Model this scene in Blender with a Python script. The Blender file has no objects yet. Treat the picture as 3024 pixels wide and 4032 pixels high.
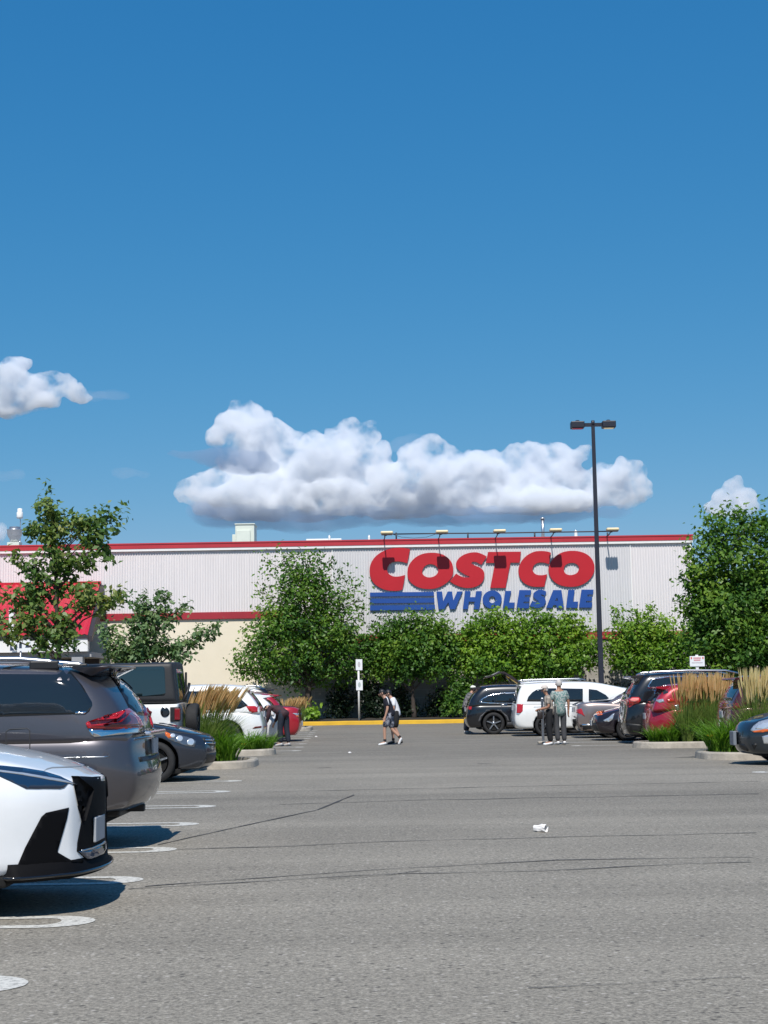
import bpy, bmesh, math, random
import numpy as np
from mathutils import Vector, Matrix, noise as mnoise
from mathutils.bvhtree import BVHTree
R = math.radians
SC = bpy.context.scene
COL = SC.collection
random.seed(7)
RNG = np.random.default_rng(11)

# ---------------------------------------------------------------- camera
F, CX, CY = 6050.0, 1512.0, 2016.0          # focal length and centre in photo pixels
CAMH = 1.42
PITCH = math.atan((2732 - CY) / F)
ROLL = R(-0.92)
camd = bpy.data.cameras.new('camera')
cam = bpy.data.objects.new('camera', camd)
COL.objects.link(cam)
camd.sensor_fit = 'HORIZONTAL'
camd.sensor_width = 36.0
camd.lens = 36.0 * F / 3024.0
camd.clip_start = 0.1
camd.clip_end = 12000
CM = Matrix.Translation((0, 0, CAMH)) @ Matrix.Rotation(math.pi / 2 + PITCH, 4, 'X') @ Matrix.Rotation(ROLL, 4, 'Z')
cam.matrix_world = CM
SC.camera = cam
CR = CM.to_3x3()
CO = Vector((0, 0, CAMH))

# ---------------------------------------------------------------- sky, sun, exposure
SUN_EL, SUN_AZ = R(54), R(184)               # azimuth clockwise from +Y: behind the camera, a little to its left
world = bpy.data.worlds.new('World')
SC.world = world
world.use_nodes = True
wn = world.node_tree
wn.nodes.clear()
wo = wn.nodes.new('ShaderNodeOutputWorld')
wb = wn.nodes.new('ShaderNodeBackground')
sky = wn.nodes.new('ShaderNodeTexSky')
sky.sky_type = 'NISHITA'
sky.sun_disc = False
sky.sun_elevation = SUN_EL
sky.sun_rotation = SUN_AZ
sky.altitude = 200
sky.air_density = 1.0
sky.dust_density = 0.0
sky.ozone_density = 4.0
# clear-day grading of the sky: deeper red falloff, flatter blue (one curve per channel)
sp_ = wn.nodes.new('ShaderNodeSeparateColor'); cb_ = wn.nodes.new('ShaderNodeCombineColor')
wn.links.new(sky.outputs[0], sp_.inputs[0])
for i_, (g_, k_) in enumerate(((1.45, 0.2697), (0.68, 1.2536), (0.43, 2.712))):
    pw_ = wn.nodes.new('ShaderNodeMath'); pw_.operation = 'POWER'; pw_.inputs[1].default_value = g_
    ml_ = wn.nodes.new('ShaderNodeMath'); ml_.operation = 'MULTIPLY'; ml_.inputs[1].default_value = k_
    wn.links.new(sp_.outputs[i_], pw_.inputs[0]); wn.links.new(pw_.outputs[0], ml_.inputs[0]); 
    mxn_ = wn.nodes.new('ShaderNodeMath'); mxn_.operation = 'MAXIMUM'; mxn_.inputs[1].default_value = (0.30, 1.5, 0.0)[i_]
    wn.links.new(ml_.outputs[0], mxn_.inputs[0]); wn.links.new(mxn_.outputs[0], cb_.inputs[i_])
wn.links.new(cb_.outputs[0], wb.inputs['Color'])
wb.inputs['Strength'].default_value = 0.1
wn.links.new(wb.outputs[0], wo.inputs['Surface'])
sund = bpy.data.lights.new('sun', 'SUN')
sund.energy = 5.0
sund.angle = R(0.53)
sund.color = (1.0, 0.955, 0.89)
sun = bpy.data.objects.new('sun', sund)
COL.objects.link(sun)
to_sun = Vector((math.sin(SUN_AZ) * math.cos(SUN_EL), math.cos(SUN_AZ) * math.cos(SUN_EL), math.sin(SUN_EL)))
sun.rotation_euler = to_sun.to_track_quat('Z', 'Y').to_euler()
SC.view_settings.view_transform = 'Standard'
SC.view_settings.look = 'None'
SC.view_settings.exposure = 0.0
SC.view_settings.gamma = 1.0
SC.cycles.max_bounces = 12
SC.cycles.diffuse_bounces = 3
SC.cycles.glossy_bounces = 3
SC.cycles.transmission_bounces = 3
SC.cycles.volume_bounces = 12
SC.cycles.transparent_max_bounces = 8
SC.cycles.use_denoising = True

# ---------------------------------------------------------------- geometry helpers
def ray(px, py):
    return CR @ Vector(((px - CX) / F, -(py - CY) / F, -1.0))

def P(px, py, Y):
    """the world point at distance Y whose image falls on photo pixel (px, py)"""
    v = ray(px, py)
    return CO + v * (Y / v.y)

def G(px, py):
    v = ray(px, py)
    return CO + v * (-CAMH / v.z)

def lerp1(tab, t):
    if t <= tab[0][0]: return tab[0][1]
    for (a, va), (b, vb) in zip(tab, tab[1:]):
        if t <= b:
            k = (t - a) / (b - a) if b > a else 0
            return va + (vb - va) * k
    return tab[-1][1]

def smooth1(tab, t):
    """Catmull-Rom like smooth interpolation of a table"""
    n = len(tab)
    if t <= tab[0][0]: return tab[0][1]
    if t >= tab[-1][0]: return tab[-1][1]
    for i in range(n - 1):
        a, b = tab[i], tab[i + 1]
        if t <= b[0]:
            h = b[0] - a[0]
            k = (t - a[0]) / h
            def sl(j):
                if j <= 0: return (tab[1][1] - tab[0][1]) / (tab[1][0] - tab[0][0])
                if j >= n - 1: return (tab[-1][1] - tab[-2][1]) / (tab[-1][0] - tab[-2][0])
                return (tab[j + 1][1] - tab[j - 1][1]) / (tab[j + 1][0] - tab[j - 1][0])
            m0, m1 = sl(i) * h, sl(i + 1) * h
            k2, k3 = k * k, k * k * k
            return (2*k3-3*k2+1)*a[1] + (k3-2*k2+k)*m0 + (-2*k3+3*k2)*b[1] + (k3-k2)*m1

def tag(o, label=None, cat=None, group=None, kind=None):
    if label: o['label'] = label
    if cat: o['category'] = cat
    if group: o['group'] = group
    if kind: o['kind'] = kind
    return o

def empty(name, loc=(0, 0, 0), rz=0.0):
    o = bpy.data.objects.new(name, None)
    o.empty_display_size = 0.2
    o.location = loc
    o.rotation_euler = (0, 0, rz)
    COL.objects.link(o)
    return o

def link(name, me, mats=(), parent=None, smooth=False):
    o = bpy.data.objects.new(name, me)
    COL.objects.link(o)
    for m in (mats if isinstance(mats, (list, tuple)) else [mats]):
        me.materials.append(m)
    if parent: o.parent = parent
    if smooth:
        me.polygons.foreach_set('use_smooth', [True] * len(me.polygons))
    return o

def from_bm(name, bm, mats=(), parent=None, smooth=False):
    me = bpy.data.meshes.new(name)
    bm.normal_update()
    bm.to_mesh(me)
    bm.free()
    return link(name, me, mats, parent, smooth)

def from_np(name, verts, faces, mats=(), parent=None, smooth=False, nper=4):
    """verts (N,3), faces (M,nper) arrays"""
    me = bpy.data.meshes.new(name)
    verts = np.asarray(verts, dtype=np.float32)
    faces = np.asarray(faces, dtype=np.int32)
    me.vertices.add(len(verts))
    me.vertices.foreach_set('co', verts.ravel())
    me.loops.add(faces.size)
    me.loops.foreach_set('vertex_index', faces.ravel())
    me.polygons.add(len(faces))
    me.polygons.foreach_set('loop_start', np.arange(0, faces.size, nper, dtype=np.int32))
    me.polygons.foreach_set('loop_total', np.full(len(faces), nper, dtype=np.int32))
    me.update(calc_edges=True)
    return link(name, me, mats, parent, smooth)

def box(bm, x0, x1, y0, y1, z0, z1, mi=0, M=None):
    vs = [bm.verts.new((x, y, z)) for z in (z0, z1) for y in (y0, y1) for x in (x0, x1)]
    if M is not None:
        for v in vs: v.co = M @ v.co
    for idx in ((0,2,3,1),(4,5,7,6),(0,1,5,4),(2,6,7,3),(0,4,6,2),(1,3,7,5)):
        f = bm.faces.new([vs[i] for i in idx]); f.material_index = mi
    return vs

def rbox(bm, x0, x1, y0, y1, z0, z1, r=0.02, mi=0, seg=2, M=None):
    b2 = bmesh.new()
    box(b2, x0, x1, y0, y1, z0, z1, mi)
    bmesh.ops.bevel(b2, geom=list(b2.edges), offset=r, segments=seg, affect='EDGES', profile=0.5)
    merge(bm, b2, M)

def merge(bm, b2, M=None, mi=None):
    mp = {}
    for v in b2.verts:
        mp[v] = bm.verts.new(M @ v.co if M is not None else v.co)
    for f in b2.faces:
        try:
            nf = bm.faces.new([mp[v] for v in f.verts])
            nf.material_index = f.material_index if mi is None else mi
            nf.smooth = f.smooth
        except ValueError:
            pass
    b2.free()

def tube(bm, pts, rads, n=8, mi=0, cap=True, squash=None):
    pts = [Vector(p) for p in pts]
    if not isinstance(rads, (list, tuple)): rads = [rads] * len(pts)
    rings = []
    up = Vector((0, 0, 1))
    prev = None
    for i, p in enumerate(pts):
        d = (pts[min(i + 1, len(pts) - 1)] - pts[max(i - 1, 0)])
        if d.length < 1e-9: d = Vector((0, 0, 1))
        d.normalize()
        if prev is None:
            a = d.cross(up)
            if a.length < 0.05: a = d.cross(Vector((1, 0, 0)))
        else:
            a = prev - d * prev.dot(d)
        a.normalize(); prev = a
        b = d.cross(a)
        ring = []
        for k in range(n):
            t = 2 * math.pi * k / n
            s = squash if squash else 1.0
            ring.append(bm.verts.new(p + (a * math.cos(t) + b * math.sin(t) * s) * rads[i]))
        rings.append(ring)
    for r0, r1 in zip(rings, rings[1:]):
        for k in range(n):
            f = bm.faces.new((r0[k], r0[(k + 1) % n], r1[(k + 1) % n], r1[k])); f.material_index = mi; f.smooth = True
    if cap:
        f = bm.faces.new(rings[0][::-1]); f.material_index = mi
        f = bm.faces.new(rings[-1]); f.material_index = mi

def lathe(bm, prof, n=24, M=None, mi=0):
    """prof list of (r, h); axis = +Z of M"""
    rings = []
    for r, h in prof:
        ring = []
        for k in range(n):
            t = 2 * math.pi * k / n
            co = Vector((r * math.cos(t), r * math.sin(t), h))
            ring.append(bm.verts.new(M @ co if M is not None else co))
        rings.append(ring)
    for r0, r1 in zip(rings, rings[1:]):
        for k in range(n):
            f = bm.faces.new((r0[k], r0[(k + 1) % n], r1[(k + 1) % n], r1[k])); f.material_index = mi; f.smooth = True

def prism(bm, poly, axis_fn, d0, d1, mi=0):
    """extrude a 2D polygon: axis_fn(a, b, d) -> Vector"""
    A = [bm.verts.new(axis_fn(a, b, d0)) for a, b in poly]
    B = [bm.verts.new(axis_fn(a, b, d1)) for a, b in poly]
    f = bm.faces.new(A); f.material_index = mi
    f = bm.faces.new(B[::-1]); f.material_index = mi
    n = len(poly)
    for i in range(n):
        f = bm.faces.new((A[i], B[i], B[(i + 1) % n], A[(i + 1) % n])); f.material_index = mi

def fix(bm):
    bmesh.ops.recalc_face_normals(bm, faces=bm.faces)

# ---------------------------------------------------------------- materials
def new_mat(name):
    m = bpy.data.materials.new(name)
    m.use_nodes = True
    nt = m.node_tree
    return m, nt, nt.nodes['Principled BSDF'], nt.nodes['Material Output']

def mat(name, base, rough=0.6, metal=0.0, coat=0.0, spec=0.5, var=0.0, vscale=3.0, bump=0.0, bscale=40.0, coat_rough=0.03, emit=None):
    m, nt, b, out = new_mat(name)
    b.inputs['Base Color'].default_value = (*base, 1)
    b.inputs['Roughness'].default_value = rough
    b.inputs['Metallic'].default_value = metal
    b.inputs['Specular IOR Level'].default_value = spec
    b.inputs['Coat Weight'].default_value = coat
    b.inputs['Coat Roughness'].default_value = coat_rough
    if var or bump:
        tc = nt.nodes.new('ShaderNodeTexCoord')
    if var:
        n = nt.nodes.new('ShaderNodeTexNoise')
        n.inputs['Scale'].default_value = vscale
        n.inputs['Detail'].default_value = 6
        n.inputs['Roughness'].default_value = 0.65
        r = nt.nodes.new('ShaderNodeMapRange')
        r.inputs['From Min'].default_value = 0.3; r.inputs['From Max'].default_value = 0.7
        r.inputs['To Min'].default_value = 1 - var; r.inputs['To Max'].default_value = 1 + var
        mx = nt.nodes.new('ShaderNodeVectorMath'); mx.operation = 'SCALE'
        mx.inputs[0].default_value = base
        nt.links.new(tc.outputs['Object'], n.inputs['Vector'])
        nt.links.new(n.outputs['Fac'], r.inputs['Value'])
        nt.links.new(r.outputs[0], mx.inputs['Scale'])
        nt.links.new(mx.outputs[0], b.inputs['Base Color'])
    if bump:
        n2 = nt.nodes.new('ShaderNodeTexNoise')
        n2.inputs['Scale'].default_value = bscale
        n2.inputs['Detail'].default_value = 5
        bp = nt.nodes.new('ShaderNodeBump')
        bp.inputs['Strength'].default_value = bump
        bp.inputs['Distance'].default_value = 0.02
        nt.links.new(tc.outputs['Object'], n2.inputs['Vector'])
        nt.links.new(n2.outputs['Fac'], bp.inputs['Height'])
        nt.links.new(bp.outputs[0], b.inputs['Normal'])
    return m

def paint(name, base, metal=0.0, rough=0.35, coat=1.0):
    """car paint: flakes in metallic paints, faint road dirt"""
    m = mat(name, base, rough, metal, coat, 0.5, var=0.05, vscale=2.0, coat_rough=0.04)
    return m

def leaf_mat(name, cols, trans=0.35, rough=0.45):
    """foliage: colour picked per leaf cluster by 3D noise, some light passes through"""
    m, nt, b, out = new_mat(name)
    geo = nt.nodes.new('ShaderNodeNewGeometry')
    tc = nt.nodes.new('ShaderNodeTexCoord')
    n = nt.nodes.new('ShaderNodeTexNoise'); n.inputs['Scale'].default_value = 0.55; n.inputs['Detail'].default_value = 3
    nt.links.new(tc.outputs['Object'], n.inputs['Vector'])
    ad = nt.nodes.new('ShaderNodeMath'); ad.operation = 'MULTIPLY_ADD'
    ad.inputs[1].default_value = 0.5
    nt.links.new(geo.outputs['Random Per Island'], ad.inputs[0])
    sb = nt.nodes.new('ShaderNodeMath'); sb.operation = 'MULTIPLY_ADD'
    sb.inputs[1].default_value = 1.5; sb.inputs[2].default_value = -0.45
    nt.links.new(n.outputs['Fac'], sb.inputs[0])
    nt.links.new(sb.outputs[0], ad.inputs[2])
    cr = nt.nodes.new('ShaderNodeValToRGB')
    els = cr.color_ramp.elements
    while len(els) < len(cols): els.new(0.5)
    for i, c in enumerate(cols):
        els[i].position = i / (len(cols) - 1)
        els[i].color = (*c, 1)
    nt.links.new(ad.outputs[0], cr.inputs['Fac'])
    nt.links.new(cr.outputs[0], b.inputs['Base Color'])
    b.inputs['Roughness'].default_value = rough
    b.inputs['Specular IOR Level'].default_value = 0.35
    tr = nt.nodes.new('ShaderNodeBsdfTranslucent')
    mxc = nt.nodes.new('ShaderNodeMix'); mxc.data_type = 'RGBA'; mxc.blend_type = 'MULTIPLY'
    mxc.inputs['Factor'].default_value = 1.0
    mxc.inputs['B'].default_value = (1.0, 1.15, 0.5, 1)
    nt.links.new(cr.outputs[0], mxc.inputs['A'])
    nt.links.new(mxc.outputs['Result'], tr.inputs['Color'])
    ms = nt.nodes.new('ShaderNodeMixShader'); ms.inputs['Fac'].default_value = trans
    nt.links.new(b.outputs[0], ms.inputs[1]); nt.links.new(tr.outputs[0], ms.inputs[2])
    nt.links.new(ms.outputs[0], out.inputs['Surface'])
    return m

M_BLACK = mat('black_plastic', (0.012, 0.012, 0.013), 0.5, var=0.15, vscale=8)
M_GLOSSBLACK = mat('gloss_black', (0.006, 0.006, 0.008), 0.12, coat=0.6)
M_MESHBLACK = mat('grille_black', (0.004, 0.004, 0.005), 0.35, bump=0.8, bscale=90)
M_GLASS = mat('tinted_glass', (0.012, 0.016, 0.02), 0.03, spec=0.9)
M_GLASS_L = mat('clear_tinted_glass', (0.018, 0.034, 0.038), 0.03, spec=0.9)
M_CHROME = mat('chrome', (0.75, 0.76, 0.78), 0.12, metal=1.0)
M_SATIN = mat('satin_metal', (0.55, 0.56, 0.58), 0.3, metal=1.0, var=0.06)
M_TAIL = mat('red_lens', (0.42, 0.012, 0.014), 0.12, coat=1.0)
M_TAILD = mat('dark_red_lens', (0.16, 0.006, 0.01), 0.12, coat=1.0)
M_LENS = mat('clear_lens', (0.62, 0.64, 0.66), 0.08, metal=0.6, coat=1.0)
M_LENSD = mat('dark_lens', (0.01, 0.03, 0.07), 0.06, coat=1.0)
M_AMBER = mat('amber_lens', (0.6, 0.12, 0.01), 0.2, coat=1.0)
M_RUBBER = mat('tyre_rubber', (0.016, 0.016, 0.017), 0.8, var=0.25, vscale=12, bump=0.3, bscale=60)
M_ALLOY = mat('alloy_rim', (0.42, 0.43, 0.45), 0.3, metal=0.9, var=0.1)
M_ALLOYD = mat('dark_rim', (0.06, 0.06, 0.065), 0.35, metal=0.6, var=0.1)
M_PLATE = mat('licence_plate', (0.35, 0.37, 0.4), 0.45, var=0.08)
M_WHEELWELL = mat('wheel_well', (0.004, 0.004, 0.004), 0.9)
# ================================================================ ground
def asphalt_mat(name):
    m, nt, b, out = new_mat(name)
    N = nt.nodes.new; Lk = nt.links.new
    tc = N('ShaderNodeTexCoord')
    def noise(scale, detail=4, rough=0.6, dist=0.0, vec=None):
        n = N('ShaderNodeTexNoise')
        n.inputs['Scale'].default_value = scale; n.inputs['Detail'].default_value = detail
        n.inputs['Roughness'].default_value = rough; n.inputs['Distortion'].default_value = dist
        Lk(vec or tc.outputs['Object'], n.inputs['Vector'])
        return n.outputs['Fac']
    def rng(v, a, b_, c, d, clamp=True):
        r = N('ShaderNodeMapRange'); r.clamp = clamp
        r.inputs['From Min'].default_value = a; r.inputs['From Max'].default_value = b_
        r.inputs['To Min'].default_value = c; r.inputs['To Max'].default_value = d
        Lk(v, r.inputs['Value']); return r.outputs[0]
    def mul(a, b_):
        n = N('ShaderNodeMath'); n.operation = 'MULTIPLY'; Lk(a, n.inputs[0]); Lk(b_, n.inputs[1]); return n.outputs[0]
    fine = rng(noise(46, 4, 0.75), 0.30, 0.70, 0.40, 1.60)
    mid = rng(noise(17, 5, 0.8), 0.3, 0.7, 0.66, 1.34)
    big = rng(noise(0.35, 5, 0.6, 0.4), 0.3, 0.7, 0.9, 1.1)
    # long bands of wear along the cross aisle
    mp = N('ShaderNodeMapping'); mp.inputs['Scale'].default_value = (0.05, 0.9, 1)
    Lk(tc.outputs['Object'], mp.inputs['Vector'])
    band = rng(noise(1.0, 4, 0.6, 0.3, mp.outputs[0]), 0.35, 0.65, 0.87, 1.07)
    # the far half is darker: resurfaced, with view-angle darkening put into the colour; stains of oil
    sx = N('ShaderNodeSeparateXYZ'); Lk(tc.outputs['Object'], sx.inputs[0])
    wob = N('ShaderNodeMath'); wob.operation = 'MULTIPLY_ADD'; wob.inputs[1].default_value = 3.0
    Lk(noise(0.25, 3), wob.inputs[0]); Lk(sx.outputs['Y'], wob.inputs[2])
    far = rng(wob.outputs[0], 31.5, 38.5, 1.0, 0.77)
    worn = mul(rng(wob.outputs[0], 19.6, 20.8, 1.0, 0.84), rng(wob.outputs[0], 23.2, 24.8, 1.0, 1.19))
    v = mul(mul(mul(fine, mid), worn), mul(mul(big, band), far))
    ramp = N('ShaderNodeVectorMath'); ramp.operation = 'SCALE'; ramp.inputs[0].default_value = (0.246, 0.224, 0.186)
    Lk(v, ramp.inputs['Scale'])
    # pale stones
    vo = N('ShaderNodeTexVoronoi'); vo.inputs['Scale'].default_value = 27
    Lk(tc.outputs['Object'], vo.inputs['Vector'])
    st = N('ShaderNodeSeparateColor'); Lk(vo.outputs['Color'], st.inputs[0])
    stone = rng(st.outputs[0], 0.80, 0.95, 0.0, 0.7)
    near = rng(vo.outputs['Distance'], 0.2, 0.42, 1.0, 0.0)
    mx = N('ShaderNodeMix'); mx.data_type = 'RGBA'
    Lk(mul(stone, near), mx.inputs['Factor']); Lk(ramp.outputs[0], mx.inputs['A'])
    mx.inputs['B'].default_value = (0.50, 0.46, 0.41, 1)
    # dark pits where stones have come out
    vp = N('ShaderNodeTexVoronoi'); vp.inputs['Scale'].default_value = 21
    Lk(tc.outputs['Object'], vp.inputs['Vector'])
    sp2 = N('ShaderNodeSeparateColor'); Lk(vp.outputs['Color'], sp2.inputs[0])
    pit = mul(rng(sp2.outputs[1], 0.72, 0.9, 0.0, 0.8), rng(vp.outputs['Distance'], 0.18, 0.40, 1.0, 0.0))
    mp2 = N('ShaderNodeMix'); mp2.data_type = 'RGBA'
    Lk(pit, mp2.inputs['Factor']); Lk(mx.outputs['Result'], mp2.inputs['A']); mp2.inputs['B'].default_value = (0.055, 0.05, 0.045, 1)
    Lk(mp2.outputs['Result'], b.inputs['Base Color'])
    b.inputs['Roughness'].default_value = 0.85
    b.inputs['Specular IOR Level'].default_value = 0.3
    bp = N('ShaderNodeBump'); bp.inputs['Strength'].default_value = 0.55; bp.inputs['Distance'].default_value = 0.012
    Lk(noise(70, 3, 0.7), bp.inputs['Height']); Lk(bp.outputs[0], b.inputs['Normal'])
    return m

M_ASPHALT = asphalt_mat('asphalt')
bm = bmesh.new()
s = 3000
v = [bm.verts.new(c) for c in ((-s, -s, 0), (s, -s, 0), (s, s, 0), (-s, s, 0))]
bm.faces.new(v)
tag(from_bm('ground', bm, M_ASPHALT), kind='structure')

# painted stall markings: long hairpins
def worn_paint():
    m, nt, b, out = new_mat('worn_line_paint')
    N = nt.nodes.new; Lk = nt.links.new
    tc = N('ShaderNodeTexCoord')
    n = N('ShaderNodeTexNoise'); n.inputs['Scale'].default_value = 24; n.inputs['Detail'].default_value = 6; n.inputs['Roughness'].default_value = 0.75
    Lk(tc.outputs['Object'], n.inputs['Vector'])
    cr = N('ShaderNodeValToRGB')
    cr.color_ramp.elements[0].position = 0.36; cr.color_ramp.elements[0].color = (0.24, 0.23, 0.21, 1)
    cr.color_ramp.elements[1].position = 0.52; cr.color_ramp.elements[1].color = (0.58, 0.565, 0.515, 1)
    Lk(n.outputs['Fac'], cr.inputs['Fac']); Lk(cr.outputs[0], b.inputs['Base Color'])
    b.inputs['Roughness'].default_value = 0.75
    return m
M_LINE = worn_paint()

def hairpin(bm, tipx, y, sgn, length=5.2, w=0.52, t=0.115, z=0.004):
    """outline of a long hairpin whose round end points to the aisle (sgn = +1: end at +x)"""
    ro, ri = w / 2, w / 2 - t
    outer, inner = [], []
    cx = tipx - sgn * ro * 1.25
    outer.append((cx - sgn * length, y - ro)); inner.append((cx - sgn * length, y - ri))
    for k in range(17):
        a = -math.pi / 2 + math.pi * k / 16
        outer.append((cx + sgn * ro * 1.25 * math.cos(a), y + ro * math.sin(a)))
        inner.append((cx + sgn * (ro * 1.25 - t * 1.9) * math.cos(a) if abs(math.cos(a)) > 1e-6 else cx, y + ri * math.sin(a)))
    outer.append((cx - sgn * length, y + ro)); inner.append((cx - sgn * length, y + ri))
    O = [bm.verts.new((a, b, z)) for a, b in outer]
    I = [bm.verts.new((a, b, z)) for a, b in inner]
    for i in range(len(O) - 1):
        bm.faces.new((O[i], O[i + 1], I[i + 1], I[i]))

bm = bmesh.new()
for px, py in ((108, 3876), (374, 3628), (564, 3465), (696, 3345), (784, 3245), (851, 3175), (908, 3117), (953, 3075)):
    g = G(px, py)
    hairpin(bm, g.x, g.y, 1)
for k in range(9):
    y = 40.0 + 2.75 * k
    hairpin(bm, -2.22 - 0.026 * (y - 40), y, 1)
    hairpin(bm, 4.75 - 0.01 * (y - 40), y + 0.3, -1)
hairpin(bm, 6.15, 26.35, -1)
fix(bm)
for f in bm.faces:
    if f.normal.z < 0: f.normal_flip()
tag(from_bm('parking_markings', bm, M_LINE), kind='structure')

# hairline cracks and sealed joints in the asphalt
M_CRACK = mat('crack_sealant', (0.055, 0.052, 0.05), 0.8, var=0.3, vscale=3)
def crack(bm, pts, w, z=0.0045, jit=0.02, seed=0):
    rnd = random.Random(seed)
    g = [G(*p) for p in pts]
    line = []
    for a, b in zip(g, g[1:]):
        n = max(4, int((b - a).length / 0.12))
        for i in range(n):
            p = a.lerp(b, i / n)
            off = mnoise.noise(Vector((p.x * 1.3, p.y * 1.3, seed))) * jit * 2.2 + rnd.uniform(-jit, jit) * 0.35
            line.append(Vector((p.x, p.y + off, 0)))
    prev = None
    for i, p in enumerate(line):
        ww = w * (0.35 + 0.9 * abs(mnoise.noise(Vector((p.x * 2.1, p.y * 2, 3 + seed))) + 0.35))
        d = (line[min(i + 1, len(line) - 1)] - line[max(0, i - 1)]).normalized()
        nrm = Vector((-d.y, d.x, 0))
        a = bm.verts.new((p.x + nrm.x * ww, p.y + nrm.y * ww, z)); b = bm.verts.new((p.x - nrm.x * ww, p.y - nrm.y * ww, z))
        if prev: bm.faces.new((prev[1], b, a, prev[0]))
        prev = (a, b)
bm = bmesh.new()
crack(bm, [(570, 3492), (1000, 3460), (1500, 3424), (2200, 3388), (3024, 3376)], 0.016, seed=1)
crack(bm, [(505, 3502), (1000, 3472), (1600, 3440), (2100, 3432), (2700, 3402), (3024, 3396)], 0.014, z=0.005, seed=2)
crack(bm, [(1290, 3462), (1520, 3448), (1700, 3422)], 0.011, z=0.0055, seed=8)
crack(bm, [(700, 3346), (1100, 3334), (1500, 3315), (2300, 3295), (3024, 3279)], 0.016, seed=3)
crack(bm, [(620, 3328), (900, 3265), (1250, 3190), (1400, 3128)], 0.018, z=0.0055, seed=4)
crack(bm, [(1100, 3168), (1700, 3150), (2200, 3142), (3024, 3126)], 0.03, jit=0.05, seed=5)
crack(bm, [(1000, 3120), (1800, 3102), (3024, 3076)], 0.022, jit=0.05, seed=6)
crack(bm, [(2080, 3893), (2500, 3872), (3024, 3842)], 0.006, seed=7)
crack(bm, [(1250, 3024), (1320, 3022)], 0.05, jit=0.05, seed=9)
crack(bm, [(1880, 3008), (1960, 3006)], 0.06, jit=0.05, seed=10)
crack(bm, [(2660, 2984), (2760, 2979)], 0.05, jit=0.04, seed=12)
for f in bm.faces:
    if f.normal.z < 0: f.normal_flip()
tag(from_bm('asphalt_cracks', bm, M_CRACK), kind='structure')

# ================================================================ kerbed islands
M_CONC = mat('kerb_concrete', (0.38, 0.34, 0.285), 0.9, var=0.22, vscale=5, bump=0.4, bscale=45)
M_SOIL = mat('dark_mulch', (0.03, 0.024, 0.018), 0.95, var=0.4, vscale=9, bump=0.8, bscale=30)
M_YELLOW = mat('yellow_kerb_paint', (0.62, 0.36, 0.015), 0.7, var=0.14, vscale=1.2, bump=0.25, bscale=30)

def island(name, x0, x1, y0, y1, tip, rad=0.75, kh=0.15, kw=0.17):
    """kerbed planting island; tip = +1 if the round end is at x1, -1 if at x0"""
    def outline(ins):
        r = rad - ins
        a0, a1, b0, b1 = x0 + (ins if tip < 0 else 0), x1 - (ins if tip > 0 else 0), y0 + ins, y1 - ins
        pts = []
        if tip > 0:
            pts.append((a0, b0))
            for k in range(9):
                a = -math.pi / 2 + (math.pi / 2) * k / 8
                pts.append((a1 - r + r * math.cos(a), b0 + r + r * math.sin(a)))
            for k in range(9):
                a = (math.pi / 2) * k / 8
                pts.append((a1 - r + r * math.cos(a), b1 - r + r * math.sin(a)))
            pts.append((a0, b1))
        else:
            pts.append((a1, b1))
            for k in range(9):
                a = math.pi / 2 + (math.pi / 2) * k / 8
                pts.append((a0 + r + r * math.cos(a), b1 - r + r * math.sin(a)))
            for k in range(9):
                a = math.pi + (math.pi / 2) * k / 8
                pts.append((a0 + r + r * math.cos(a), b0 + r + r * math.sin(a)))
            pts.append((a1, b0))
        return pts
    prof = [(0.0, 0.0), (0.015, kh - 0.03), (0.04, kh), (kw, kh), (kw, 0.05)]
    bm = bmesh.new()
    rings = []
    for ins, z in prof:
        rings.append([bm.verts.new((a, b, z + 0.006 * mnoise.noise(Vector((a * 2, b * 2, z))))) for a, b in outline(ins)])
    for r0, r1 in zip(rings, rings[1:]):
        for i in range(len(r0) - 1):
            f = bm.faces.new((r0[i], r0[i + 1], r1[i + 1], r1[i])); f.smooth = False
    o = tag(from_bm(name, bm, M_CONC), kind='structure')
    bm = bmesh.new()
    vs = [bm.verts.new((a, b, 0.09 + 0.02 * mnoise.noise(Vector((a, b, 2))))) for a, b in outline(kw + 0.002)]
    bm.faces.new(vs)
    s_ = from_bm('planting_soil', bm, M_SOIL)
    tag(s_, kind='structure')
    return o
island('kerb_island', -14, G(1003, 3022).x, G(960, 3028).y, 32.9, 1)
island('kerb_island', -16, G(1086, 2970).x, G(1000, 2977).y, 38.6, 1, rad=0.6)
island('kerb_island', G(2472, 2940).x, 20, G(2600, 2947).y, 39.2, -1, rad=0.8)
island('kerb_island', G(2742, 2985).x, 18, G(2900, 2994).y, 33.0, -1, rad=0.8)
island('kerb_island', -12, G(1240, 2870).x, 61.5, 64.5, 1, rad=0.6)

# yellow kerb and the planting bed along the building
YK, YW = 72.6, 77.0
bm = bmesh.new()
n = 120
rings = []
for i in range(n + 1):
    x = -22 + 48 * i / n
    w = 0.012 * mnoise.noise(Vector((x * 0.8, 3, 1)))
    rings.append([bm.verts.new((x, YK + dy + w, z + w)) for dy, z in ((0, 0), (0.02, 0.15), (0.05, 0.18), (0.3, 0.18), (0.3, 0.0))])
for a, b in zip(rings, rings[1:]):
    for k in range(4): bm.faces.new((a[k], b[k], b[k + 1], a[k + 1]))
tag(from_bm('yellow_kerb', bm, M_YELLOW), kind='structure')
bm = bmesh.new()
nx, ny = 100, 8
gr = [[bm.verts.new((-22 + 48 * i / nx, YK + 0.303 + (YW - YK - 0.303) * j / ny, 0.16 + 0.1 * min(j, 3) / 3 + 0.05 * mnoise.noise(Vector((i * 0.9, j * 0.9, 0))))) for j in range(ny + 1)] for i in range(nx + 1)]
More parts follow.
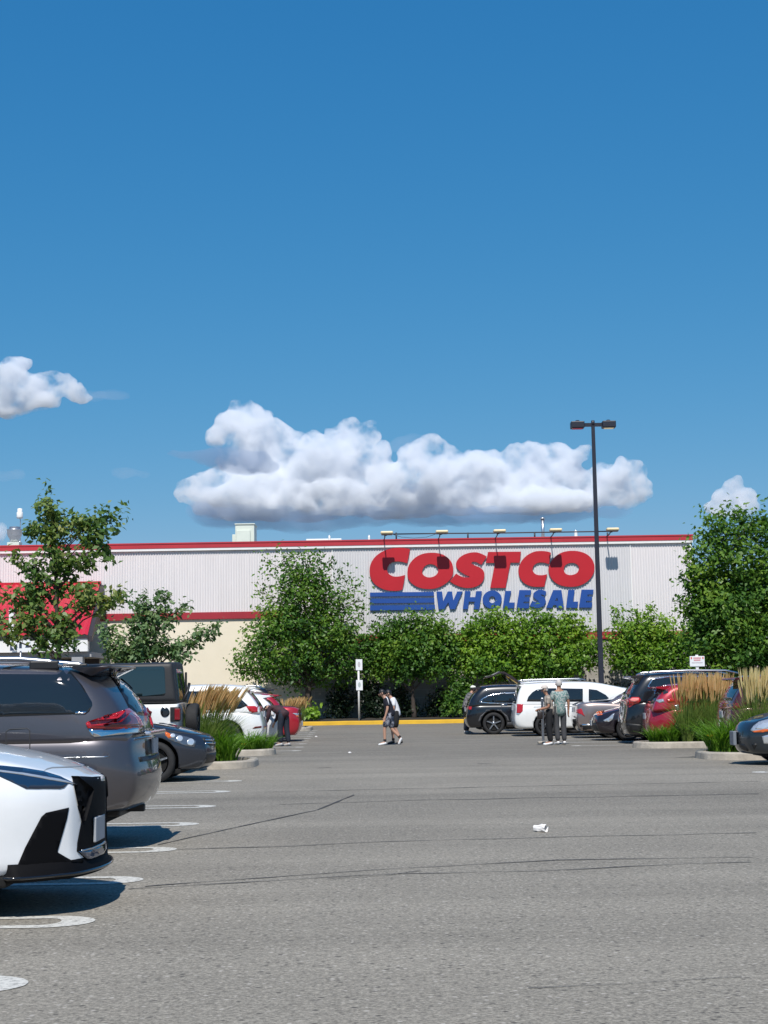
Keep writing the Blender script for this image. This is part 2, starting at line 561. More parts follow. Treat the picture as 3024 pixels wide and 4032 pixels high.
for i in range(nx):
    for j in range(ny):
        bm.faces.new((gr[i][j], gr[i + 1][j], gr[i + 1][j + 1], gr[i][j + 1]))
tag(from_bm('planting_bed', bm, M_SOIL, smooth=True), kind='structure')
# ================================================================ warehouse
def clad_mat(name, base):
    m, nt, b, out = new_mat(name)
    N = nt.nodes.new; Lk = nt.links.new
    tc = N('ShaderNodeTexCoord')
    mp = N('ShaderNodeMapping'); mp.inputs['Scale'].default_value = (1.6, 1, 0.12)
    Lk(tc.outputs['Object'], mp.inputs['Vector'])
    n = N('ShaderNodeTexNoise'); n.inputs['Scale'].default_value = 2.2; n.inputs['Detail'].default_value = 6; n.inputs['Roughness'].default_value = 0.65
    Lk(mp.outputs[0], n.inputs['Vector'])
    r = N('ShaderNodeMapRange'); r.inputs['From Min'].default_value = 0.3; r.inputs['From Max'].default_value = 0.7
    r.inputs['To Min'].default_value = 0.95; r.inputs['To Max'].default_value = 1.025
    Lk(n.outputs['Fac'], r.inputs['Value'])
    sc = N('ShaderNodeVectorMath'); sc.operation = 'SCALE'; sc.inputs[0].default_value = base
    Lk(r.outputs[0], sc.inputs['Scale']); Lk(sc.outputs[0], b.inputs['Base Color'])
    b.inputs['Roughness'].default_value = 0.5
    return m
M_CLAD = clad_mat('white_cladding', (0.72, 0.68, 0.68))
M_CLAD2 = clad_mat('weathered_cladding', (0.63, 0.615, 0.625))
M_RED = mat('red_trim', (0.46, 0.032, 0.045), 0.45, var=0.08, vscale=0.7)
M_REDB = mat('red_band', (0.36, 0.022, 0.034), 0.5, var=0.1, vscale=0.6)
M_REDROOF = mat('red_metal_roof', (0.50, 0.012, 0.03), 0.35, var=0.06, vscale=1.0)
M_WHITE = mat('white_trim', (0.8, 0.79, 0.77), 0.5, var=0.04)
M_CREAM = mat('cream_render', (0.80, 0.715, 0.56), 0.85, var=0.05, vscale=0.5, bump=0.15, bscale=20)
M_ROOF = mat('grey_roof', (0.3, 0.3, 0.3), 0.9)
M_DARKFASC = mat('dark_fascia', (0.03, 0.025, 0.03), 0.6)
M_GREYWALL = mat('grey_wall', (0.33, 0.33, 0.34), 0.85, var=0.06)

def block_mat():
    m, nt, b, out = new_mat('concrete_block')
    N = nt.nodes.new; Lk = nt.links.new
    tc = N('ShaderNodeTexCoord')
    mp = N('ShaderNodeMapping'); mp.inputs['Rotation'].default_value = (R(90), 0, 0)
    Lk(tc.outputs['Object'], mp.inputs['Vector'])
    br = N('ShaderNodeTexBrick')
    br.inputs['Color1'].default_value = (0.36, 0.34, 0.30, 1); br.inputs['Color2'].default_value = (0.32, 0.30, 0.27, 1)
    br.inputs['Mortar'].default_value = (0.45, 0.43, 0.40, 1)
    br.inputs['Scale'].default_value = 1.0; br.inputs['Mortar Size'].default_value = 0.012
    br.inputs['Brick Width'].default_value = 0.8; br.inputs['Row Height'].default_value = 0.4
    Lk(mp.outputs[0], br.inputs['Vector']); Lk(br.outputs['Color'], b.inputs['Base Color'])
    b.inputs['Roughness'].default_value = 0.9
    return m
M_BLOCK = block_mat()

Z_TOP = 9.13
XL, XR = -34.0, P(2712, 2110, YW).x
bld = empty('warehouse_building', (0, YW, 0))
tag(bld, 'long white corrugated warehouse with red roof trim and cream lower wall behind the trees', 'building')
def L_(x, y, z): return Vector((x, y - YW, z))
# core
bm = bmesh.new()
box(bm, XL, XR - 0.02, 0.12, 26.0, 0.0, 8.9)
o = from_bm('wall', bm, M_CREAM, bld)
# lower walls: cream render (left) and concrete block (right, behind the trees)
XS = P(1180, 2500, YW).x
bm = bmesh.new(); box(bm, XL, XS, 0.0, 0.118, 0.0, 5.27); from_bm('lower_wall', bm, M_CREAM, bld)
bm = bmesh.new(); box(bm, XS + 0.003, XR, 0.0, 0.118, 0.0, 3.98); from_bm('block_wall', bm, M_BLOCK, bld)
# cladding
def cladding(x0, x1, z0, z1, m, yoff=0.0, pitch=0.13, amp=0.03, closed_end=False):
    bm = bmesh.new()
    n = int((x1 - x0) / pitch)
    prof = ((0.0, 0.0), (0.52, 0.0), (0.62, 1.0), (0.90, 1.0))
    cols = []
    for i in range(n):
        for f, d in prof:
            x = x0 + (x1 - x0) * (i + f) / n
            cols.append((x, -0.03 - d * amp + yoff))
    cols.append((x1, -0.03 + yoff))
    A = [bm.verts.new((x, y, z0)) for x, y in cols]
    B = [bm.verts.new((x, y, z1)) for x, y in cols]
    for i in range(len(A) - 1):
        bm.faces.new((A[i], A[i + 1], B[i + 1], B[i]))
    return from_bm('cladding', bm, m, bld)
XA, XB, XC = P(1107, 2300, YW).x, P(1310, 2300, YW).x, P(2484, 2250, YW).x
cladding(XL, XA, 5.62, 8.72, M_CLAD)
cladding(XA + 0.01, XB, 4.33, 8.72, M_CLAD, yoff=-0.004)
cladding(XB + 0.01, XC, 4.33, 8.72, M_CLAD2, yoff=-0.018)
cladding(XC + 0.01, XR, 4.33, 8.72, M_CLAD, yoff=-0.004)
# seams
for x in (XA, XB, XC):
    bm = bmesh.new(); box(bm, x - 0.02, x + 0.02, -0.105, -0.03, 4.4 if x > XA else 5.65, 8.7); from_bm('seam_trim', bm, M_WHITE, bld)
# corner trim
bm = bmesh.new(); box(bm, XR, XR + 0.12, -0.12, 0.25, 3.99, 8.72); from_bm('corner_trim', bm, M_WHITE, bld)
# side wall seen past the corner
bm = bmesh.new(); box(bm, XR - 0.015, XR + 0.0, 0.26, 26, 0.0, 8.72); from_bm('side_wall', bm, M_CLAD2, bld)
# mid bands
bm = bmesh.new(); box(bm, XL, XS, -0.10, 0.0, 5.275, 5.615); from_bm('red_band', bm, M_REDB, bld)
bm = bmesh.new(); box(bm, XS + 0.003, XR, -0.10, 0.0, 3.985, 4.325); from_bm('red_band', bm, M_REDB, bld)
# roof edge: white drip trim under a red coping with a thin upper lip
bm = bmesh.new(); box(bm, XL, XR + 0.15, -0.17, 0.1, 8.722, 8.845); from_bm('drip_trim', bm, M_WHITE, bld)
bm = bmesh.new()
box(bm, XL, XR + 0.17, -0.19, 0.3, 8.848, 9.06)
box(bm, XL, XR + 0.19, -0.215, 0.34, 9.062, 9.13)
o = from_bm('roof_coping', bm, M_RED, bld)
bm = bmesh.new(); box(bm, XL, XR - 0.03, 0.345, 25.9, 8.902, 8.98); from_bm('roof', bm, M_ROOF, bld)

# ---------------------------------------------------------------- entrance canopy with the red metal roof
ent = empty('entrance_canopy', (0, YW, 0))
tag(ent, 'sloping red metal roofed entrance canopy at the left end of the warehouse', 'canopy')
YF = 71.0
x1t = P(393, 2298, YW - 0.25).x; zt = P(393, 2298, YW - 0.25).z
x1b = P(345, 2500, YF).x; zb = P(345, 2500, YF).z
bm = bmesh.new()
xl = -27.0
n = 44
top, bot = [], []
for i in range(n * 2 + 1):
    t = i / (n * 2)
    rib = 0.05 if i % 2 else 0.0
    top.append(bm.verts.new((xl + (x1t - xl) * t, -0.25, zt + rib)))
    bot.append(bm.verts.new((xl + (x1b - xl) * t, YF - YW, zb + rib)))
for i in range(n * 2):
    f = bm.faces.new((bot[i], bot[i + 1], top[i + 1], top[i]))
from_bm('red_roof', bm, M_REDROOF, ent)
bm = bmesh.new()
box(bm, xl, x1t + 0.05, -0.30, -0.12, zt - 0.02, zt + 0.62 - 0.5)
from_bm('ridge_flashing', bm, M_REDROOF, ent)
# gable end and dark fascia
bm = bmesh.new()
prism(bm, [(-0.2, zt - 0.06), (YF - YW, zb - 0.05), (YF - YW, zb - 0.3), (-0.2, zt - 1.35)], lambda a, b, d: Vector((x1b + (x1t - x1b) * ((a - (YF - YW)) / (-0.25 - (YF - YW))) + d, a, b)), 0.0, 0.2)
fix(bm); from_bm('gable_fascia', bm, M_DARKFASC, ent)
bm = bmesh.new(); box(bm, xl, x1b + 0.03, YF - YW - 0.02, YF - YW + 0.1, zb - 0.16, zb - 0.02); from_bm('gutter', bm, M_DARKFASC, ent)
bm = bmesh.new(); box(bm, xl, x1b + 0.0, YF - YW + 0.03, YF - YW + 0.4, zb - 0.75, zb - 0.165); from_bm('soffit_board', bm, M_WHITE, ent)
bm = bmesh.new(); box(bm, xl, x1b + 0.1, YF - YW + 0.41, -0.4, zb - 1.0, zb - 0.77); from_bm('ceiling', bm, M_GREYWALL, ent)
for x in (x1b - 0.5, x1b - 6.0, x1b - 11.0):
    bm = bmesh.new(); box(bm, x - 0.25, x + 0.25, YF - YW + 0.1, YF - YW + 0.6, 0, zb - 1.0); from_bm('column', bm, M_GREYWALL, ent)
bm = bmesh.new(); box(bm, xl, x1b - 0.2, -2.0, -1.8, 0, zb - 1.0); from_bm('back_wall', bm, M_DARKFASC, ent)
# slim white pillar between two roof panels
px_ = P(49, 2460, YF - 0.3)
bm = bmesh.new(); box(bm, px_.x - 0.11, px_.x + 0.11, -0.35 + YF - YW - 0.2, YF - YW - 0.03, zb - 0.15, P(49, 2405, YF).z); from_bm('roof_upright', bm, M_WHITE, ent)

# small signs hanging under the canopy edge
M_SIGNW = mat('sign_white', (0.78, 0.79, 0.80), 0.5, var=0.03)
M_SIGNBLUE = mat('sign_navy', (0.03, 0.05, 0.10), 0.5)
a, b_ = P(39, 2520, 60), P(121, 2563, 60)
sg = empty('bay_sign', (a.x, 60, 0)); tag(sg, 'white board with navy shapes in front of the red entrance canopy, beside the twiggy maple', 'sign')
bm = bmesh.new(); box(bm, 0, b_.x - a.x, -0.02, 0.02, b_.z, a.z); from_bm('board', bm, M_SIGNW, sg)
w_, h_ = b_.x - a.x, a.z - b_.z
for poly in ([(0.02, 0.05), (0.25, 0.05), (0.02, 0.55)], [(0.30, 0.1), (0.36, 0.1), (0.36, 0.62), (0.30, 0.62)], [(0.45, 0.25), (0.58, 0.25), (0.58, 0.7), (0.45, 0.7)], [(0.74, 0.3), (0.97, 0.3), (0.82, 0.75)]):
    bm = bmesh.new(); prism(bm, [(x * w_, b_.z + z * h_) for x, z in poly], lambda p, q, d: Vector((p, d, q)), -0.026, -0.021)
    fix(bm); from_bm('navy_shape', bm, M_SIGNBLUE, sg)
bm = bmesh.new(); tube(bm, [(w_ * 0.5, 0.06, 0), (w_ * 0.5, 0.06, a.z)], 0.035, 8); from_bm('post', bm, M_SATIN, sg, True)

# ---------------------------------------------------------------- store sign letters
M_SRED = mat('sign_red', (0.47, 0.008, 0.018), 0.5, var=0.05, vscale=0.8)
M_SBLUE = mat('sign_blue', (0.010, 0.066, 0.30), 0.5, var=0.05, vscale=0.8)
A_ = lambda *p: [(1440 + x / 3.607, 2060 + y / 3.607) for x, y in p]
B_ = lambda *p: [(1880 + x / 2.9625, 2060 + y / 2.9625) for x, y in p]
def ell(cx, cy, rx, ry, n=28, tilt=0.0):
    return [(cx + rx * math.cos(t) * math.cos(tilt) - ry * math.sin(t) * math.sin(tilt), cy + rx * math.cos(t) * math.sin(tilt) + ry * math.sin(t) * math.cos(tilt)) for t in [2 * math.pi * k / n for k in range(n)]]
def round_poly(pts, n=2, keep=50):
    """round the gentle bends of an outline, keep its sharp corners"""
    for _ in range(n):
        out = []
        m = len(pts)
        for i in range(m):
            p0, p1, p2 = Vector(pts[i - 1]), Vector(pts[i]), Vector(pts[(i + 1) % m])
            a, b = p1 - p0, p2 - p1
            ang = math.degrees(a.angle(b)) if a.length > 1e-6 and b.length > 1e-6 else 0
            if ang > keep: out.append(tuple(p1))
            else:
                out.append(tuple(p1.lerp(p0, 0.25))); out.append(tuple(p1.lerp(p2, 0.25)))
        pts = out
    return pts
RED_LETTERS = [
  (A_((630,370),(600,360),(500,345),(400,350),(300,375),(200,420),(120,490),(70,570),(52,660),(60,750),(100,840),(170,900),(250,940),(340,960),(450,962),(520,945),(540,850),(558,735),(500,752),(430,762),(370,750),(320,715),(303,680),(310,620),(340,575),(390,548),(450,540),(530,550),(590,570),(610,470)), None),
  (A_((600,620),(640,550),(710,480),(800,435),(900,418),(1000,420),(1090,440),(1170,490),(1225,560),(1245,640),(1240,720),(1210,790),(1150,850),(1060,905),(960,935),(850,935),(750,915),(670,870),(610,810),(588,730)),
   A_((800,690),(815,640),(850,600),(900,580),(950,582),(1000,605),(1030,650),(1030,690),(1005,735),(950,765),(890,772),(840,755),(808,725))),
  ([(1916.5,2191),(1900,2182),(1880.8,2175),(1861.4,2174.2),(1836.4,2179.2),(1814.3,2190.3),(1799,2206.9),(1794.3,2223.6),(1800.4,2240),(1814.3,2252.7),(1833.7,2263.8),(1849,2269.3),(1847.5,2273.5),(1828,2274),(1808.7,2266.5),(1796,2258.2),(1771,2288.7),(1786.5,2299.8),(1811.5,2310.9),(1839.2,2316.4),(1867,2312.8),(1890,2302.5),(1903.6,2286),(1908.7,2262.5),(1903.6,2245.6),(1890,2233.8),(1872.5,2227.7),(1855.9,2219.4),(1858.6,2212.5),(1872.5,2211),(1896,2223.7)], None),
  (B_((125,335),(508,332),(490,460),(385,460),(328,755),(150,755),(205,463),(98,463)), None),
  (B_((858,345),(820,330),(740,322),(660,330),(580,370),(520,430),(485,500),(475,560),(490,630),(530,690),(600,730),(680,745),(780,740),(812,595),(760,608),(700,605),(660,585),(640,545),(650,500),(690,465),(740,455),(790,462),(835,478)), None),
  (B_((830,520),(850,460),(900,390),(980,340),(1080,320),(1180,325),(1270,355),(1335,410),(1368,490),(1365,560),(1330,635),(1260,700),(1170,738),(1060,745),(960,725),(890,680),(845,620),(828,560)),
   B_((1005,545),(1015,500),(1050,470),(1100,460),(1150,470),(1185,505),(1185,545),(1160,585),(1110,605),(1060,605),(1020,585))),
]
BLUE_LETTERS = [
  (A_((1005,970),(1085,970),(1102,1105),(1165,970),(1225,970),(1246,1095),(1300,970),(1375,968),(1270,1222),(1200,1222),(1172,1122),(1112,1222),(1035,1222)), None),
  (A_((1410,965),(1490,965),(1475,1050),(1555,1050),(1570,965),(1650,965),(1610,1222),(1530,1222),(1548,1115),(1465,1115),(1450,1222),(1380,1222)), None),
  (B_(*ell(172, 890, 112, 106, 28, -0.2)), B_(*ell(172, 892, 38, 40, 18))),
  (B_((325,790),(393,790),(365,925),(435,925),(425,992),(295,992)), None),
  (B_((490,780),(628,780),(618,838),(555,838),(550,865),(612,865),(605,915),(540,915),(536,935),(607,935),(598,993),(455,993)), None),
  (B_((805,800),(760,775),(700,778),(655,815),(650,860),(680,890),(715,910),(705,925),(660,915),(640,905),(610,965),(650,985),(720,990),(775,965),(800,915),(785,870),(745,845),(735,832),(770,835),(785,850)), None),
  (B_((885,780),(980,780),(1010,987),(925,987),(920,955),(885,955),(872,987),(803,987)), B_((930,868),(941,905),(903,905))),
  (B_((1060,778),(1135,778),(1115,915),(1175,915),(1165,987),(1035,987)), None),
  (B_((1215,775),(1355,775),(1345,832),(1285,832),(1280,857),(1340,857),(1330,907),(1270,907),(1265,925),(1340,925),(1330,985),(1185,985)), None),
]
STRIPES = [A_((60,985),(968,975),(970,1032),(60,1042)), A_((60,1073),(974,1063),(978,1128),(60,1138)), A_((60,1170),(982,1160),(988,1228),(60,1240))]
sgn = empty('store_sign', (P(1900, 2280, YW - 0.25).x, YW - 0.1, 6.3))
tag(sgn, 'big red and blue store sign with three blue stripes mounted on the white cladding', 'sign')
YS0, YS1 = YW - 0.165, YW - 0.085
def letter(outer, hole, m, name, rnd):
    if rnd: outer = round_poly(outer, 2, 38)
    if hole and len(hole) > 4: hole = round_poly(hole, 1, 80)
    off = Vector(sgn.location)
    bm = bmesh.new()
    loops = [outer] + ([hole] if hole else [])
    allv, edges = [], []
    for lp in loops:
        vs = [bm.verts.new(P(x, y, YS0) - off) for x, y in lp]
        for i in range(len(vs)): edges.append(bm.edges.new((vs[i], vs[(i + 1) % len(vs)])))
        allv.append(vs)
    bmesh.ops.triangle_fill(bm, use_beauty=True, use_dissolve=False, edges=edges)
    back = []
    for lp, vs in zip(loops, allv):
        bv = [bm.verts.new(v.co + Vector((0, YS1 - YS0, 0))) for v in vs]
        for i in range(len(vs)):
            j = (i + 1) % len(vs)
            bm.faces.new((vs[i], vs[j], bv[j], bv[i]))
    fix(bm)
    return from_bm(name, bm, m, sgn)
for o_, h_ in RED_LETTERS: letter(o_, h_, M_SRED, 'red_letter', len(o_) > 9)
for i, (o_, h_) in enumerate(BLUE_LETTERS): letter(o_, h_, M_SBLUE, 'blue_letter', i in (2, 5))
for s_ in STRIPES: letter(s_, None, M_SBLUE, 'blue_stripe', False)

# ---------------------------------------------------------------- sign floodlights on arms over the parapet
M_CREAMLAMP = mat('cream_lamp_housing', (0.80, 0.66, 0.40), 0.45, var=0.05)
M_LAMPDARK = mat('lamp_underside', (0.05, 0.045, 0.04), 0.5)
M_POLE = mat('dark_navy_steel', (0.016, 0.018, 0.03), 0.45, var=0.1)
REACH = 1.15
YLAMP = YW - 0.06 - REACH
spots = [(1523, 2100), (1740, 2096), (1967, 2093), (2188, 2089), (2412, 2086.5)]
words5 = ['leftmost, above the big first red letter', 'above the second red letter', 'middle one of the five', 'fourth, above the last two red letters', 'rightmost, beyond the lamp post']
for (px, py), w_ in zip(spots, words5):
    c = P(px, py, YLAMP)
    o = empty('sign_floodlight', (c.x, c.y, c.z))
    tag(o, 'cream floodlight on a thin arm, ' + w_, 'floodlight', 'floodlights along the roof edge')
    bm = bmesh.new()
    rbox(bm, -0.31, 0.31, -0.20, 0.20, -0.035, 0.10, 0.055, seg=3)
    from_bm('housing', bm, M_CREAMLAMP, o, False)
    bm = bmesh.new()
    rbox(bm, -0.27, 0.27, -0.17, 0.17, -0.085, -0.036, 0.012)
    from_bm('lens', bm, M_LAMPDARK, o, False)
    bm = bmesh.new()
    tube(bm, [(-0.10, 0.12, -0.07), (-0.1, 0.3, -0.16), (-0.14, REACH - 0.2, -0.22), (-0.22, REACH + 0.3, -0.2)], 0.028, 6)
    tube(bm, [(-0.02, 0.02, -0.06), (-0.1, 0.12, -0.07)], 0.06, 8)
    from_bm('arm', bm, M_POLE, o, True)
    bm = bmesh.new(); tube(bm, [(-0.14, REACH - 0.1, -0.22), (-0.14, REACH + 0.26, -0.45)], 0.03, 6); from_bm('brace', bm, M_POLE, o, True)
rail = empty('conduit_rail', (P(1545, 2103, YW - 0.5).x, YW + 0.1, 9.3)); tag(rail, 'thin dark conduit rail linking the floodlights above the red roof edge', 'rail')
off = Vector(rail.location)
bm = bmesh.new()
tube(bm, [P(x, y, YW + 0.1) - off for x, y in ((1545, 2103), (1720, 2100.5), (1945, 2099), (2165, 2095.5), (2340, 2093), (2392, 2092))], 0.035, 6)
from_bm('pipe', bm, M_POLE, rail, True)
for px in (1560, 1842, 2105, 2392):
    bm = bmesh.new(); p = P(px, 2097, YW + 0.1) - off; tube(bm, [p, (p.x, p.y, 9.0 - off.z)], 0.045, 6); from_bm('post', bm, M_POLE, rail, True)
bm = bmesh.new()
tube(bm, [P(x, y, YW + 0.1) - off for x, y in ((1550, 2105), (1580, 2115), (1630, 2118.5), (1680, 2115), (1715, 2103))], 0.012, 5)
from_bm('cable', bm, M_POLE, rail, True)

# ---------------------------------------------------------------- roof equipment
M_GALV = mat('galvanised', (0.55, 0.57, 0.60), 0.32, metal=0.85, var=0.12, vscale=5)
M_HVAC = mat('hvac_paint', (0.62, 0.66, 0.58), 0.6, var=0.06, vscale=2)
M_VENT = mat('white_vent', (0.75, 0.75, 0.73), 0.5, var=0.05)
YR = YW + 6
def pxm(Y): return Y / F
base = P(57, 2150, YR); s = pxm(YR)
fan = empty('roof_exhaust_fan', (base.x, YR, 8.98)); tag(fan, 'round galvanised exhaust fan on the roof behind the left maple', 'roof fan')
zb_ = base.z - 8.98
bm = bmesh.new()
zz = lambda py: P(57, py, YR).z - 8.98
lathe(bm, [(0.0, zz(2075)), (21*s, zz(2075)), (22*s, zz(2083)), (31*s, zz(2085)), (31*s, zz(2088)), (29*s, zz(2090)), (29*s, zz(2105)), (24*s, zz(2116)), (19*s, zz(2122)), (18*s, zz(2134)), (0, zz(2136))], 28)
from_bm('housing', bm, M_GALV, fan, True)
bm = bmesh.new(); rbox(bm, -24*s, 24*s, -24*s, 24*s, 0, zz(2137), 0.02); from_bm('kerb_base', bm, M_HVAC, fan)
bm = bmesh.new(); tube(bm, [(20*s, -20*s, zz(2130)), (35*s, -20*s, zz(2143))], 2.2*s, 6); from_bm('hinge_bracket', bm, M_GALV, fan, True)
c = P(78, 2022, YR + 1)
bc = empty('roof_antenna', (c.x, YR + 1, 8.98)); tag(bc, 'white canister antenna on a thin mast above the exhaust fan', 'antenna')
bm = bmesh.new()
za = lambda py: P(78, py, YR + 1).z - 8.98
lathe(bm, [(0, za(2041)), (12*s, za(2041)), (12.5*s, za(2035)), (12.5*s, za(2018)), (9.5*s, za(2015)), (9.5*s, za(2003)), (0, za(2001))], 18); from_bm('canister', bm, M_VENT, bc, True)
bm = bmesh.new(); tube(bm, [(3*s, 0, 0), (3*s, 0, za(2048)), (0, 0, za(2040))], 2.0*s, 6); from_bm('mast', bm, M_GALV, bc, True)
# rooftop air unit
a, b2 = P(924, 2066, YR), P(1004, 2128, YR)
hv = empty('rooftop_air_unit', ((a.x + b2.x) / 2, YR, 8.98)); tag(hv, 'pale green boxy air handling unit standing on the roof edge', 'air unit')
w2 = (b2.x - a.x) / 2; h2 = a.z - 8.98
bm = bmesh.new(); rbox(bm, -w2 * 0.95, w2 * 0.93, 0, 1.6, 0.06, h2, 0.02); from_bm('cabinet', bm, M_HVAC, hv)
bm = bmesh.new(); rbox(bm, -w2 * 0.82, w2 * 0.55, -0.12, -0.002, 0.38 * h2, h2 * 0.82, 0.03); rbox(bm, -w2, w2, -0.05, 1.65, h2 + 0.003, h2 + 0.06, 0.01); from_bm('hood', bm, M_HVAC, hv)
bm = bmesh.new(); box(bm, -w2 * 0.8, w2 * 0.5, -0.05, -0.003, 0.16 * h2, 0.3 * h2); from_bm('louvre', bm, M_BLACK, hv)
bm = bmesh.new(); rbox(bm, -w2 - 0.16, -w2 * 0.95 - 0.003, 0.2, 0.7, 0.1, h2 * 0.7, 0.02); from_bm('side_duct', bm, M_HVAC, hv)
for px, pt, pb, rr, lab in ((1297, 2110, 2126, 7, 'short white roof vent right of the air unit'), (1453, 2109, 2124, 7, 'short white roof vent left of the first floodlight'), (2267, 2090, 2118, 10, 'white cone shaped roof vent between the fourth floodlight and the lamp post')):
    t = P(px, pt, YW + 2); 
    o = empty('roof_vent', (t.x, YW + 2, 8.98)); tag(o, lab, 'roof vent', 'white vents along the roof edge')
    bm = bmesh.new(); hh = t.z - 8.98; r_ = rr * pxm(YW + 2)
    lathe(bm, [(0, hh), (r_ * 0.5, hh), (r_ * 0.62, hh * 0.8), (r_ * 0.7, hh * 0.5), (r_ * 1.3, hh * 0.22), (r_ * 1.4, 0)], 16)
    from_bm('cowl', bm, M_VENT, o, True)
    bm = bmesh.new(); lathe(bm, [(0, hh + 0.05), (r_ * 0.3, hh + 0.04), (r_ * 0.35, hh + 0.001)], 12); from_bm('cap', bm, M_GALV, o, True)
t = P(2136, 2044, YW + 3)
o = empty('flue_pipe', (t.x, YW + 3, 8.98)); tag(o, 'tall thin metal flue pipe on the roof above the sign', 'flue')
bm = bmesh.new(); tube(bm, [(0, 0, 0), (0, 0, t.z - 8.98)], 0.09, 10); from_bm('pipe', bm, M_GALV, o, True)
bm = bmesh.new(); hh = t.z - 8.98; lathe(bm, [(0.0, hh + 0.12), (0.14, hh + 0.06), (0.14, hh + 0.002), (0.0, hh + 0.002)], 12); from_bm('rain_cap', bm, M_GALV, o, True)
bm = bmesh.new(); c0, c1 = P(1205, 2122, YW + 4), P(1345, 2120, YW + 4)
rbox(bm, 0, c1.x - c0.x, 0, 0.8, 0, c0.z - 8.98, 0.03)
o = from_bm('roof_skylight', bm, M_VENT); o.location = (c0.x, YW + 4, 8.98); tag(o, 'low white skylight kerb barely showing over the red roof edge', 'skylight')

# ---------------------------------------------------------------- lamp post, sign posts
YP = 61.0
b0 = P(2368, 2700, YP); t0 = P(2343, 1660, YP)
lp = empty('lamp_post', (b0.x, YP, 0)); tag(lp, 'tall dark parking lot lamp post with two box heads', 'lamp post')
ht = t0.z
lean = 0.0
bm = bmesh.new(); rbox(bm, -0.105, 0.105, -0.105, 0.105, 0.85, ht - 0.02, 0.02)
for v_ in bm.verts:
    k = 1 - 0.38 * (v_.co.z / ht); v_.co.x *= k; v_.co.y *= k
from_bm('pole', bm, M_POLE, lp)
bm = bmesh.new(); lathe(bm, [(0.0, 0.845), (0.28, 0.845), (0.3, 0.82), (0.3, 0.0)], 20); from_bm('concrete_base', bm, M_CONC, lp, True)
bm = bmesh.new(); lathe(bm, [(0.0, ht + 0.06), (0.07, ht + 0.04), (0.085, ht - 0.15), (0.0, ht - 0.15)], 14); box(bm, -0.4, 0.4, -0.05, 0.05, ht - 0.2, ht - 0.06); from_bm('crossarm', bm, M_POLE, lp)
sp = pxm(YP)
for sgn_ in (-1, 1):
    bm = bmesh.new()
    x0, x1 = (0.36, 0.90)
    M_ = Matrix.Diagonal((sgn_, 1, 1, 1))
    rbox(bm, x0, x1, -0.22, 0.22, ht - 0.27, ht + 0.0, 0.03, M=M_)
    lathe(bm, [(0.0, ht + 0.075), (0.07, ht + 0.06), (0.12, ht + 0.0)], 12, Matrix.Translation((sgn_ * 0.62, 0, 0)))
    fix(bm); hd = from_bm('lamp_head', bm, M_POLE, lp)
    bm = bmesh.new(); rbox(bm, x0 + 0.07, x1 - 0.07, -0.18, 0.18, ht - 0.285, ht - 0.272, 0.004, M=M_); fix(bm); from_bm('lens', bm, M_GLASS, hd)

# white post with two small signs in front of the trees
YG = YK + 0.6
b0, t0 = P(1414, 2824, YG), P(1412.6, 2597, YG)
sp = empty('sign_post', (b0.x, YG, 0.15)); tag(sp, 'slim white post with two small white signs behind the yellow kerb', 'sign post')
bm = bmesh.new(); tube(bm, [(0, 0.03, -0.05), (0, 0.03, t0.z - 0.17)], 0.048, 10); from_bm('post', bm, M_WHITE, sp, True)
M_SGREY = mat('sign_faded_print', (0.50, 0.47, 0.49), 0.6); M_SGREY2 = mat('sign_faded_print_green', (0.40, 0.45, 0.45), 0.6)
for px0, px1, py0, py1, m2 in ((1400.5, 1427, 2596.5, 2639, M_SGREY), (1402, 1428.5, 2678, 2718, M_SGREY2)):
    a, b_ = P(px0, py0, YG), P(px1, py1, YG)
    bm = bmesh.new(); cx_ = (a.x + b_.x) / 2 - b0.x; w_ = (b_.x - a.x) / 2
    rbox(bm, cx_ - w_, cx_ + w_, -0.035, -0.02, b_.z - 0.15, a.z - 0.15, 0.006); pl = from_bm('sign_plate', bm, M_SIGNW, sp)
    bm = bmesh.new(); cz = (a.z + b_.z) / 2 - 0.15
    prism(bm, [(cx_ + w_ * 0.42 * math.cos(t), cz + 0.02 + (a.z - b_.z) * 0.26 * math.sin(t)) for t in [k * math.pi / 8 for k in range(16)]], lambda p, q, d: Vector((p, d, q)), -0.039, -0.0355)
    fix(bm); from_bm('faded_symbol', bm, m2, pl)

# white sign with red print above the dark wagon
YQ = 47.0
a, b_ = P(2715, 2584, YQ), P(2775, 2624, YQ)
ns = empty('notice_sign', ((a.x + b_.x) / 2, YQ, 0)); tag(ns, 'white notice board with faded red print on a post above the black wagon', 'sign')
w_ = (b_.x - a.x) / 2
bm = bmesh.new(); rbox(bm, -w_, w_, -0.02, 0.0, b_.z, a.z, 0.008); bd = from_bm('board', bm, M_SIGNW, ns)
bm = bmesh.new(); rbox(bm, -0.045, 0.045, 0.003, 0.06, 0, a.z + 0.04, 0.01); from_bm('post', bm, M_WHITE, ns)
M_PRED = mat('faded_red_print', (0.62, 0.19, 0.22), 0.6); M_PRED2 = mat('red_print', (0.6, 0.05, 0.04), 0.6); M_PG = mat('grey_print', (0.32, 0.26, 0.32), 0.6)
hh = a.z - b_.z
def bar(bm, x0, x1, z0, z1): box(bm, x0 * w_, x1 * w_, -0.024, -0.0205, b_.z + z0 * hh, b_.z + z1 * hh)
bm = bmesh.new()
for i in range(9): bar(bm, -0.5 + 0.115 * i, -0.5 + 0.115 * i + 0.085, 0.74, 0.88)
for i in range(8): bar(bm, -0.46 + 0.115 * i, -0.46 + 0.115 * i + 0.085, 0.54, 0.68)
from_bm('red_lettering', bm, M_PRED, bd)
